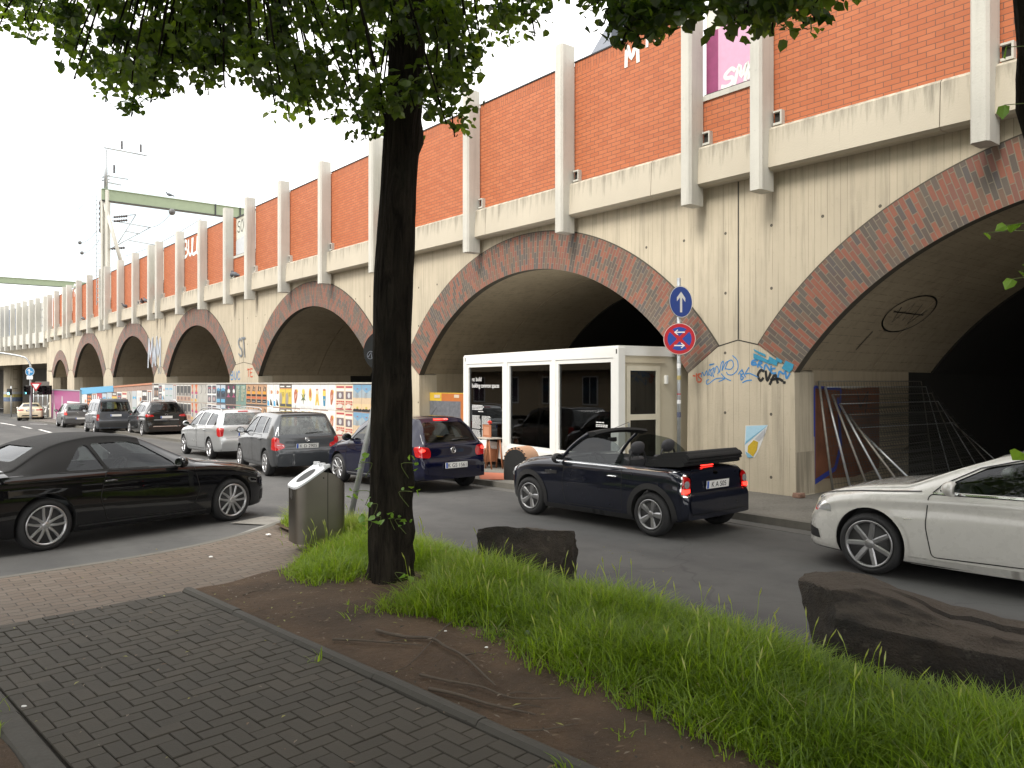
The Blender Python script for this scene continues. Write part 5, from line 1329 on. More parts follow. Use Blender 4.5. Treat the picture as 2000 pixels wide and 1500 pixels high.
# black sport utility
kb = paint('black brown car paint', (.010, .010, .010), rough=.22)
sp = hatch(4.52, .92, 1.66, 2.24, -2.26, 1.345, -1.345, .35, .24, five, kb, raked=.40, belt=1.07, rear_low=1.10, hood=1.12, head=.35, cowl=1.0, wr=.60, nst=96, wseg=36,
  side=[[(-.05, 1.11), (.74, 1.085), (.62, 1.2), (.4, 1.37), (.1, 1.49), (-.05, 1.505)], [(-.9, 1.13), (-.12, 1.112), (-.12, 1.51), (-.85, 1.49)], [(-1.65, 1.20), (-.97, 1.14), (-.95, 1.48), (-1.4, 1.42)]],
  front=mirror_poly([(.66, 1.2), (.52, 1.5)]), rear=mirror_poly([(.66, 1.15), (.66, 1.2), (.57, 1.52)]), rearglass=dark_glass, sideglass=[car_glass, dark_glass, dark_glass],
  doors=[[(-.10, .38), (.82, .37), (.9, .7), (.80, 1.06), (-.10, 1.085)], [(-1.0, .7), (-.85, .38), (-.12, .38), (-.12, 1.085), (-1.0, 1.1)]], hx=.12, hz=.95, mirror=(.68, 1.1),
  lamps=[('tail_light', LP(-2.12, .80, DR, rounded([(-.24, .95), (-.20, 1.03), (.10, 1.07), (.20, 1.04), (.1, .93)], .03)), DR, red_lens, .01), ('reversing_light', LP(-2.12, .80, DR, [(-.22, .955), (-.2, 1.0), (-.02, 1.03), (.0, .97)]), DR, clear_lens, .016),
         ('reflector', LP(-2.2, .62, DR, [(-.12, .44), (-.12, .49), (.08, .49), (.08, .44)]), DR, red_lens, .006), ('headlight', LP(2.04, .7, DF, [(-.13, .8), (-.1, .9), (.2, .94), (.17, .84)]), DF, clear_lens, .006)],
  single=[('rear_bumper', [(-4, y, z) for y, z in rounded(mirror_poly([(.70, .33), (.78, .60), (.70, .70)]), .05)], (1, 0, 0), kb, .008)],
  rstrips=[([(-.55, .80), (.55, .80)], .05, simple('satin grey trim', (.25, .25, .26), .35, metal=.6), 'tailgate_trim'), ([(-.6, .5), (.6, .5)], .03, chrome, 'bumper_trim')], plates=[('rear', -2.19, 0, .92, -6, '')])
kug, ksh = make_car('sport_utility_car', 'black sport utility car with a tinted rear window, ahead of the silver estate', (-14.31, 31.95), 127.0, sp)
roundel(ksh, kug, 1.03, .04, style='oval'); wiper(ksh, kug, 1.17, .0, -.35)
for sd in (1, -1): MB().tube(catmull([(-1.6, sd * .60, 1.58), (-1.45, sd * .6, 1.66), (-.6, sd * .6, 1.69), (.05, sd * .6, 1.66), (.2, sd * .6, 1.58)], 4), .02, 8).build('roof_rail', alloy, kug)

# grey high-roofed van
vg = paint('slate car paint', (.075, .082, .095), metal=.3, rough=.35)
sp = hatch(4.2, .88, 1.80, 2.05, -2.1, 1.345, -1.35, .31, .22, five, vg, raked=.10, belt=1.08, rear_low=1.08, hood=1.12, head=.62, cowl=1.22, wr=.66, nst=96, wseg=36,
  side=[[(-.05, 1.12), (.95, 1.09), (.82, 1.25), (.62, 1.46), (.4, 1.58), (-.05, 1.60)], [(-.95, 1.13), (-.12, 1.122), (-.12, 1.60), (-.95, 1.60)], [(-1.8, 1.15), (-1.02, 1.13), (-1.02, 1.59), (-1.78, 1.57)]],
  front=mirror_poly([(.68, 1.22), (.58, 1.6)]), rear=mirror_poly([(.68, 1.12), (.63, 1.62)]), rearglass=car_glass, sideglass=[car_glass, car_glass, car_glass],
  doors=[[(-.10, .36), (.92, .35), (1.0, .7), (.95, 1.07), (-.10, 1.09)], [(-1.0, .7), (-.9, .36), (-.12, .36), (-.12, 1.09), (-1.0, 1.1)]], hx=.12, hz=.95, mirror=(.85, 1.1), mirmat=black_plastic,
  lamps=[('tail_light', LP(-2.0, .80, DR, [(-.06, .68), (-.06, .98), (.09, .98), (.09, .68)]), DR, red_lens, .01), ('reversing_light', LP(-2.0, .80, DR, [(-.06, .72), (-.06, .80), (.05, .80), (.05, .72)]), DR, clear_lens, .016)],
  single=[('rear_bumper', [(-4, y, z) for y, z in rounded(mirror_poly([(.74, .33), (.78, .58), (.74, .635)]), .05)], (1, 0, 0), black_plastic, .012)],
  strips=[([(-1.0, .55), (1.0, .53)], .06, black_plastic, 'rubbing_strip')], plates=[('rear', -2.03, -.05, .93, -2, '')])
van, vsh = make_car('van', 'slate grey high-roofed passenger van standing ahead of the black sport utility car', (-17.30, 34.05), 127.0, sp)
wiper(vsh, van, 1.13, .05, -.4)

# small grey hatchback at the head of the queue
gg = paint('mid grey car paint', (.10, .10, .103), metal=.4, rough=.35)
sp = hatch(3.7, .83, 1.52, 1.9, -1.85, 1.2, -1.2, .30, .2, five, gg, raked=.25, belt=.97, rear_low=1.0, hood=1.02, head=.42, cowl=1.02, wr=.58, nst=90, wseg=32,
  side=[[(-.05, 1.0), (.75, .985), (.64, 1.08), (.44, 1.25), (.18, 1.37), (-.05, 1.39)], [(-.84, 1.02), (-.12, 1.0), (-.12, 1.39), (-.84, 1.38)], [(-1.25, 1.06), (-.9, 1.03), (-.9, 1.37), (-1.12, 1.34)]],
  front=mirror_poly([(.64, 1.1), (.5, 1.4)]), rear=mirror_poly([(.58, 1.04), (.52, 1.38)]), rearglass=car_glass,
  doors=[[(-.10, .3), (.80, .29), (.86, .6), (.78, .95), (-.10, .97)], [(-.92, .6), (-.78, .3), (-.12, .3), (-.12, .97), (-.92, .98)]], hx=.12, hz=.87, mirror=(.68, 1.0), mirmat=black_plastic,
  lamps=[('tail_light', LP(-1.73, .70, DR, [(-.1, .78), (-.1, .88), (.02, 1.08), (.1, 1.08), (.1, .82)]), DR, red_lens, .01), ('brake_light', LP(-1.73, .70, DR, [(-.08, .79), (-.08, .86), (.06, .9), (.07, .82)]), DR, red_lit, .016)],
  single=[('rear_bumper', [(-4, y, z) for y, z in rounded(mirror_poly([(.64, .33), (.68, .58), (.62, .68)]), .05)], (1, 0, 0), gg, .008)], plates=[('rear', -1.86, -.1, .56, 0, '')])
hyu, hsh = make_car('hatchback', 'small mid grey hatchback with lit brake lamps at the head of the queue', (-21.10, 38.35), 127.0, sp)
roundel(hsh, hyu, .90, .04, style='oval'); wiper(hsh, hyu, 1.05, .0, -.35)

# cream saloon driving off under the bridge
cw = paint('cream car paint', (.66, .57, .38), rough=.35)
w, wt = std(2.3, -2.4, .92, .58, -1.1, .2, 1.0)
sp = dict(paint=cw, nst=96, wseg=32, top=[(-2.38, .36), (-2.41, .5), (-2.38, .66), (-2.33, .8), (-2.28, .97), (-2.1, 1.04), (-1.75, 1.08), (-1.35, 1.25), (-.9, 1.40), (-.4, 1.465), (.1, 1.44), (.5, 1.30), (1.0, 1.06), (1.5, .98), (2.0, .86), (2.2, .72), (2.29, .5), (2.28, .3)],
  bot=[(-2.42, .33), (-1.9, .22), (-1, .18), (1.3, .18), (1.75, .18), (2.3, .2)], belt=[(-2.42, .6), (-2.25, .9), (-1.6, 1.0), (-.5, .98), (.4, .95), (1.0, .92), (1.5, .87), (2.0, .74), (2.3, .52)], w=w, wt=wt, xf=1.43, xr=-1.43, r=.33, rimr=.23, tw=.22, rim=five,
  cab=(-1.45, 1.0), side=[[(-.05, 1.0), (.72, .98), (.6, 1.1), (.3, 1.28), (-.05, 1.37)], [(-1.05, 1.02), (-.12, 1.0), (-.12, 1.37), (-.6, 1.36), (-.95, 1.28)]], front=mirror_poly([(.68, 1.1), (.5, 1.38)]), rear=mirror_poly([(.62, 1.13), (.5, 1.37)]), rearglass=dark_glass,
  doors=[[(-.10, .3), (.8, .29), (.9, .6), (.8, .95), (-.10, .97)], [(-1.1, .7), (-.9, .3), (-.12, .3), (-.12, .97), (-1.05, 1.0)]], hx=.12, hz=.87, mirror=(.66, .98),
  lamps=[('tail_light', LP(-2.27, .72, DR, [(-.26, .83), (-.25, .92), (.12, .94), (.2, .9), (.05, .81)]), DR, red_lens, .008)], single=[('rear_valance', [(-4, y, z) for y, z in mirror_poly([(.60, .36), (.52, .47)])], (1, 0, 0), black_plastic, .006)],
  rstrips=[([(-.4, .95), (.4, .95)], .025, chrome, 'boot_trim')], plates=[('rear', -2.36, 0, .82, -8, '')])
txi, tsh = make_car('saloon_car', 'cream saloon driving towards the railway bridge at the far left', (-27.35, 45.3), 119.0, sp)
# ================================================================ trees, grass, stones and what lies about
def bark_mat():
    m, nt, out = new_mat('dark furrowed bark'); v = coords(nt, 'Object', (14, 14, 2.2))
    n = noise(nt, v, 1.0, 7, .7, .6); b = noise(nt, coords(nt), 2.2, 5, .6); mo = noise(nt, coords(nt), 9, 5, .7)
    c = mixc(nt, ramp(nt, n, [(.35, 0), (.65, 1)]), (.006, .005, .004), (.032, .027, .020)); c = mixc(nt, mth(nt, 'MULTIPLY', ramp(nt, b, [(.5, 0), (.7, 1)]), .4), c, (.018, .019, .014))
    c = mixc(nt, ramp(nt, mo, [(.68, 0), (.74, .5)]), c, (.055, .05, .042))
    bsdf(nt, out, **{'Base Color': c, 'Roughness': .95, 'Specular IOR Level': .12, 'Normal': bump(nt, n, 1.0, .05)}); return m
BARK = bark_mat()
def leaf_mat(name, dark, light, trans, glow):
    m, nt, out = new_mat(name); t = nd(nt, 'ShaderNodeAttribute', attribute_name='tone').outputs['Fac']
    c = mixc(nt, t, dark, light); tc_ = mixc(nt, t, trans, glow)
    df = nd(nt, 'ShaderNodeBsdfDiffuse', {'Color': c}); tl = nd(nt, 'ShaderNodeBsdfTranslucent', {'Color': tc_}); gl = nd(nt, 'ShaderNodeBsdfGlossy', {'Color': (1, 1, 1), 'Roughness': .35})
    a = nd(nt, 'ShaderNodeMixShader', {0: .42, 1: df.outputs[0], 2: tl.outputs[0]}); b = nd(nt, 'ShaderNodeMixShader', {0: .05, 1: a.outputs[0], 2: gl.outputs[0]}); nt.links.new(b.outputs[0], out.inputs[0]); return m
LEAF = leaf_mat('lime tree leaf', (.016, .036, .006), (.055, .115, .014), (.05, .12, .006), (.36, .52, .025))
SPRIG = leaf_mat('young bright leaf', (.10, .22, .02), (.16, .32, .03), (.22, .42, .03), (.35, .55, .05))

LEAF2 = leaf_mat('weed leaf', (.04, .09, .01), (.09, .17, .015), (.08, .18, .01), (.2, .36, .02))
LEAFV = np.array([(0, 0, 0), (.40, .10, .05), (.44, .55, .07), (0, 1.0, -.10), (-.44, .55, .07), (-.40, .10, .05)], float)
LEAFF = np.array([(0, 1, 2, 3), (0, 3, 4, 5)])
def leaves(name, pos, size, mat, parent, r, droop=.5, tone=None, heading=None):
    n = len(pos); pos = np.asarray(pos, float); size = np.broadcast_to(size, n) * r.uniform(.5, 1.35, n)
    az = r.uniform(0, 2 * np.pi, n) if heading is None else heading; el = r.normal(-droop, .5, n); roll = r.normal(0, .6, n)
    fw = np.stack([np.cos(az) * np.cos(el), np.sin(az) * np.cos(el), np.sin(el)], 1); sd = np.stack([-np.sin(az), np.cos(az), np.zeros(n)], 1); up = np.cross(sd, fw) * -1
    s2 = sd * np.cos(roll)[:, None] + up * np.sin(roll)[:, None]; u2 = np.cross(fw, s2)
    V = pos[:, None, :] + size[:, None, None] * (LEAFV[None, :, 0:1] * s2[:, None] + LEAFV[None, :, 1:2] * fw[:, None] + LEAFV[None, :, 2:3] * u2[:, None])
    Fc = (np.arange(n)[:, None, None] * 6 + LEAFF[None]).reshape(-1, 4)
    o = big_mesh(name, V.reshape(-1, 3), Fc, mat, None, parent)
    t = r.uniform(0, 1, n) if tone is None else tone
    a = o.data.attributes.new('tone', 'FLOAT', 'FACE'); a.data.foreach_set('value', np.repeat(t, 2).astype(np.float32)); return o

def trunk_mesh(path, rad, seed, seg=110, sub=9):
    """tapered stem with swellings"""
    c = catmull(path, sub); rs = np.interp(np.linspace(0, 1, len(c)), np.linspace(0, 1, len(rad)), rad); mb = MB(); rn = random.Random(seed)
    bumps = [(rn.uniform(0, len(c)), rn.uniform(0, 6.28), rn.uniform(.02, .075), rn.uniform(.7, 1.8)) for _ in range(16)]
    for i, (p, r) in enumerate(zip(c, rs)):
        for j in range(seg):
            a = 2 * math.pi * j / seg
            k = 1 + .016 * math.sin(27 * a + 3 * math.sin(i * .3)) + .012 * math.sin(41 * a - i * .4) + .045 * math.sin(3 * a + i * .13 + seed) + .03 * math.sin(7 * a - i * .21) + .025 * math.sin(i * .5 + 2 * a) + .014 * math.sin(13 * a + i * .1)
            for (bi, ba, bh, bw_) in bumps:
                d = ((i - bi) / bw_) ** 2 + ((math.sin((a - ba) / 2)) / .22) ** 2
                if d < 8: k += bh / r * math.exp(-d) * .8
            fl = 1 + (.34 * max(0, 1 - i / 11) ** 2) * (1 + .7 * math.sin(5 * a + seed) + .3 * math.sin(3 * a))
            mb.v.append(Vector((p[0] + r * k * fl * math.cos(a), p[1] + r * k * fl * math.sin(a), p[2])))
    n = len(c)
    for i in range(n - 1):
        for j in range(seg): mb.f.append([i * seg + j, i * seg + (j + 1) % seg, (i + 1) * seg + (j + 1) % seg, (i + 1) * seg + j]); mb.m.append(0); mb.sm.append(True)
    return mb

def tree(label, base, path, rad, clumps, dome, seed, twig_from, n_dome=26000, sprigs=None, leaf=.07):
    r = np.random.default_rng(seed); rn = random.Random(seed)
    root = empty('street_tree', (base[0], base[1], .08), 0, label, 'tree'); B = Vector((base[0], base[1], .08))
    mb = trunk_mesh(path, rad, seed); mb.build('trunk', BARK, root)
    top = Vector(path[-1])
    limbs = MB(); ends = []
    cen, rx, ry, rz_ = dome
    for i in range(11):
        a = 2 * math.pi * i / 11 + rn.uniform(-.2, .2); e = rn.uniform(-.1, .9); s = Vector(path[-2]).lerp(top, rn.uniform(-.1, .9))
        t = Vector((cen[0] - B.x + math.cos(a) * rx * .75 * math.cos(e), cen[1] - B.y + math.sin(a) * ry * .75 * math.cos(e), cen[2] - B.z + math.sin(e) * rz_ * .7))
        pts = catmull([s, s.lerp(t, .35) + Vector((rn.uniform(-.2, .2), rn.uniform(-.2, .2), .45)), s.lerp(t, .7) + Vector((rn.uniform(-.2, .2), rn.uniform(-.2, .2), .25)), t], 4)
        limbs.tube(pts, list(np.linspace(.07, .015, len(pts))), 7); ends += [Vector(p) for p in pts[4:]]
    P = []; tone = []
    for (c, rad_, n) in clumps:
        c = Vector(c) - B
        src = min(ends, key=lambda q: (q - c).length + max(0, c.z - q.z)) if ends else top
        if (src - c).length < 4.5:
            mid = src.lerp(c, .55) + Vector((rn.uniform(-.1, .1), rn.uniform(-.1, .1), .22))
            limbs.tube(catmull([src, mid, c, c + Vector((rn.uniform(-.05, .05), 0, -rad_ * .7))], 3), list(np.linspace(.016, .003, 10)), 5, 0, False)
        q = r.normal(0, 1, (n, 3)); q /= np.linalg.norm(q, axis=1)[:, None]; q *= (r.uniform(0, 1, (n, 1)) ** .45) * rad_ * np.array([1.1, 1.1, .8])
        q[:, 2] -= np.abs(q[:, 0]) * .25
        P.append(q + np.array(c)); tone.append(np.clip(r.normal(rn.uniform(.15, .8), .22, n), 0, 1))
    limbs.build('branches', BARK, root)
    leaves('lower_foliage', np.concatenate(P), leaf, LEAF, root, r, tone=np.concatenate(tone))
    # the crown above
    k = 0; Q = []; T = []
    while k < n_dome:
        d = r.normal(0, 1, 3); d /= np.linalg.norm(d); rr = r.uniform(.35, 1) ** .5
        c = np.array([cen[0] - B.x + d[0] * rx * rr, cen[1] - B.y + d[1] * ry * rr, cen[2] - B.z + d[2] * rz_ * rr])
        wx, wy, wz = c + np.array(B)
        if wy > .8 and (wz - CH - .55) / wy < .482 and abs(wx) / wy < .75: continue      # the part that hangs into the street view is shaped above
        n = int(r.integers(60, 130)); q = r.normal(0, .23, (n, 3)) * np.array([1.2, 1.2, .7]); Q.append(q + c); T.append(np.clip(r.normal(r.uniform(.1, .8), .2, n), 0, 1)); k += n
    leaves('crown', np.concatenate(Q), leaf * 1.25, LEAF, root, r, tone=np.concatenate(T))
    if sprigs: sprigs(root, B, r, rn)
    return root

# lime tree by the path: lower outline of its crown, with the depth each spray hangs at
def spray(pts, n_fill, region, ys, seed, rad=(.13, .27), dens=62):
    rn = random.Random(seed); out = []
    for (px, py) in pts:
        y = rn.uniform(*ys); c = at(px + rn.uniform(-10, 10), py - 38, y); out.append((c, rn.uniform(.12, .2), rn.randint(22, 42)))
        c2 = at(px + rn.uniform(-12, 12), py - 85, y + rn.uniform(-.4, .4)); out.append((c2, rn.uniform(.2, .28), dens))
    k = 0
    while k < n_fill:
        px, py = rn.uniform(region[0], region[1]), rn.uniform(-40, region[2])
        lim = np.interp(px, [p[0] for p in sorted(pts)], [p[1] for p in sorted(pts)])
        if py < lim - 62: out.append((at(px, py, rn.uniform(*ys)), rn.uniform(*rad), dens)); k += 1
    return out
OUT1 = [(8, 62), (60, 92), (120, 118), (165, 160), (215, 210), (262, 238), (305, 208), (345, 190), (395, 185), (440, 172), (492, 176), (528, 205), (560, 250), (610, 245), (660, 250), (705, 275), (742, 282), (800, 290), (850, 240), (890, 272), (880, 190), (930, 125), (985, 105), (1030, 70), (1075, 22)]
CL1 = spray(OUT1, 125, (0, 1060, 200), (6.0, 8.8), 11)
def sprigs1(root, B, r, rn):
    spots = [((700, 905), 7.1), ((690, 960), 7.15), ((722, 985), 7.2), ((770, 1012), 7.22), ((790, 1015), 7.22), ((735, 1010), 7.2), ((815, 905), 7.2), ((805, 960), 7.25), ((700, 1020), 7.1), ((790, 1120), 7.2)]
    P = []; m = MB()
    for (px, y) in spots:
        c = at(px[0], px[1], y) - B; a = Vector((-.03 + .0 * c.x, -.2, c.z - .12)); a.x += .02
        MB().tube(catmull([Vector((max(-.2, min(.2, c.x)), -.17, c.z - .15)), (c + a) / 2 + Vector((0, 0, .05)), c], 4), .003, 5).build('sprout_stem', simple('green stem', (.10, .14, .03), .7), root)
        for k in range(4): P.append(c + Vector((rn.uniform(-.07, .07), rn.uniform(-.05, .05), rn.uniform(-.06, .06))))
    leaves('sprout_leaves', [tuple(p) for p in P], .06, SPRIG, root, r, droop=.3)
tree('dark barked street tree with a long straight trunk, in front of the stainless bin', TREE,
     [(0, 0, -.05), (.005, 0, .25), (.0, 0, .8), (.01, 0, 1.6), (.03, .0, 2.6), (.075, .02, 3.6), (.12, .05, 4.6), (.18, .05, 5.7), (.22, .1, 7.2)], [.215, .205, .195, .185, .18, .17, .165, .16, .12],
     CL1, ((-1.2, 6.2, 8.6), 5.2, 4.6, 3.2), 5, None, 42000, sprigs1)
OUT2 = [(1150, 25), (1185, 52), (1225, 86), (1262, 92), (1300, 76), (1335, 62), (1375, 12), (1405, 2), (1442, 70), (1480, 80), (1520, 66), (1560, 58), (1595, 40), (1618, 18)]
CL2 = spray(OUT2, 26, (1150, 1620, 60), (4.6, 6.2), 23, rad=(.13, .2), dens=85)
def sprigs2(root, B, r, rn):
    P = []; m = MB(); hd = []
    for (px, y) in (((1965, 440), 4.0), ((1922, 455), 4.02), ((1985, 437), 4.0), ((1990, 530), 4.0), ((1978, 545), 4.0), ((1999, 520), 4.0), ((1966, 92), 4.1), ((1962, 205), 4.1), ((1998, 885), 3.9)):
        c = at(px[0], px[1], y) - B
        MB().tube(catmull([Vector((-.1, -.1, c.z - .03)), c * .5 + Vector((-.05, -.05, c.z * .5 + .03)), c], 4), .0022, 5).build('sprout_stem', simple('green stem', (.10, .14, .03), .7), root); P.append(c)
    leaves('sprout_leaves', [tuple(p) for p in P], .075, SPRIG, root, r, droop=.7)
tree('leaning street tree at the right edge whose leaves hang over the brick parapet', (3.12, 4.35), [(0, 0, -.05), (0, 0, .3), (-.02, 0, 1.2), (-.08, 0, 2.6), (-.2, .05, 4.2), (-.3, .1, 5.6)], [.17, .16, .15, .14, .13, .11],
     CL2, ((2.6, 3.4, 8.0), 4.0, 3.6, 2.8), 9, None, 20000, sprigs2)
for (lab, b, cen, sd_) in (('street tree behind the viewer on the left, shading the path', (-4.4, .6), (-3.9, -.2, 7.6), 31), ('street tree to the left of the viewer, outside the picture', (-7.4, .6), (-7.3, .3, 7.0), 43), ('street tree behind the viewer on the right, shading the grass', (3.4, -2.4), (2.2, -1.4, 7.4), 37)):
    tree(lab, b, [(0, 0, -.05), (0, 0, .4), (.03, 0, 1.6), (.05, .05, 3.2), (.1, .05, 4.6), (.1, .1, 5.8)], [.2, .19, .18, .17, .15, .12], [(Vector((cen[0], cen[1], 5.2)), .3, 40)], (cen, 4.6, 4.2, 2.7), sd_, None, 34000, leaf=.10)

# ---------------------------------------------------------------- grass
def grass_mat():
    m, nt, out = new_mat('long grass'); t = nd(nt, 'ShaderNodeAttribute', attribute_name='tone').outputs['Fac']
    c = ramp(nt, t, [(0, (.075, .13, .006)), (.55, (.175, .27, .011)), (.88, (.27, .35, .022)), (1.0, (.32, .29, .11))]); c2 = ramp(nt, t, [(0, (.17, .32, .010)), (.6, (.37, .56, .020)), (1, (.35, .38, .12))])
    df = nd(nt, 'ShaderNodeBsdfDiffuse', {'Color': c}); tl = nd(nt, 'ShaderNodeBsdfTranslucent', {'Color': c2}); a = nd(nt, 'ShaderNodeMixShader', {0: .4, 1: df.outputs[0], 2: tl.outputs[0]})
    gl = nd(nt, 'ShaderNodeBsdfGlossy', {'Roughness': .4}); b = nd(nt, 'ShaderNodeMixShader', {0: .04, 1: a.outputs[0], 2: gl.outputs[0]}); nt.links.new(b.outputs[0], out.inputs[0]); return m
GRASSP = [(-2.32, 8.25), (-2.08, 7.68), (-1.75, 7.42), (-1.42, 7.5), (-1.35, 7.9), (-.9, 7.85), (-.78, 7.3), (-1.02, 6.95), (-1.18, 6.72), (-.85, 6.5), (-.42, 6.2), (-.02, 5.7), (.22, 5.22), (.62, 4.75), (.9, 4.42), (1.12, 4.1), (1.55, 3.4), (2.2, 2.7), (4.4, 1.2), (6.8, -.8), (2.0, 5.55), (1.52, 6.18), (.62, 7.32), (-1.4, 9.83), (-2.5, 11.2), (-2.82, 11.5), (-3.02, 11.48), (-3.2, 11.2), (-3.12, 10.75), (-2.72, 10.25), (-2.3, 9.75), (-2.05, 9.3), (-2.25, 8.8)]
def in_poly(x, y, P):
    c = np.zeros(x.shape, bool); j = len(P) - 1
    for i in range(len(P)):
        xi, yi, xj, yj = *P[i], *P[j]; k = ((yi > y) != (yj > y)) & (x < (xj - xi) * (y - yi) / (yj - yi + 1e-12) + xi); c ^= k; j = i
    return c
def dist_poly(x, y, P):
    d = np.full(x.shape, 9.)
    for i in range(len(P)):
        ax, ay = P[i - 1]; bx, by = P[i]; L = (bx - ax) ** 2 + (by - ay) ** 2 + 1e-12; t = np.clip(((x - ax) * (bx - ax) + (y - ay) * (by - ay)) / L, 0, 1)
        d = np.minimum(d, np.hypot(x - ax - t * (bx - ax), y - ay - t * (by - ay)))
    return d
def blades(name, x, y, h, tone, r, mat, lean=.8, wd=.0037, z0=None):
    n = len(x); az = r.uniform(0, 2 * np.pi, n); ln = np.abs(r.normal(lean, .28, n)); w = wd * r.uniform(.7, 1.4, n)
    z = np.array([.10 + soil_h(a, b) for a, b in zip(x, y)]) if z0 is None else z0
    fx, fy = np.cos(az), np.sin(az); sx, sy = -np.sin(az + r.uniform(-.8, .8, n)), np.cos(az)
    lv = []
    for t, ww in ((0, 1), (.4, .9), (.75, .6), (1.0, .06)):
        hx = h * ln * t ** 1.9; hz = h * (t - .28 * ln * t ** 2.4)
        cx, cy, cz = x + fx * hx, y + fy * hx, z - .02 + hz
        lv.append(np.stack([cx + sx * w * ww, cy + sy * w * ww, cz], 1)); lv.append(np.stack([cx - sx * w * ww, cy - sy * w * ww, cz], 1))
    V = np.stack(lv, 1).reshape(-1, 3); q = np.array([(0, 1, 3, 2), (2, 3, 5, 4), (4, 5, 7, 6)]); Fc = (np.arange(n)[:, None, None] * 8 + q[None]).reshape(-1, 4)
    o = big_mesh(name, V, Fc, mat, None, None, True); a = o.data.attributes.new('tone', 'FLOAT', 'FACE'); a.data.foreach_set('value', np.repeat(tone, 3).astype(np.float32)); return o
r = np.random.default_rng(2); NT = 88000
# tufts: blades grow in bunches, thinner at the trodden edge
bx = r.uniform(-3.4, 6.5, NT); by = r.uniform(-.5, 11.7, NT); ok = in_poly(bx, by, GRASSP) & (by > 2.7); bx, by = bx[ok], by[ok]
dd = dist_poly(bx, by, GRASSP); jit = np.where(dd < .35, .07, 0); fr_ = by < 8.2 - .9 * (bx + 2); bx = bx + r.normal(0, 1, len(bx)) * jit * fr_; by = by + r.normal(0, 1, len(by)) * jit * fr_; pat = np.sin(2.1 * bx + 1.3) * np.sin(1.7 * by + .4) + .6 * np.sin(4.3 * bx - 2.2 * by) + .4 * np.sin(6.1 * by + bx)
keep = r.uniform(0, 1, len(bx)) < np.clip(.35 + dd / .2, 0, 1); bx, by, dd, pat = bx[keep], by[keep], dd[keep], pat[keep]
k = 7
X = np.repeat(bx, k) + r.normal(0, .024, len(bx) * k); Y = np.repeat(by, k) + r.normal(0, .024, len(bx) * k); D = np.repeat(dd, k); PT = np.repeat(pat, k)
Hh = (.10 + .18 * np.clip(D / .45, 0, 1) + .05 * PT) * r.uniform(.6, 1.3, len(X)); Hh = np.clip(Hh, .05, .46); Hh[(Y > 8.6) & (X < -1.6)] *= 1.15
tn = np.clip(r.normal(.42, .2, len(X)) + .10 * PT + .06 * (Y - 6), 0, .93); dry = r.uniform(0, 1, len(X)) < .012; tn[dry] = 1.0
G_ = blades('grass', X, Y, Hh, tn, r, grass_mat()); tag(G_, 'long green grass growing round the tree and the stones', 'grass', None, 'stuff')
# seed stalks standing above the grass towards the road, and stray weeds at the edges
n = 650; x = r.uniform(-3.2, 3, n); y = r.uniform(4, 11.6, n); ok = in_poly(x, y, GRASSP); x, y = x[ok], y[ok]
def stalks(x, y, r):
    V = []; Fc = []; T = []
    for a, b in zip(x, y):
        h = r.uniform(.22, .38); z = .10 + soil_h(a, b); ln = r.uniform(-.08, .08, 2); k = len(V); w = .0016
        p0, p1 = np.array([a, b, z]), np.array([a + ln[0], b + ln[1], z + h]); p2 = p1 + np.array([ln[0] * .5, ln[1] * .5, .07])
        for p, ww in ((p0, w), (p1, w), ((p1 + p2) / 2, .006), (p2, .001)): V += [p + [ww, 0, 0], p - [ww, 0, 0]]
        Fc += [(k, k + 1, k + 3, k + 2), (k + 2, k + 3, k + 5, k + 4), (k + 4, k + 5, k + 7, k + 6)]; T += [.6, .9, .95]
    o = big_mesh('seed_stalks', np.array(V), np.array(Fc), MATS['long grass'], None, None); at2 = o.data.attributes.new('tone', 'FLOAT', 'FACE'); at2.data.foreach_set('value', np.array(T, np.float32)); return o
tag(stalks(x, y, r), 'pale seed stalks standing above the grass', 'grass', None, 'stuff')
WX, WY = [], []
for (cx, cy, n, s) in ((-1.22, 6.62, 60, .10), (-1.0, 6.9, 70, .12), (.02, 5.35, 26, .06), (-.18, 5.55, 20, .05), (.62, 4.3, 22, .06), (-3.95, 5.6, 30, .06), (-3.72, 5.35, 26, .05), (-2.9, 4.35, 22, .05), (-3.05, 4.6, 20, .05), (-2.45, 9.6, 60, .10), (-2.75, 10.2, 50, .1), (-1.35, 5.55, 10, .03), (.3, 3.95, 16, .05)):
    WX += list(r.normal(cx, s, n)); WY += list(r.normal(cy, s, n))
WX, WY = np.array(WX), np.array(WY)
W_ = blades('weeds', WX, WY, r.uniform(.05, .13, len(WX)), np.clip(r.normal(.5, .2, len(WX)), 0, .9), r, MATS['long grass'], .6, .005, np.full(len(WX), .13)); tag(W_, 'small weeds and tufts along the kerbs and trodden soil', 'weeds', None, 'stuff')
# broad-leaved weeds among the blades
n = 2600; x = r.uniform(-3.2, 3.2, n); y = r.uniform(3.4, 11.4, n); ok = in_poly(x, y, GRASSP); x, y = x[ok], y[ok]; dw = dist_poly(x, y, GRASSP); ok = r.uniform(0, 1, len(x)) < np.where(dw < .25, 1, .35); x, y, dw = x[ok], y[ok], dw[ok]
BL = leaves('broad_weeds', np.stack([x, y, .13 + r.uniform(0, .16, len(x)) * np.clip(dw / .3, .2, 1)], 1), .045, LEAF2, None, r, droop=-.1); tag(BL, 'broad leaved weeds among the long grass', 'weeds', None, 'stuff')
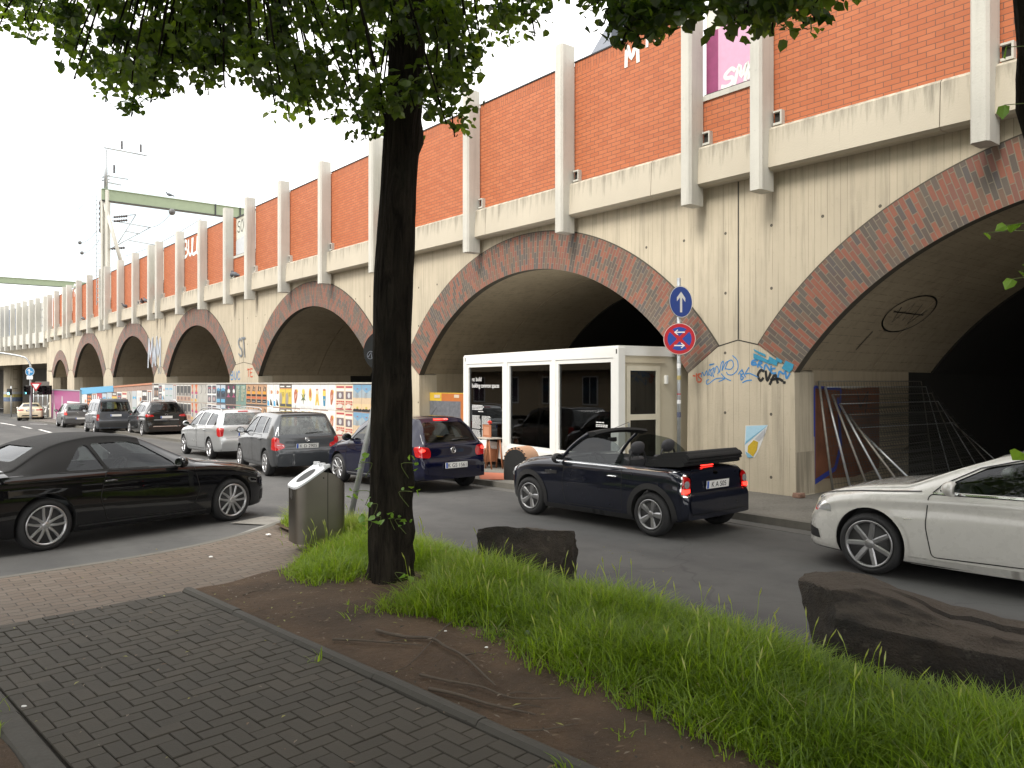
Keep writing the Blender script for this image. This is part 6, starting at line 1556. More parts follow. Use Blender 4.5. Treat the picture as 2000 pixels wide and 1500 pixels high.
# crumbs, leaf litter and grit on soil, path and footway
n = 2600; x = r.uniform(-4.3, 1.6, n); y = r.uniform(3.9, 9.6, n); ok = in_poly(x, y, [pb(-.1, -.1), (-2.3, 8.3), (-2.3, 9.4), (-1.2, 8), (0, 5.7), (1.3, 3.9), (0.3, 3.9)]) | (r.uniform(0, 1, n) < .16); x, y = x[ok], y[ok]
V, Fc, MI = [], [], []
for a, b in zip(x, y):
    s = r.uniform(.004, .016); e = r.uniform(0, 6.28); z = (.125 + soil_h(a, b)) if in_poly(np.array([a]), np.array([b]), SOILP)[0] else .135; k = len(V)
    ex = r.uniform(1, 2.6)
    for (u, v_, w) in ((-s * ex, 0, 0), (0, -s * .6, .003), (s * ex, 0, 0), (0, s * .6, .004)): V.append((a + u * math.cos(e) - v_ * math.sin(e), b + u * math.sin(e) + v_ * math.cos(e), z + w))
    Fc.append((k, k + 1, k + 2, k + 3)); MI.append(int(r.choice([0, 0, 0, 1, 1, 2, 3])))
L_o = big_mesh('leaf_litter', np.array(V), np.array(Fc), [simple('dry leaf crumbs', (.13, .09, .055), .8), simple('pale chips', (.17, .14, .105), .8), simple('dark crumbs', (.03, .024, .018), .9), simple('yellowed leaf', (.22, .22, .05), .7)], np.array(MI))
tag(L_o, 'scattered leaf crumbs and chips on the soil and path', 'litter', None, 'stuff')
# twigs and roots
def gp(px, py, dz=0.0):
    p = ray_at(px, py, .13); return Vector((p.x, p.y, .118 + soil_h(p.x, p.y) + dz))
wood = simple('grey brown twig', (.075, .058, .042), .85, var=.4, scale=25)
for lab, pts, rr in (('longest forked root lying across the bare soil by the grass', [(735, 1247), (790, 1262), (842, 1270), (870, 1285), (905, 1300), (945, 1335), (968, 1352)], .013),
                     ('thin pale root running beside the kerb in the soil', [(650, 1255), (700, 1260), (755, 1268), (825, 1282)], .010), ('curved twig crossing the forked root', [(885, 1225), (855, 1262), (820, 1295), (790, 1312), (755, 1318)], .006),
                     ('long dark root nearest the viewer on the soil', [(838, 1350), (890, 1362), (950, 1380), (1010, 1395), (1045, 1405)], .013), ('dark root parallel to the nearest root, closer to the grass', [(820, 1325), (880, 1340), (940, 1352), (1000, 1372), (1095, 1385)], .010),
                     ('small dark twig on the soil near the path corner', [(475, 1168), (492, 1160), (510, 1158)], .008), ('thin twig at the foot of the grass at bottom centre', [(1000, 1430), (1060, 1432), (1130, 1425)], .007)):
    P = [gp(a, b, .004) for a, b in pts]; m = MB(); C = catmull(P, 4); m.tube(C, list(np.linspace(rr, rr * .4, len(C))), 7)
    if rr > .009:
        q = C[len(C) * 2 // 3]; m.tube([q, (q[0] + .1, q[1] + .05, q[2] + .005), (q[0] + .2, q[1] + .02, q[2])], [.006, .004, .002], 6)
    tag(m.build('twig', wood), lab, 'twig', 'twigs and roots on the soil')
paper = simple('white paper scrap', (.72, .72, .70), .7, var=.08)
for lab, px, py, s in (('crumpled white paper scrap on the reddish paving', 412, 1087, .026), ('crumpled pale wrapper by the grass at the paving tip', 524, 1044, .04), ('small white scrap on the dark soil left of the path', 47, 1378, .018), ('tiny white scrap on the soil beside the grass', 870, 1254, .013), ('small pale flake on the soil by the forked root', 950, 1284, .016)):
    p = ray_at(px, py, .125); bm = bmesh.new(); bmesh.ops.create_icosphere(bm, subdivisions=2, radius=1); rr_ = random.Random(lab)
    for v in bm.verts: v.co = Vector((v.co.x * s * rr_.uniform(.6, 1.1), v.co.y * s * .8 * rr_.uniform(.6, 1.1), v.co.z * s * .35 * rr_.uniform(.5, 1.2)))
    hh = .118 + (soil_h(p.x, p.y) if px > 600 else 0) + s * .2
    o = MB().bm(bm, 0, None, False).build('paper_scrap', paper); o.location = (p.x, p.y, hh); tag(o, lab, 'litter', 'paper scraps')
# ---------------------------------------------------------------- boulders
def rock_mat():
    m, nt, out = new_mat('dark basalt'); v = coords(nt); n = noise(nt, v, 2.4, 7, .7); f = noise(nt, v, 16, 6, .75); g_ = nd(nt, 'ShaderNodeSeparateXYZ', {0: nd(nt, 'ShaderNodeNewGeometry').outputs['Normal']}).outputs[2]
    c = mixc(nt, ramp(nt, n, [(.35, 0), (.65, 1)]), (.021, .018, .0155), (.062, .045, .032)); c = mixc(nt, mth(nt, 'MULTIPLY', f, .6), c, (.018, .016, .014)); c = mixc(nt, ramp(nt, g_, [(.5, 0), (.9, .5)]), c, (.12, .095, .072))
    c = mixc(nt, ramp(nt, noise(nt, v, 7, 5, .7), [(.6, 0), (.7, .35)]), c, (.17, .15, .12))
    bsdf(nt, out, **{'Base Color': c, 'Roughness': .92, 'Normal': bump(nt, mth(nt, 'ADD', f, noise(nt, v, 60, 3)), 1.0, .04)}); return m
ROCK = rock_mat()
from mathutils import noise as mnoise
def rock(label, loc, rz, size, shape, seed, planes=22):
    rn = random.Random(seed); bm = bmesh.new(); bmesh.ops.create_cube(bm, size=2); bmesh.ops.subdivide_edges(bm, edges=bm.edges, cuts=34, use_grid_fill=True)
    PL_ = []
    for i in range(planes):
        n = Vector((rn.gauss(0, 1), rn.gauss(0, 1), rn.gauss(.25, .8))).normalized(); sup = sum(abs(c) for c in n); PL_.append((n, sup * rn.uniform(.60, .86)))
    for v in bm.verts:
        p = v.co.copy()
        for n, d in PL_:
            e = p.dot(n) - d
            if e > 0: p -= n * e
        p = shape(p); w = Vector((p.x * size[0], p.y * size[1], p.z * size[2]))
        n1 = mnoise.noise(w * 3 + Vector((seed, 0, 0))); n2 = mnoise.noise(w * 9 + Vector((0, seed, 0))); n3 = mnoise.noise(w * 30); st = abs(mnoise.noise(Vector((w.x * 1.5, w.y * 1.5, w.z * 14 + seed))))
        v.co = w + p.normalized() * (n1 * .045 + n2 * .02 + n3 * .007 - st * .014)
    o = MB().bm(bm, 0, None, True).build('boulder', ROCK); o.data.set_sharp_from_angle(angle=R(24)); o.location = loc; o.rotation_euler = (0, 0, rz); return tag(o, label, 'boulder', None)
def shp1(p): return Vector((p.x * (1 + .06 * p.z) + .0, p.y, p.z * (1 - .10 * max(0, p.x)) - .10 * max(0, -p.x - .6)))
rock('squat brown boulder with a flat top, in the grass before the open convertible', (.16, 8.05, .33), R(-14), (.48, .32, .34), shp1, 3.0)
def shp2(p):
    z = p.z
    if z > 0: z *= 1.0 - .06 * (p.x + 1) - .75 * max(0, p.x + .45) * (1 if p.y < 0 else .75) + 1.1 * max(0, p.x - .30)
    return Vector((p.x, p.y * (1 - .1 * p.z) - .12 * p.x * max(0, p.z), z))
rock('long dark boulder with a sloping top at the right edge, before the white coupe', (2.99, 5.52, .29), R(-30), (1.14, .36, .35), shp2, 8.0)
# ================================================================ things standing along the street
def via_empty(name, s, off, label, cat, group=None, z=None):
    x, y = vpt(s, off); return empty(name, (x, y, gz(x, y) + .10 if z is None else z), VA, label, cat, group)
# ---- hoarding with bill posters (x along the viaduct to the left, y to the street)
ply = simple('weathered hoarding board', (.34, .24, .20), .8, var=.3, scale=5)
INK = {}
def ink(c):
    k = tuple(round(x, 3) for x in c)
    if k not in INK: INK[k] = simple('poster ink %d' % (len(INK) + 1), c, .65, var=.10, scale=8)
    return INK[k]
WHT = (.72, .72, .69)
def ell(cx, cz, rx, rz_, n=14): return [(cx + rx * math.cos(t), cz + rz_ * math.sin(t)) for t in np.linspace(0, 2 * math.pi, n + 1)[:-1]]
def bx_(x0, z0, x1, z1): return [(x0, z0), (x1, z0), (x1, z1), (x0, z1)]
def lines(c, x0, x1, z0, n, dz=.045, h=.016, rnd=random): return [(c, bx_(x0, z0 - i * dz, x0 + (x1 - x0) * rnd.uniform(.6, 1), z0 - i * dz + h)) for i in range(n)]
rq = random.Random(5)
def art(kind):
    """shapes on a unit sheet: x 0..1 (as the reader sees it), z 0..1.4"""
    K = (.02, .02, .022); A = []
    if kind == 'beach': A = [((.16, .30, .44), bx_(0, 0, 1, 1.4)), ((.30, .36, .40), [(0, 0), (1, 0), (1, 1.15), (.5, .95), (0, 1.2)]), ((.55, .42, .28), bx_(0, 0, 1, .72)), ((.66, .47, .28), bx_(0, 0, 1, .4)), (K, [(0, 0), (1, 0), (1, .1), (.85, .16), (.7, .1), (.5, .2), (.35, .12), (.2, .15), (0, .1)]), ((.45, .38, .08), ell(.5, .2, .12, .06)), ((.35, .12, .10), bx_(.42, 1.16, .6, 1.2))] + lines((.30, .28, .26), .3, .7, .95, 5, .06)
    elif kind == 'cream': A = [((.66, .56, .42), bx_(0, 0, 1, 1.4)), ((.42, .07, .08), bx_(.08, 1.22, .92, 1.32)), ((.70, .66, .62), bx_(.05, 1.06, .95, 1.18)), ((.16, .12, .13), bx_(.1, .62, .88, 1.03)), ((.5, .5, .5), ell(.5, .82, .16, .15))] + [((.48, .10, .08), bx_(.1 + .22 * (i % 4), .45 - .13 * (i // 4), .27 + .22 * (i % 4), .53 - .13 * (i // 4))) for i in range(8)] + [((.6, .56, .5), ell(.5, .25, .3, .12)), ((.42, .07, .08), bx_(.1, .06, .9, .12))]
    elif kind.startswith('food'):
        A = [(WHT, bx_(0, 0, 1, 1.4)), ((.55, .57, .6), [(.2, 1.1), (.5, 1.24), (.8, 1.1), (.74, 1.08), (.5, 1.18), (.26, 1.08)])] + lines((.55, .56, .58), .1, .9, .12, 3, .05)
        Y, B = (.72, .50, .10), (.42, .14, .07)
        A += {'0': [(Y, ell(.62, 1.0, .16, .12)), (B, [(.4, 1.1), (.6, 1.12), (.72, .9), (.68, .6), (.5, .28), (.36, .3), (.32, .6), (.3, .9)]), ((.62, .4, .3), [(.48, .8), (.62, .86), (.56, .62), (.44, .55)])],
              '1': [(Y, ell(.5, .98, .2, .16)), ((.10, .14, .06), [(.2, .9), (.5, .7), (.8, .92), (.64, .62), (.85, .45), (.55, .52), (.5, .2), (.45, .52), (.15, .45), (.36, .62)]), ((.45, .40, .08), ell(.5, .76, .1, .14))],
              '2': [(Y, ell(.5, .82, .24, .38)), (B, ell(.5, .88, .15, .26))], '3': [(B, ell(.5, 1.1, .14, .06)), ((.66, .55, .4), bx_(.34, .85, .66, 1.06)), (Y, [(.22, .2), (.36, .86), (.64, .86), (.8, .2), (.6, .25), (.5, .6), (.42, .25)]), (B, bx_(.46, .45, .54, .85))],
              '4': [(Y, bx_(.3, .76, .7, 1.1)), (B, ell(.5, 1.1, .2, .05)), ((.05, .22, .36), [(.3, .76), (.7, .76), (.62, .2), (.38, .2)]), ((.5, .5, .2), bx_(.46, .5, .56, .6))]}[kind[-1]]
    elif kind == 'yellow': A = [((.60, .46, .09), bx_(0, 0, 1, 1.4)), ((.12, .11, .10), bx_(0, 1.18, 1, 1.4)), ((.55, .25, .10), bx_(0, 1.12, 1, 1.18)), ((.30, .27, .23), [(0, .2), (.4, .2), (.5, .6), (.3, .95), (.05, .8)]), ((.08, .08, .08), bx_(.1, .05, 1, .22)), (WHT, bx_(.15, 1.25, .85, 1.32))] + lines(K, .5, .95, .9, 4, .07)
    elif kind == 'white': A = [(WHT, bx_(0, 0, 1, 1.4)), ((.50, .24, .12), ell(.72, .92, .2, .12)), ((.55, .56, .58), ell(.4, .92, .2, .16)), ((.10, .36, .62), [(.05, .05), (.4, .05), (.3, .35), (.05, .4)]), (K, [(.5, .1), (.9, .05), (.7, .4), (.55, .5)])] + lines((.4, .4, .42), .15, .9, 1.25, 3, .07)
    elif kind == 'amber': A = [((.46, .28, .17), bx_(0, 0, 1, 1.4)), (K, [(.25, .95), (.4, 1.35), (.55, 1.2), (.8, 1.25), (.75, .9)]), ((.60, .28, .04), ell(.5, .86, .34, .11)), (K, bx_(.1, .62, .9, .76)), ((.50, .13, .05), bx_(.1, .46, .9, .6)), (K, bx_(.1, .2, .9, .42)), ((.3, .3, .3), bx_(.2, .26, .8, .31)), ((.08, .08, .08), bx_(0, 0, 1, .1)), ((.62, .45, .3), [(.5, 1.0), (.62, 1.3), (.7, 1.0)])]
    elif kind == 'green': A = [((.16, .25, .22), bx_(0, 0, 1, 1.4))] + [((.42, .40, .28), bx_(.12, 1.25 - i * .09, .12 + rq.uniform(.4, .75), 1.29 - i * .09)) for i in range(12)] + [((.32, .42, .36), ell(.7, 1.2, .18, .12))]
    elif kind == 'plum': A = [((.06, .055, .06), bx_(0, 0, 1, 1.4)), ((.32, .06, .14), [(.1, .5), (.9, .5), (.6, .62), (.6, 1.3), (.4, 1.3), (.4, .62)]), (WHT, ell(.55, .92, .22, .16)), ((.12, .12, .12), [(.45, .7), (.7, .78), (.5, .86)])]
    elif kind == 'blue': A = [((.08, .10, .13), bx_(0, 0, 1, 1.4)), ((.45, .5, .55), bx_(.05, 1.08, .95, 1.36)), ((.10, .28, .46), ell(.5, .95, .4, .2)), ((.03, .03, .04), bx_(.2, .5, .45, .95)), ((.03, .03, .04), bx_(.55, .5, .8, .95)), ((.14, .36, .55), bx_(.1, .1, .9, .35))]
    elif kind == 'mono': A = [(WHT, bx_(0, 0, 1, 1.4)), ((.10, .10, .12), bx_(.08, .72, .92, 1.32)), ((.14, .14, .16), bx_(.08, .05, .92, .6)), ((.5, .12, .12), bx_(.2, 1.1, .8, 1.16)), ((.35, .35, .36), ell(.5, .92, .2, .14)), ((.4, .3, .3), ell(.5, .32, .22, .16))]
    elif kind == 'grey': A = [((.42, .41, .38), bx_(0, 0, 1, 1.4)), ((.16, .15, .15), [(.2, 1.3), (.5, 1.35), (.7, 1.1), (.6, .8), (.4, .7), (.42, .66), (.7, .78), (.8, 1.1), (.6, 1.38)])] + lines((.55, .54, .52), .1, .9, .5, 5, .08)
    elif kind == 'orange': A = [((.48, .42, .36), bx_(0, 0, 1, 1.4)), ((.52, .15, .06), [(.2, 1.38), (.8, 1.38), (.6, 1.0), (.85, .7), (.5, .62), (.2, .7), (.42, 1.0)]), ((.38, .06, .18), ell(.5, .74, .3, .09)), ((.5, .5, .52), bx_(.15, .3, .4, .6)), ((.16, .18, .24), bx_(.5, .3, .75, .6)), ((.6, .35, .05), ell(.4, .16, .2, .12))]
    elif kind == 'dark': A = [((.42, .40, .36), bx_(0, 0, 1, 1.4)), ((.09, .09, .09), bx_(.06, .5, .94, 1.28)), (WHT, bx_(.1, 1.3, .9, 1.36)), ((.36, .34, .32), ell(.5, .6, .22, .12)), ((.44, .27, .2), bx_(.06, .06, .94, .42)), ((.2, .16, .15), ell(.5, .26, .2, .13))]
    elif kind == 'pale': A = [((.45, .48, .50), bx_(0, 0, 1, 1.4)), ((.08, .36, .58), [(.1, 1.0), (.3, 1.12), (.5, 1.0), (.7, 1.12), (.9, 1.0), (.7, .92), (.5, 1.04), (.3, .92)]), ((.2, .34, .26), bx_(.2, .4, .8, .47))]
    elif kind == 'portrait': A = [((.10, .09, .09), bx_(0, 0, 1, 1.4)), (WHT, bx_(.06, 1.1, .94, 1.3)), ((.40, .26, .19), ell(.5, .7, .26, .34)), ((.06, .05, .05), ell(.5, .98, .28, .14)), (WHT, bx_(.06, .06, .94, .24))]
    elif kind == 'tall': A = [(WHT, bx_(0, 0, 1, 1.4)), ((.18, .19, .22), bx_(.15, .15, .4, 1.3)), ((.22, .22, .25), bx_(.58, .15, .82, 1.3)), ((.4, .14, .07), bx_(.1, 1.3, .9, 1.36))]
    elif kind == 'crimson': A = [((.40, .08, .10), bx_(0, 0, 1, 1.4)), ((.5, .16, .05), bx_(0, 0, 1, .6)), (WHT, ell(.3, 1.1, .12, .09)), (WHT, ell(.7, 1.0, .12, .09)), (WHT, ell(.5, .55, .12, .09))]
    elif kind == 'fruit': A = [((.06, .05, .05), bx_(0, 0, 1, 1.4))] + [((.55, .16 + .05 * (i % 2), .05), ell(.3 + .4 * (i % 2), 1.2 - .22 * (i // 2), .18, .09)) for i in range(10)] + [((.3, .36, .06), ell(.5, .5, .3, .05))]
    return A
def poster(parent, kind, x, z, w, h, y, name='poster'):
    A = art(kind); mats = []; m = MB(); M = Matrix.Translation((x, y, z)) @ RZ; t = rq.uniform(-.006, .006)
    for i, (c, poly) in enumerate(A):
        k = ink(c)
        if k not in mats: mats.append(k)
        m.flat([(u * w + t * v, v * h / 1.4) for u, v in poly], M, mats.index(k), -.0012 * (i + 1))
    return m.build(name, mats, parent)
sA, sB = s_at(742, .9), s_at(298, .9); ho = via_empty('hoarding', sA, .9, 'long board hoarding pasted with rows of bill posters in front of the arches', 'hoarding', z=0.0)
L1 = sB - sA
def zt_(u): return 2.06 - 0.0 * u
m = MB(); u = 0
while u < L1:
    e = min(u + 2.44, L1); s0_, s1_ = lz(sA + u), lz(sA + e); m.box((u + .004, -.03, min(s0_, s1_) + .02), (e - .004, .0, 2.055)); u = e
m.box((0, -.045, 2.056), (L1, .03, 2.10), 1); m.box((0, -.12, .9), (L1, -.04, 1.0), 1)
m.build('boards', [ply, simple('pale timber capping', (.5, .48, .43), .7, var=.2)], ho)
seq = ['mono', 'beach', 'beach', 'cream', 'cream', 'food0', 'food4', 'food3', 'food2', 'food1', 'food0', 'yellow', 'yellow', 'white', 'white', 'amber', 'amber', 'amber', 'amber', 'green', 'green', 'plum', 'plum', 'blue', 'blue', 'mono', 'mono', 'grey', 'grey', 'orange', 'orange', 'dark', 'dark', 'dark', 'dark', 'tall', 'pale', 'pale', 'white', 'mono', 'portrait', 'portrait', 'tall']
px_edges = [742, 725, 707, 690, 674, 656, 641, 627, 613, 600, 586, 570, 558, 546, 534, 522, 512, 501, 491, 481, 470, 461, 452, 441, 431, 423, 414, 405, 397, 388, 379, 373, 366, 359, 352, 345, 338, 330, 322, 317, 310, 305, 301, 298]
for i, k in enumerate(seq):
    a, b = s_at(px_edges[i], .9) - sA, s_at(px_edges[i + 1], .9) - sA; w = b - a - .012
    h = .82; 
    poster(ho, k, b - .006, 2.03 - h, w, h, .004); poster(ho, k, b - .006, 2.03 - 2 * h - rq.uniform(.01, .05), w, h, .004)
# the lower run towards the bridge, then the plum billboard
sC, sD = s_at(298, .9), s_at(158, .9); h2 = via_empty('hoarding', sC, .9, 'far run of poster hoarding with a blue top edge, behind the van', 'hoarding', z=0.0); L2 = sD - sC
topz = lambda u: 2.02 - .42 * (u / L2)
m = MB(); n = 14
for i in range(n):
    a, b = L2 * i / n, L2 * (i + 1) / n; mi = 0
    m.prism([(a + .01, lz(sC + a)), (b - .01, lz(sC + b)), (b - .01, topz(b)), (a + .01, topz(a))], -.03, 0, 'y', mi)
split = s_at(222, .9) - sC
m.prism([(0, topz(0)), (split, topz(split)), (split, topz(split) + .1), (0, topz(0) + .1)], -.03, .03, 'y', 1); m.prism([(split, topz(split) - .25), (L2, topz(L2) - .3), (L2, topz(L2) + .16), (split, topz(split) + .12)], -.03, .03, 'y', 2)
m.build('boards', [ply, simple('orange red board edge', (.5, .22, .13), .7), simple('sky blue board', (.11, .36, .58), .6)], h2)
seq2 = ['tall', 'portrait', 'white', 'pale', 'grey', 'cream', 'mono', 'yellow', 'pale', 'blue', 'crimson', 'tall', 'fruit', 'white']
pe = np.linspace(297, 160, len(seq2) + 1)
for i, k in enumerate(seq2):
    a, b = s_at(pe[i], .9) - sC, s_at(pe[i + 1], .9) - sC; poster(h2, k, b - .03, topz(b) - .25 - 1.42, b - a - .05, 1.40, .004)
sE, sF = s_at(157, 1.0), s_at(101, 1.0); h3 = via_empty('billboard', sE, 1.0, 'plum coloured billboard with a pale bottle at the far end of the hoardings', 'billboard', z=0.0); L3 = sF - sE
m = MB(); m.box((0, -.1, lz(sE) - .3), (L3, 0, 1.55)); m.box((-.06, -.1, lz(sE) - .3), (0, .05, 1.62), 1); m.box((L3, -.1, lz(sE) - .3), (L3 + .06, .05, 1.62), 1); m.box((-.06, -.1, 1.55), (L3 + .06, .05, 1.62), 1); m.build('panel', [simple('plum billboard sheet', (.30, .05, .17), .5, var=.1), galv], h3)
m = MB(); cx = L3 * .60
m.flat([(cx - .5, -.9), (cx + .5, -.9), (cx + .5, .2), (cx + .22, .55), (cx + .18, 1.1), (cx - .18, 1.1), (cx - .22, .55), (cx - .5, .2)], None, 0, .004); m.flat([(.2, .1), (L3 * .42, .1), (L3 * .42, .75), (.2, .75)], None, 1, .004); m.flat([(L3 * .8, -.9), (L3 * .97, -.9), (L3 * .9, .6)], None, 0, .005)
m.build('printed_bottle', [simple('pale bottle print', (.42, .40, .40), .5), white_paint], h3)

# ---- orange and yellow board inside the middle arch
sG, sH = s_at(912, -.35), s_at(790, -.35); yb = via_empty('notice_board', sG, -.35, 'yellow and orange notice board with a dark picture, left of the white container', 'notice board', z=0.0); L4 = sH - sG
m = MB(); m.box((0, -.04, .1), (L4, 0, 1.80), 0); m.build('panel', [simple('ochre yellow board', (.55, .36, .03), .6, var=.15, scale=3)], yb)
M = Matrix.Translation((L4, .003, 0)) @ RZ; fl_lab = simple('faded label', (.52, .42, .32), .7); rd_lab = simple('red label', (.45, .10, .06), .7)
MB().flat(bx_(L4 * .62, .12, L4 - .02, 1.78), M, 0).build('orange_sheet', simple('burnt orange sheet', (.42, .13, .03), .6), yb)
MB().flat(bx_(L4 * .42, .55, L4 - .3, 1.56), M, 0, -.002).build('picture', simple('slate map picture', (.12, .125, .14), .6, var=.7, scale=9), yb)
MB().flat(bx_(.1, 1.62, L4 * .4, 1.74), M, 0, -.003).ribbon([(.16, 1.68), (L4 * .38, 1.68)], .05, M, 1, -.0045).build('title_strip', [plate_ink, fl_lab], yb)
for i in range(26):
    x, z = rq.uniform(.1, L4 - .5), rq.uniform(.4, 1.7)
    if L4 * .30 < x < L4 - .1 and z < 1.6: continue
    MB().flat(bx_(x, z, x + rq.uniform(.1, .35), z + .09), M, 0, -.0035 - i * 1e-4).build('label', fl_lab if i % 3 else rd_lab, yb)

# ---- white glazed container
CX, CY, CA = 2.03, 15.2, R(121.0)
co = empty('office_container', (CX, CY, gz(CX, CY) + .10), CA, 'white glazed office container with black windows under the middle arch', 'container')
cw_ = simple('white container enamel', (.74, .74, .71), .45, var=.06, scale=3); cs_ = simple('cream container side', (.52, .47, .36), .5, var=.08, scale=2)
LW, DP, H0, H1 = 6.4, 2.44, .16, 2.66
m = MB()
for x in (0, LW - .17): m.box((x, -.17, H0), (x + .17, 0, H1), 0, None, .012)
m.box((.17, -.14, H1 - .20), (LW - .17, -.004, H1 - .0), 0); m.box((.17, -.14, H0), (LW - .17, -.004, H0 + .30), 0)
for x in (0, LW - .17): m.box((x, -DP, H0), (x + .17, -DP + .17, H1), 0)
m.box((.17, -DP, H0), (LW - .17, -DP + .05, H1), 1); m.box((LW - .06, -DP + .17, H0), (LW, -.17, H1), 1)
m.box((.02, -DP + .17, H1 - .16), (.10, -.17, H1), 0); m.box((.02, -DP + .17, H0), (.10, -.17, H0 + .16), 0)
for x in (.04, LW - .13):
    m.box((x, .0005, H1 - .13), (x + .035, .003, H1 - .04), 2)
for x in (.1, LW - .4): m.box((x, -.4, -.02), (x + .3, -.1, H0), 2)
m.box((.3, -DP + .3, -.02), (LW - .3, -.5, H0 - .02), 2)
m.build('frame', [cw_, cs_, joint_dark], co)
m = MB(); m.box((.02, -DP + .02, H1 + .002), (LW - .02, -.02, H1 + .03)); m.build('roof', cw_, co)
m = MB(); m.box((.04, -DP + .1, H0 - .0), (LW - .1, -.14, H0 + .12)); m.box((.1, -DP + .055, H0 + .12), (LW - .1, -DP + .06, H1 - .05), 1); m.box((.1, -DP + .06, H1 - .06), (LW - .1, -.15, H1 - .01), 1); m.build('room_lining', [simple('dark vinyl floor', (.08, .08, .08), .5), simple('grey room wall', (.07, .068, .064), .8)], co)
wx = [.17, 2.14, 2.30, 4.18, 4.34, LW - .17]; wz0, wz1 = H0 + .30, H1 - .20
pane_glass = glass('dark shop glass', (.5, .52, .52), .55)
for x in (2.14, 4.18): MB().box((x, -.14, wz0), (x + .16, -.002, wz1), 0, None, .01).build('mullion', cw_, co)
panes = []
for a, b in ((.17, 2.14), (2.30, 4.18), (4.34, LW - .17)):
    m = MB(); f = .085
    m.box((a, -.10, wz0), (a + f, -.02, wz1)); m.box((b - f, -.10, wz0), (b, -.02, wz1)); m.box((a + f, -.10, wz0), (b - f, -.02, wz0 + f)); m.box((a + f, -.10, wz1 - f), (b - f, -.02, wz1))
    wf = m.build('window', cw_, co)
    g_ = MB(); g_.box((a + f, -.066, wz0 + f), (b - f, -.058, wz1 - f)); panes.append(g_.build('pane', pane_glass, wf))
white_vinyl = simple('white vinyl lettering', (.75, .75, .74), .5, var=.04)
def ctext(body, x, z, size, par, sp=1.0): text_mesh(body, size, white_vinyl, 'lettering', par, 'LEFT', Matrix.Translation((x, -.054, z)) @ RZ, .0006, sp)
xl = LW - .17 - .085
ctext('re: build', xl - .12, 2.02, .155, panes[2]); ctext('building common spaces', xl - .12, 1.86, .155, panes[2], .92)
def dashes(x0, z0, cols, rows, wcol, dz, par, h=.018, gapc=.06):
    m = MB(); M = Matrix.Translation((x0, -.0535, z0)) @ RZ
    for c in range(cols):
        for r_ in range(rows):
            if rows > 12 and r_ in (rows // 2,): continue
            x = c * (wcol + gapc); e = x + wcol * rq.uniform(.82, 1)
            while x < e - .02:
                w = rq.uniform(.03, .09); m.flat(bx_(x, -r_ * dz, min(x + w, e), -r_ * dz + h), M, 0); x += w + .012
    return m.build('lettering', white_vinyl, par)
dashes(xl - .14, 1.40, 1, 4, .62, .034, panes[2]); dashes(xl - .46, 1.25, 1, 1, .3, .03, panes[2]); dashes(xl - .14, 1.14, 2, 27, .46, .026, panes[2], .013, .05)
dashes(.17 + .085 + .52, 1.18, 1, 1, .26, .03, panes[0]); dashes(.17 + .085 + .52, 1.13, 1, 2, .42, .03, panes[0])
# end wall with glazed door
m = MB(); dy0, dy1 = -1.06, -.22; 
m.box((.04, -DP + .17, H0 + .16), (.09, dy0, H1 - .16), 0); m.box((.04, dy1, H0 + .16), (.09, -.17, H1 - .16), 0); m.box((.04, dy0, 2.30), (.09, dy1, H1 - .16), 0); m.box((.015, dy0 - .12, 2.36), (.04, dy1 + .05, 2.41), 0)
m.build('end_wall', cs_, co)
m = MB(); f = .09
m.box((.02, dy0, H0 + .04), (.08, dy0 + f, 2.30)); m.box((.02, dy1 - f, H0 + .04), (.08, dy1, 2.30)); m.box((.02, dy0 + f, 2.21), (.08, dy1 - f, 2.30)); m.box((.02, dy0 + f, H0 + .04), (.08, dy1 - f, H0 + .22)); m.box((.02, dy0 + f, 1.25), (.08, dy1 - f, 1.36))
dr = m.build('door', simple('cream door frame', (.60, .56, .45), .45), co)
MB().box((.045, dy0 + f, H0 + .22), (.055, dy1 - f, 1.25)).box((.045, dy0 + f, 1.36), (.055, dy1 - f, 2.21)).build('pane', pane_glass, dr)
m = MB(); m.tube([(.02, dy1 - .05, 1.1), (-.035, dy1 - .05, 1.1), (-.035, dy1 - .15, 1.1)], .011, 8); m.box((.012, dy1 - .075, 1.0), (.02, dy1 - .025, 1.2)); m.build('handle', galv, dr)
m = MB(); m.box((-.03, dy0 - .18, 1.95), (.04, dy0 - .12, 2.12), 0, None, .01); m.build('intercom', cw_, co)
cbm = simple('brown cardboard', (.30, .19, .10), .8, var=.15); wood_y = simple('pale plywood', (.42, .30, .17), .6, var=.2)
def in_cont(o): o.location = (CX, CY, gz(CX, CY) + .10); o.rotation_euler = (0, 0, CA); return o
for lab, lo, hi in (('tall cardboard box inside the container behind its left window', (4.45, -1.0, H0 + .12), (4.85, -.6, 1.12)), ('wide cardboard box inside the container behind its middle window', (2.45, -1.1, H0 + .12), (3.1, -.55, .98)), ('cardboard box inside the container behind its right window', (1.0, -1.2, H0 + .12), (1.6, -.6, 1.0))):
    m = MB(); m.box(lo, hi, 0, None, .008); x = (lo[0] + hi[0]) / 2; m.box((x - .03, lo[1] + .01, hi[2]), (x + .03, hi[1] - .01, hi[2] + .002), 1); m.box((x - .03, hi[1], hi[2] - .15), (x + .03, hi[1] + .002, hi[2] - .002), 1)
    tag(in_cont(m.build('cardboard_box', [cbm, simple('parcel tape', (.38, .27, .14), .35)])), lab, 'box', 'boxes inside the container')
t = in_cont(empty('side_table', (0, 0, 0), 0, 'small pale table inside the container behind the glazed door', 'table'))
MB().box((.35, -1.6, .86), (1.0, -.7, .89)).build('table_top', wood_y, t)
for x in (.38, .95):
    for y in (-1.56, -.76): MB().box((x - .02, y - .02, H0 + .12), (x + .02, y + .02, .86)).build('leg', cw_, t)

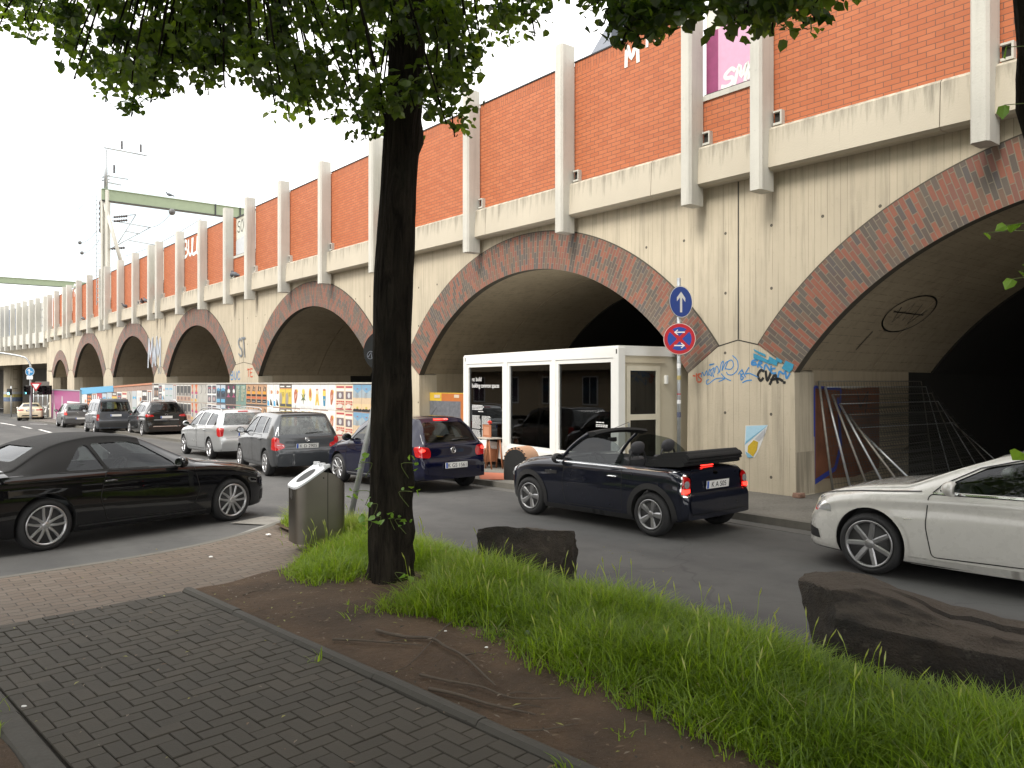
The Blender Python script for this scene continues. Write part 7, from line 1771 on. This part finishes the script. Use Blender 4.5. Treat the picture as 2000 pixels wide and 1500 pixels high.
# ---- orange things in front of the container
def at_ground(px, py): p = ray_at(px, py, .10 - .03); return p
red_or = simple('salmon orange matting', (.42, .13, .07), .9, var=.15, scale=20, bmp=.3, bscale=200); wood_or = simple('orange stained wood', (.34, .13, .06), .6, var=.2)
a, b, c, d = at_ground(938, 937), at_ground(988, 937), at_ground(986, 925), at_ground(935, 923)
m = MB(); P = rounded([(p.x, p.y) for p in (a, b, c, d)], .12); zg = gz(a.x, a.y) + .10; m.prism(P, zg + .004, zg + .02, 'z'); tag(m.build('mat', red_or), 'salmon orange mat lying on the pavement behind the dark blue hatchback', 'mat')
p = at_ground(962, 912); tb = empty('trestle_table', (p.x, p.y, gz(p.x, p.y) + .10), R(121), 'small orange wooden table with splayed legs in front of the container', 'table')
MB().box((-.12, -.22, .70), (.50, .22, .725), 0, None, .006).build('table_top', simple('grey table top', (.40, .36, .31), .6), tb)
for (x0, x1, y) in ((-.08, -.22, .15), (-.02, .08, .15), (.46, .52, .15), (-.08, -.22, -.15), (-.02, .08, -.15), (.46, .52, -.15)):
    MB().tube([(x0, y, .70), (x1, y, .0)], .02, 8).build('leg', wood_or, tb)
MB().box((.10, -.18, .15), (.46, .18, .45)).box((.12, .18, .20), (.44, .195, .42), 1).build('drawer', [wood_or, cw_], tb)
bd = empty('back_board', (p.x, p.y, gz(p.x, p.y) + .828), R(121), 'orange wooden board standing upright on the small table', 'board')
MB().box((.12, -.04, -.0), (.52, -.015, .30), 0, None, .005).build('panel', wood_or, bd); MB().box((.2, -.015, .05), (.46, -.012, .25)).build('sheet', simple('pale orange sheet', (.46, .22, .13), .7), bd)
m = MB()
for i in range(14):
    q = Vector((.17 + rq.uniform(-.05, .05), -.03 + rq.uniform(-.03, .03), .34 + rq.uniform(-.03, .05))); bm = bmesh.new(); bmesh.ops.create_icosphere(bm, subdivisions=1, radius=rq.uniform(.015, .028)); m.bm(bm, 0, Matrix.Translation(q), True)
fl_ = m.build('flower', simple('red petals', (.62, .04, .02), .6)); fl_.location = bd.location; fl_.rotation_euler = bd.rotation_euler; tag(fl_, 'red flower head on the orange board by the container', 'flower')
p = at_ground(1006, 938); ds = empty('drum_seat', (p.x, p.y, gz(p.x, p.y) + .10), R(148), 'arched orange seat with a black studded front beside the open convertible', 'seat')
arch = [(-.29, 0)] + [(.29 * math.cos(t), .38 + .30 * math.sin(t)) for t in np.linspace(math.pi, 0, 17)] + [(.29, 0)]
inn = [(x * .90, z * .93 if z > 0 else 0) for x, z in arch]
m = MB(); m.prism(arch, -.5, -.02, 'y', 0, None, True); m.build('shell', simple('peach shell', (.46, .27, .17), .6, var=.12), ds, angle=40)
MB().prism(inn, -.021, .02, 'y').build('front_panel', simple('black felt', (.012, .012, .012), .9), ds)
for t in np.linspace(math.pi * .98, math.pi * .02, 11): MB().box((.275 * math.cos(t) - .012, -.02, .38 + .285 * math.sin(t) - .012), (.275 * math.cos(t) + .012, .012, .38 + .285 * math.sin(t) + .012)).build('stud', plate_ink, ds)

# ---- road signs on the kerb
sign_red = simple('sign red', (.42, .01, .02), .4); sign_blue = simple('sign blue', (.012, .055, .30), .4); sign_white = simple('sign white', (.72, .72, .72), .4, var=.05); sign_back = simple('grey sign back', (.10, .105, .11), .6, metal=.3)
def circle(r, n=40): return [(r * math.cos(t), r * math.sin(t)) for t in np.linspace(0, 2 * math.pi, n + 1)[:-1]]
def disc(m, M, r, mi, y, t=0.0):
    if t: m.prism(circle(r), 0, t, 'y', mi, M)
    else: m.flat(circle(r), M, mi, y)
def facing(x, y, z, az): return Matrix.Translation((x, y, z)) @ Matrix.Rotation(az, 4, 'Z')
SX, SY = 3.155, 15.05; gs = gz(SX, SY) + .10
sg = empty('road_sign', (SX, SY, gs), 0, 'grey post with a blue arrow sign above a red and blue no stopping sign', 'road sign')
m = MB(); m.tube([(0, 0, -.1), (0, 0, 3.95)], .038, 14); m.build('post', galv, sg)
m = MB(); M = facing(0, -.05, 2.90 - gs, R(-10)); disc(m, M, .30, 0, 0, .012); disc(m, M, .297, 1, -.001); disc(m, M, .285, 2, -.002); disc(m, M, .222, 3, -.003)
for a in (R(45), R(-45)):
    c, s = math.cos(a), math.sin(a); w = .032; l = .235
    m.flat([(-l * c + w * s, -l * s - w * c), (l * c + w * s, l * s - w * c), (l * c - w * s, l * s + w * c), (-l * c - w * s, -l * s + w * c)], M, 2, -.004 - (.0005 if a > 0 else 0))
for sx, z0 in ((-1, .125), (1, -.125)):
    m.ribbon([(-.09 * sx, z0), (.085 * sx, z0)], .022, M, 4, -.0055); m.ribbon([(.035 * sx, z0 + .042), (.09 * sx, z0), (.035 * sx, z0 - .042)], .02, M, 4, -.006)
m.build('no_stopping_sign', [sign_back, simple('sign border', (.6, .45, .4), .5), sign_red, sign_blue, sign_white], sg)
m = MB(); M = facing(.03, -.04, 3.60 - gs, R(33)); disc(m, M, .30, 0, 0, .012); disc(m, M, .297, 1, -.001); disc(m, M, .285, 2, -.002)
m.flat([(-.028, -.2), (.028, -.2), (.028, .08), (.11, .0), (.11, .075), (0, .19), (-.11, .075), (-.11, 0), (-.028, .08)], M, 1, -.003)
m.build('arrow_sign', [sign_back, sign_white, sign_blue], sg)
smats = [sign_white, simple('faded sticker', (.4, .32, .12), .6), simple('dark sticker', (.08, .09, .14), .6), sign_red]
for z, h, k in ((2.35, .09, 0), (2.13, .08, 1), (1.85, .02, 3), (1.68, .07, 0), (1.42, .1, 2)): MB().lathe([(.039, z - gs), (.0395, z - gs + h)], 14, 'z', (0, 0, 0), cap=False).build('sticker', smats[k], sg)
# leaning post with the back of a round sign, behind the trunk
q = Vector((-2.36, 11.45)); lp = empty('road_sign', (q.x, q.y, .10), 0, 'leaning grey post whose round sign turns its dark back, half behind the trunk', 'road sign')
T = Matrix.Rotation(R(12.5), 4, 'Y'); m = MB(); m.tube([(0, 0, -.15), T @ Vector((0, 0, 2.95))], .042, 14); m.build('post', galv, lp)
m = MB(); M = T @ facing(0, .05, 2.48, R(10)); m.prism(circle(.315), -.006, .006, 'y', 0, M); m.flat(ell(-.2, -.1, .05, .06), M, 1, -.0075); m.flat(ell(-.2, -.1, .042, .052), M, 0, -.0085); m.ribbon([(-.225, -.13), (-.2, -.06), (-.175, -.13)], .012, M, 1, -.0095); m.build('sign_plate', [simple('dark sign back', (.022, .024, .025), .6), simple('grey sticker', (.28, .30, .36), .6)], lp)

# ---- stainless litter bin
bn = empty('litter_bin', (-2.31, 9.42, .10), R(32), 'stainless steel litter bin with a gabled top and pale lid, left of the trunk', 'litter bin')
steel = simple('brushed stainless steel', (.20, .185, .16), .36, metal=.92, var=.12, scale=4); lidm = simple('pale cast lid', (.62, .64, .66), .4, metal=.35, var=.08)
plan = [(.300 * math.copysign(abs(math.cos(t)) ** .42, math.cos(t)), .22 * math.copysign(abs(math.sin(t)) ** .42, math.sin(t))) for t in np.linspace(0, 2 * math.pi, 49)[:-1]]
rid = .06; zr, ze = .965, .735
def topz_(x): return zr - (zr - ze) * (abs(x - rid) / (.300 + rid) if x < rid else (x - rid) / (.300 - rid) * .92)
m = MB(); n = len(plan); m.add([(x, y, .11) for x, y in plan] + [(x, y, topz_(x)) for x, y in plan], [(i, (i + 1) % n, n + (i + 1) % n, n + i) for i in range(n)] + [tuple(range(n))[::-1]], 0, True)
m.build('body', steel, bn, angle=50)
m = MB(); lft = [(x, y) for x, y in plan if x <= rid + .01]; rgt = [(x, y) for x, y in plan if x >= rid - .01]
yr = max(y for x, y in plan); 
m.box((rid - .004, -yr - .002, .14), (rid + .004, -yr + .01, zr - .02), 1); m.box((-.300 - .003, -.05, .62), (-.285, .05, .72), 1); m.lathe([(.001, -.003), (.009, -.003), (.009, .01)], 12, 'y', (rid - .05, -yr + .0, .86), 1); m.box((-.03, -.05, -.12), (.1, .05, .11), 2); m.build('seam_and_post', [steel, joint_dark, dark_metal], bn)
m = MB(); poly = [(-.395, .0)] + [(x * 1.03, y * 1.02) for x, y in plan if x < rid - .03] ; c0 = sorted([(x * 1.03, y * 1.02) for x, y in plan if x < rid - .02], key=lambda p: math.atan2(p[1], p[0] - .3) % (2 * math.pi))
outer = [(rid, -yr)] + [p for p in c0[::-1]] + [(rid, yr)]
def onlid(x, y, d): return (x, y, topz_(x) + d)
k = len(outer); m.add([onlid(x, y, .006) for x, y in outer] + [onlid(x, y, .03) for x, y in outer], [tuple(range(k)), tuple(range(k, 2 * k))] + [(i, (i + 1) % k, k + (i + 1) % k, k + i) for i in range(k)], 0)
m.add([onlid(-.13 + .11 * math.cos(t), .115 * math.sin(t), .032) for t in np.linspace(0, 6.283, 25)[:-1]], [tuple(range(24))], 1)
m.add([onlid(x, y, .006) for x, y in [(rid, -yr), (rid, yr)] + sorted(rgt, key=lambda p: -p[1])], [tuple(range(len(rgt) + 2))], 2)
m.tube([(rid, -yr - .01, zr + .025), (rid, yr + .01, zr + .025)], .014, 8, 0)
for y in (-yr + .03, -.02, yr - .04): m.box((rid - .035, y - .025, zr + .01), (rid + .035, y + .025, zr + .05), 0, None, .006)
m.build('lid', [lidm, seal_black, steel], bn)

# ---- fence panels leaning inside the near arch, rubble, torn poster
rust = simple('weathered fence tube', (.24, .225, .20), .55, metal=.55, var=.4, scale=16)
def mesh_mat():
    m, nt, out = new_mat('wire mesh'); v = coords(nt); s = nd(nt, 'ShaderNodeSeparateXYZ', {0: v})
    a = mth(nt, 'LESS_THAN', mth(nt, 'FRACT', mth(nt, 'MULTIPLY', s.outputs[0], 11)), .07); b = mth(nt, 'LESS_THAN', mth(nt, 'FRACT', mth(nt, 'MULTIPLY', s.outputs[2], 6)), .05)
    k = mth(nt, 'MAXIMUM', a, b); tr = nd(nt, 'ShaderNodeBsdfTransparent'); p = nd(nt, 'ShaderNodeBsdfPrincipled', {'Base Color': (.09, .09, .085, 1), 'Metallic': .5, 'Roughness': .5})
    mx = nd(nt, 'ShaderNodeMixShader', {0: k, 1: tr.outputs[0], 2: p.outputs[0]}); nt.links.new(mx.outputs[0], out.inputs[0]); return m
WIRE = mesh_mat()
labs = ['leaning fence panel closest to the pier, its tube almost upright', 'second leaning fence panel from the pier', 'third leaning fence panel from the pier, with a rusty tube', 'fourth leaning fence panel from the pier, brighter tube', 'fifth leaning fence panel from the pier, under the outermost one', 'outermost leaning fence panel, flattest of the stack']
jam = ARCH[1].c + ARCH[1].a
for i in range(6):
    y0 = -.66 - .17 * i; foot = .34 + .25 * i; hgt = 1.95 - .07 * i
    x, y = vpt(jam - foot, y0); f = empty('fence_panel', (x, y, .10 + .02), VA, labs[i], 'fence panel', 'fence panels leaning in the near arch')
    lean = math.asin(min(.95, (foot - .06) / 2.05)); T = Matrix.Rotation(lean, 4, 'Y')
    A_, B_ = T @ Vector((0, 0, 0)), T @ Vector((0, 0, 2.0 - .06 * i)); A2, B2 = A_ + Vector((-.25, -3.4, 0)), B_ + Vector((-.25, -3.4, 0))
    m = MB()
    for p_, q_, r__ in ((A_, B_, .022), (A2, B2, .010), (A_ + Vector((0, 0, .08)), A2 + Vector((0, 0, .08)), .014), (B_, B2, .009)): m.tube([p_, q_], r__, 10)
    m.build('frame', [rust, galv][i % 2], f)
    g0 = MB().add([A_, B_, B2, A2], [(0, 1, 2, 3)]); 
    w_ = MB().add([(0, 0, 0), (3.4, 0, 0), (3.4, 0, 2.0), (0, 0, 2.0)], [(0, 1, 2, 3)]).build('wire_mesh', WIRE, f)
    ex = (A2 - A_).normalized(); ez = (B_ - A_).normalized(); ey = ez.cross(ex); w_.matrix_local = Matrix(((ex.x, ey.x, ez.x, A_.x), (ex.y, ey.y, ez.y, A_.y), (ex.z, ey.z, ez.z, A_.z), (0, 0, 0, 1)))
for lab, (px, py), sc in (('broken brick lump on the pavement at the foot of the pier', (1560, 972), .09), ('flat grey slab fragment on the pavement in front of the hoarding', (662, 880), .14)):
    p = ray_at(px, py, .10 + (0 if px > 1000 else -.15)); bm = bmesh.new(); bmesh.ops.create_cube(bm, size=2); bmesh.ops.bevel(bm, geom=bm.edges[:], offset=.3, segments=1, affect='EDGES'); rr_ = random.Random(lab)
    for v in bm.verts: v.co = Vector((v.co.x * sc * rr_.uniform(.8, 1.3), v.co.y * sc * rr_.uniform(.7, 1.1), v.co.z * sc * (.5 if px > 1000 else .16) * rr_.uniform(.8, 1.2)))
    o = MB().bm(bm, 0, None, False).build('rubble', simple('broken brick', (.24, .14, .10), .9, var=.3, scale=20) if px > 1000 else simple('grey slab', (.22, .22, .21), .8)); o.location = (p.x, p.y, gz(p.x, p.y) + .10 + sc * (.42 if px > 1000 else .13)); o.rotation_euler = (0, 0, .5); tag(o, lab, 'rubble')
m = MB()
def tp(x, y): s, z = pxs(1320 + x * .15, 640 + y * .15, .03); return (s, z)
def tpoly(pts, mi, off): m.add([Vector((tp(x, y)[0], off, tp(x, y)[1])) for x, y in pts], [list(range(len(pts)))], mi)
tpoly([(900, 1270), (1195, 1265), (1150, 1400), (1110, 1500), (1060, 1620), (1020, 1690), (940, 1690), (895, 1640), (890, 1480)], 0, .016); tpoly([(910, 1280), (1190, 1268), (900, 1500)], 1, .018); tpoly([(1190, 1270), (1160, 1300), (890, 1530), (905, 1480)], 2, .020); tpoly([(1165, 1310), (1150, 1390), (1080, 1480), (1020, 1450)], 3, .022); tpoly([(1010, 1460), (1070, 1490), (1050, 1600), (1000, 1680), (930, 1620), (935, 1540)], 4, .022); tpoly([(900, 1610), (950, 1640), (1000, 1690), (930, 1692)], 2, .024)
tpo = m.build('torn_poster', [simple('torn paper', (.62, .62, .60), .7), simple('pale blue print', (.36, .56, .68), .6, var=.1, scale=30), simple('mid blue print', (.18, .38, .52), .6), simple('grey print', (.40, .41, .43), .6), simple('mustard print', (.50, .34, .02), .6, var=.2, scale=30)]); tpo.location = (VP.x, VP.y, 0); tpo.rotation_euler = (0, 0, VA); tag(tpo, 'torn blue and mustard poster pasted on the near pier', 'poster')

# ---- signals by the bridge
def sig(label, px, base_py, parts):
    g_ = ground_at(px, base_py); Y = g_.y; root = empty('traffic_signal', tuple(g_), 0, label, 'traffic signal'); parts(root, g_, Y); return root
lamp_cyan = simple('lit green signal lens', (.25, .75, .85), .3, emit=1.6)
def main_sig(root, g_, Y):
    k = Y / F; P = lambda x, y: at(x, y, Y) - Vector(g_)
    MB().tube(catmull([P(60, 822), P(60, 760), P(60, 722), P(59, 712), P(53, 702), P(45, 697), P(20, 692), P(-30, 685)], 4), [.09] * 12 + [.07] * 17, 10).build('mast', galv, root)
    m = MB(); c = P(60.5, 726); M = facing(c.x, c.y - .15, c.z, 0); disc(m, M, 9 * k, 0, 0, .02); disc(m, M, 8.6 * k, 1, -.001); disc(m, M, 8 * k, 2, -.002); r_ = 5 * k; m.ribbon([(-.3 * r_, -r_), (-.3 * r_, .9 * r_)], r_ * .3, M, 1, -.003); m.ribbon([(-.8 * r_, .4 * r_), (-.3 * r_, r_), (.1 * r_, .4 * r_)], r_ * .25, M, 1, -.004); m.ribbon([(-.2 * r_, -.1 * r_), (.9 * r_, -.1 * r_)], r_ * .3, M, 1, -.005); m.build('arrow_sign', [sign_back, sign_white, simple('sky sign blue', (.03, .20, .42), .4)], root)
    c = P(60.5, 737.5); MB().box((c.x - 6 * k, c.y - .17, c.z - 3.4 * k), (c.x + 6 * k, c.y - .15, c.z + 3.4 * k)).build('plate', sign_white, root)
    m = MB(); M = Matrix.Translation((0, -.16, 0)); tri = lambda r_: [((73 + math.sin(a) * r_ * 11.5 - 1000) , a) for a in (0,)]; c = P(73, 754)
    def T3(s): return [(c.x - 11.5 * k * s, c.z + 6.5 * k * s), (c.x + 11.5 * k * s, c.z + 6.5 * k * s), (c.x, c.z - 10.5 * k * s)]
    m.flat(T3(1), Matrix.Translation((0, c.y - .2, 0)), 0, 0); m.flat(T3(.62), Matrix.Translation((0, c.y - .2, 0)), 1, -.004); m.prism(T3(1), c.y - .195, c.y - .18, 'y', 2); m.build('give_way_sign', [sign_red, sign_white, sign_back], root)
    for cx, lit in ((57, True), (70, False), (84, False)):
        c = P(cx, 762) + Vector((0, 0 if lit else .9, 0)); m = MB(); m.box((c.x - 4 * k, c.y - .3, c.z - 9 * k), (c.x + 4 * k, c.y + .1, c.z + 9 * k), 0, None, .03)
        for j in range(3):
            zc = c.z + (5.6 - 5.6 * j) * k; m.lathe([(.001, c.y - .31), (2.6 * k, c.y - .31)], 16, 'y', (c.x, 0, zc), 1 if (lit and j == 2) else 0, cap=False); m.lathe([(2.8 * k, c.y - .55), (3.0 * k, c.y - .3)], 16, 'y', (c.x, 0, zc), 0, cap=False)
        h_ = m.build('signal_head', [black_plastic, lamp_cyan], root)
    c = P(60, 760); MB().tube([P(57, 768), P(84, 768)], .04, 6).build('bracket', dark_metal, root)
sig('grey signal mast with a blue arrow sign and a give way triangle by the bridge', 60, 822, main_sig)
def small_sig(root, g_, Y):
    k = Y / F; P = lambda x, y: at(x, y, Y) - Vector(g_)
    MB().tube([P(22, 815), P(22, 754)], .06, 8).build('mast', galv, root); c = P(20.5, 765); m = MB(); m.box((c.x - 3.2 * k, c.y - .3, c.z - 6 * k), (c.x + 3.2 * k, c.y - .02, c.z + 6 * k), 0, None, .03); m.lathe([(.001, c.y - .31), (2.4 * k, c.y - .31)], 16, 'y', (c.x, 0, c.z - 3.6 * k), 1, cap=False); m.build('signal_head', [black_plastic, lamp_cyan], root)
sig('short signal in front of the round bridge column', 22, 817, small_sig)
# guard rail and graffiti wall under the bridge, a cabinet by the corner pier
gA, gB = ground_at(66, 818), ground_at(93, 818); gr = empty('railing', tuple(gA), 0, 'grey steel railing in front of a scribbled board under the bridge', 'railing'); d_ = Vector(gB) - Vector(gA)
m = MB()
for z in (.25, 1.1, 2.0, 2.75): m.tube([Vector((0, 0, z)), d_ + Vector((0, 0, z))], .045, 6)
m.build('rails', galv, gr)
for i in range(4): MB().tube([d_ * (i / 3) + Vector((0, 0, -.1)), d_ * (i / 3) + Vector((0, 0, 2.8))], .05, 6).build('post', galv, gr)
bw_ = empty('board_fence', (gA.x - 1.2, gA.y + 2.2, gA.z), 0, 'dark board fence with a scribbled tag under the bridge', 'fence')
MB().box((0, 0, -.2), (5.5, .08, 3.3)).build('boards', simple('dim grey boards', (.12, .11, .10), .8, var=.3, scale=2), bw_)
m = MB(); scrawl(m, 'ASC', .9, .5, .8, .9, .15, .12, None, 0, -.01); m.build('graffiti', chalk, bw_)

# ---- overhead line masts and their wires, beyond the parapet
Y0 = 54.0; base = at(206, 550, Y0); ms = empty('overhead_line_gantry', (base.x, base.y, 6.4), 0, 'tall railway gantry with a pale green crossbeam, a ladder and insulators above the parapet', 'gantry')
O = Vector((base.x, base.y, 6.4)); P = lambda x, y, Y=Y0: at(x, y, Y) - O
m = MB(); h0 = P(206.5, 372).z; m.box((-.24, -.2, 0), (-.10, .2, h0)); m.box((.08, -.2, 0), (.24, .2, h0)); m.box((-.10, -.03, 0), (.08, .03, h0)); m.build('mast', CONC_P, ms)
m = MB(); zt = P(207, 292).z; m.tube([(0.03, 0, h0), (.03, 0, zt)], [.13, .08], 10); a_, b_ = P(203, 288), P(286, 304, 57); m.tube([a_, b_], .05, 6); m.tube([P(206, 343), P(250, 350, 56)], .04, 6); m.tube([P(210, 356), P(236, 361, 55.5)], .05, 6); m.tube([P(200, 346), P(214, 342)], .05, 6); m.tube([P(199, 352), P(214, 350)], .05, 6); m.build('top_arms', galv, ms)
m = MB(); A_ = P(204, 381.5); B_ = P(492, 422.5, Y0 + 6.4); t_ = (B_ - A_); L_b = t_.length; ez = Vector((0, 0, 1)); ex = Vector((t_.x, t_.y, 0)).normalized(); ey = ez.cross(ex); M = Matrix(((ex.x, ey.x, 0, A_.x), (ex.y, ey.y, 0, A_.y), (0, 0, 1, A_.z), (0, 0, 0, 1)))
Lh = Vector((t_.x, t_.y, 0)).length; m.box((-.2, -.18, -.36), (Lh, -.12, .36), 0, M); m.box((-.2, -.25, .36), (Lh, .25, .40), 0, M); m.box((-.2, -.25, -.40), (Lh, .25, -.36), 1, M)
for x in (Lh * .72, Lh * .9): m.box((x, -.26, -.42), (x + .08, -.17, .42), 1, M)
m.build('crossbeam', [green_steel, dark_metal], ms)
m = MB(); m.tube([P(202, 390), P(240, 524, Y0 - .3)], .13, 8); m.build('brace', CONC_P, ms)
m = MB()
for i in range(24): z = 1.2 + i * (h0 - 1.6) / 24; m.box((-.62, -.02, z), (-.24, .02, z + .04))
m.box((-.62, -.02, 1.0), (-.58, .02, h0 - .3)); m.build('ladder', galv, ms)
ins = simple('brown insulator', (.05, .04, .04), .3)
def insul(par, p, L=.55, r_=.09, d=Vector((0, 0, 1))):
    m = MB(); n = 6; pts = [p + d * (L * i / (2 * n)) for i in range(2 * n + 1)]; m.tube(pts, [r_ if i % 2 else r_ * .45 for i in range(2 * n + 1)], 8); m.build('insulator', ins, par)
for x, y, Y in ((238, 291, 55), (275, 297, 56.5), (223, 338, 54.6)): insul(ms, P(x, y, Y))
insul(ms, P(197, 455), 2.2, .14); 
m = MB()
for a_, b_ in (((219, 424), (265, 419)), ((219, 431), (292, 444)), ((214, 487), (294, 444)), ((231, 474), (265, 420)), ((244, 451), (273, 457)), ((251, 469), (311, 480)), ((288, 480), (309, 483))): m.tube([P(*a_), P(*b_, Y0 + (b_[0] - 205) * .022)], .035, 5)
m.build('catenary_brackets', galv, ms)
for x, y in ((222, 424), (222, 432), (217, 486)): insul(ms, P(x, y), .9, .10, Vector((.97, .1, .1)).normalized())
Y1 = 100.0; A_ = at(-40, 538, 97); g2 = empty('overhead_line_gantry', tuple(A_), 0, 'farther pale green railway crossbeam at the left edge above the bridge', 'gantry'); B_ = at(172, 558.5, 104) - A_
m = MB(); t_ = Vector((B_.x, B_.y, 0)); Lh = t_.length; ex = t_.normalized(); ey = ez.cross(ex); M = Matrix(((ex.x, ey.x, 0, 0), (ex.y, ey.y, 0, 0), (0, 0, 1, -.4), (0, 0, 0, 1))); m.box((0, -.15, -.36), (Lh, .15, .36), 0, M); m.box((0, -.25, -.40), (Lh, .25, -.36), 1, M); m.box((0, -.25, .36), (Lh, .25, .40), 0, M)
m.box((Lh * .80, -.1, -1.0), (Lh * .84, .1, -.4), 1, M); m.build('crossbeam', [green_steel, dark_metal], g2)
m = MB(); m.box((-.3, -.3, -14), (.3, .3, .5)); m.build('mast', CONC_P, g2)
wm = simple('overhead wire', (.10, .10, .10), .5)
for lab, a_, b_ in (('upper wire of the left pair in the sky', (150, 380, 90), (60, 455, 130)), ('lower wire of the left pair in the sky', (182, 382, 85), (78, 470, 120)), ('wire from the upper bracket towards the crossbeam', (292, 444, 55.5), (336, 414, 48)), ('long contact wire above the parapet', (245, 500, 62), (392, 428, 46)), ('short wire with a weight left of the mast, upper', (156, 474, 66), (190, 450, 58)), ('short wire with a weight left of the mast, lower', (160, 494, 66), (193, 470, 58))):
    A_, B_ = at(*a_), at(*b_); m = MB(); pts = [A_.lerp(B_, t) - Vector((0, 0, .25 * math.sin(math.pi * t))) for t in np.linspace(0, 1, 9)]; m.tube(pts, .018, 4)
    if 'weight' in lab: 
        bm = bmesh.new(); bmesh.ops.create_icosphere(bm, subdivisions=2, radius=.15); m.bm(bm, 0, Matrix.Translation(A_))
    if 'crossbeam' in lab:
        bm = bmesh.new(); bmesh.ops.create_icosphere(bm, subdivisions=2, radius=.2); m.bm(bm, 0, Matrix.Translation(B_))
    tag(m.build('overhead_wire', wm), lab, 'wire', 'overhead wires')
# ---- pigeons on the ledge
pig = simple('pigeon grey', (.10, .105, .12), .7, var=.4, scale=30)
def bird(p, az, label, sc=1.0):
    m = MB(); bm = bmesh.new(); bmesh.ops.create_uvsphere(bm, u_segments=12, v_segments=8, radius=1)
    for v in bm.verts: v.co = Vector((v.co.x * .15 + .0, v.co.y * .075, v.co.z * .08 + .12 + .03 * v.co.x)) * sc
    m.bm(bm); m.tube([(.10 * sc, 0, .15 * sc), (.14 * sc, 0, .21 * sc)], [.045 * sc, .03 * sc], 8); bm = bmesh.new(); bmesh.ops.create_uvsphere(bm, u_segments=8, v_segments=6, radius=.036 * sc); m.bm(bm, 0, Matrix.Translation((.15 * sc, 0, .225 * sc))); m.tube([(.17 * sc, 0, .225 * sc), (.215 * sc, 0, .215 * sc)], [.012 * sc, .003 * sc], 5); m.tube([(-.12 * sc, 0, .10 * sc), (-.26 * sc, 0, .06 * sc)], [.04 * sc, .03 * sc], 6)
    for y in (-.025, .025): m.tube([(.02 * sc, y * sc, .06 * sc), (.03 * sc, y * sc, 0)], .006 * sc, 4)
    o = m.build('pigeon', pig); o.location = p; o.rotation_euler = (0, 0, az); return tag(o, label, 'pigeon', 'pigeons on the viaduct')
for px, az, lab in ((459, .4, 'pigeon on the ledge under the clear panel, right of its pair'), (452, 3.2, 'pigeon on the ledge under the clear panel, left of its pair'), (284, .2, 'pigeon on the ledge, rightmost of the three above the fourth arch from the right'), (277, 2.8, 'pigeon on the ledge, middle of the three above the fourth arch from the right'), (269, .6, 'pigeon on the ledge, leftmost of the three above the fourth arch from the right'), (245, 1.5, 'right pigeon of the two just left of the group of three'), (239, 3.6, 'left pigeon of the two just left of the group of three'), (162, .2, 'right pigeon of the far pair near the end of the parapet'), (156, 3, 'left pigeon of the far pair near the end of the parapet')):
    s = s_at(px, .2); x, y = vpt(s, .2); bird((x, y, 6.545 + SH * s), az + VA, lab, 1.25)
q = at(331, 384, 56.9); bird((q.x, q.y, q.z - .02), 3.6, 'lone pigeon perched on the pale green crossbeam', 1.3)

# ---- building glimpsed over the parapet, and the houses across the street behind the viewer (seen in the glass)
tw_ = empty('office_tower', (16.5, 105, 0), R(8), 'grey banded office tower glimpsed over the parapet through the leaves', 'building')
m = MB(); m.box((-3.5, 0, 0), (9, 12, 50)); m.build('wall', simple('blue grey cladding', (.17, .19, .23), .5, var=.15, scale=.4), tw_)
for i in range(14): MB().box((-3.52, -.06, 6 + i * 3.2), (9.02, 0, 7.4 + i * 3.2)).build('window_band', simple('dark window band', (.05, .06, .075), .15), tw_)
hb = empty('apartment_house', (-20, -14, 0), math.atan2(.857, -.515) - math.pi / 2 + math.pi, 'ochre apartment house across the junction, mirrored in the container glass', 'building')
hb.location = (-31, 24, -.3); hb.rotation_euler = (0, 0, R(-67))
m = MB(); m.box((-26, -8, 0), (26, 0, 11.5)); m.box((-26, 0, 3.3), (26, .9, 3.6)); m.build('wall', simple('ochre render', (.36, .29, .19), .8, var=.15, scale=.5), hb)
wmat = simple('dark house window', (.03, .035, .04), .1); fr_m = simple('white window frame', (.6, .6, .57), .5)
for fl in range(3):
    for i in range(12):
        x = -24 + i * 4.2; z = 4.6 + fl * 2.4 if fl else .9; h = 1.5 if fl else 2.0
        w_ = MB().box((x - .75, .01, z), (x + .75, .06, z + h)).build('window', fr_m, hb); MB().box((x - .65, .065, z + .1), (x - .04, .07, z + h - .1)).box((x + .04, .065, z + .1), (x + .65, .07, z + h - .1)).build('pane', wmat, w_)
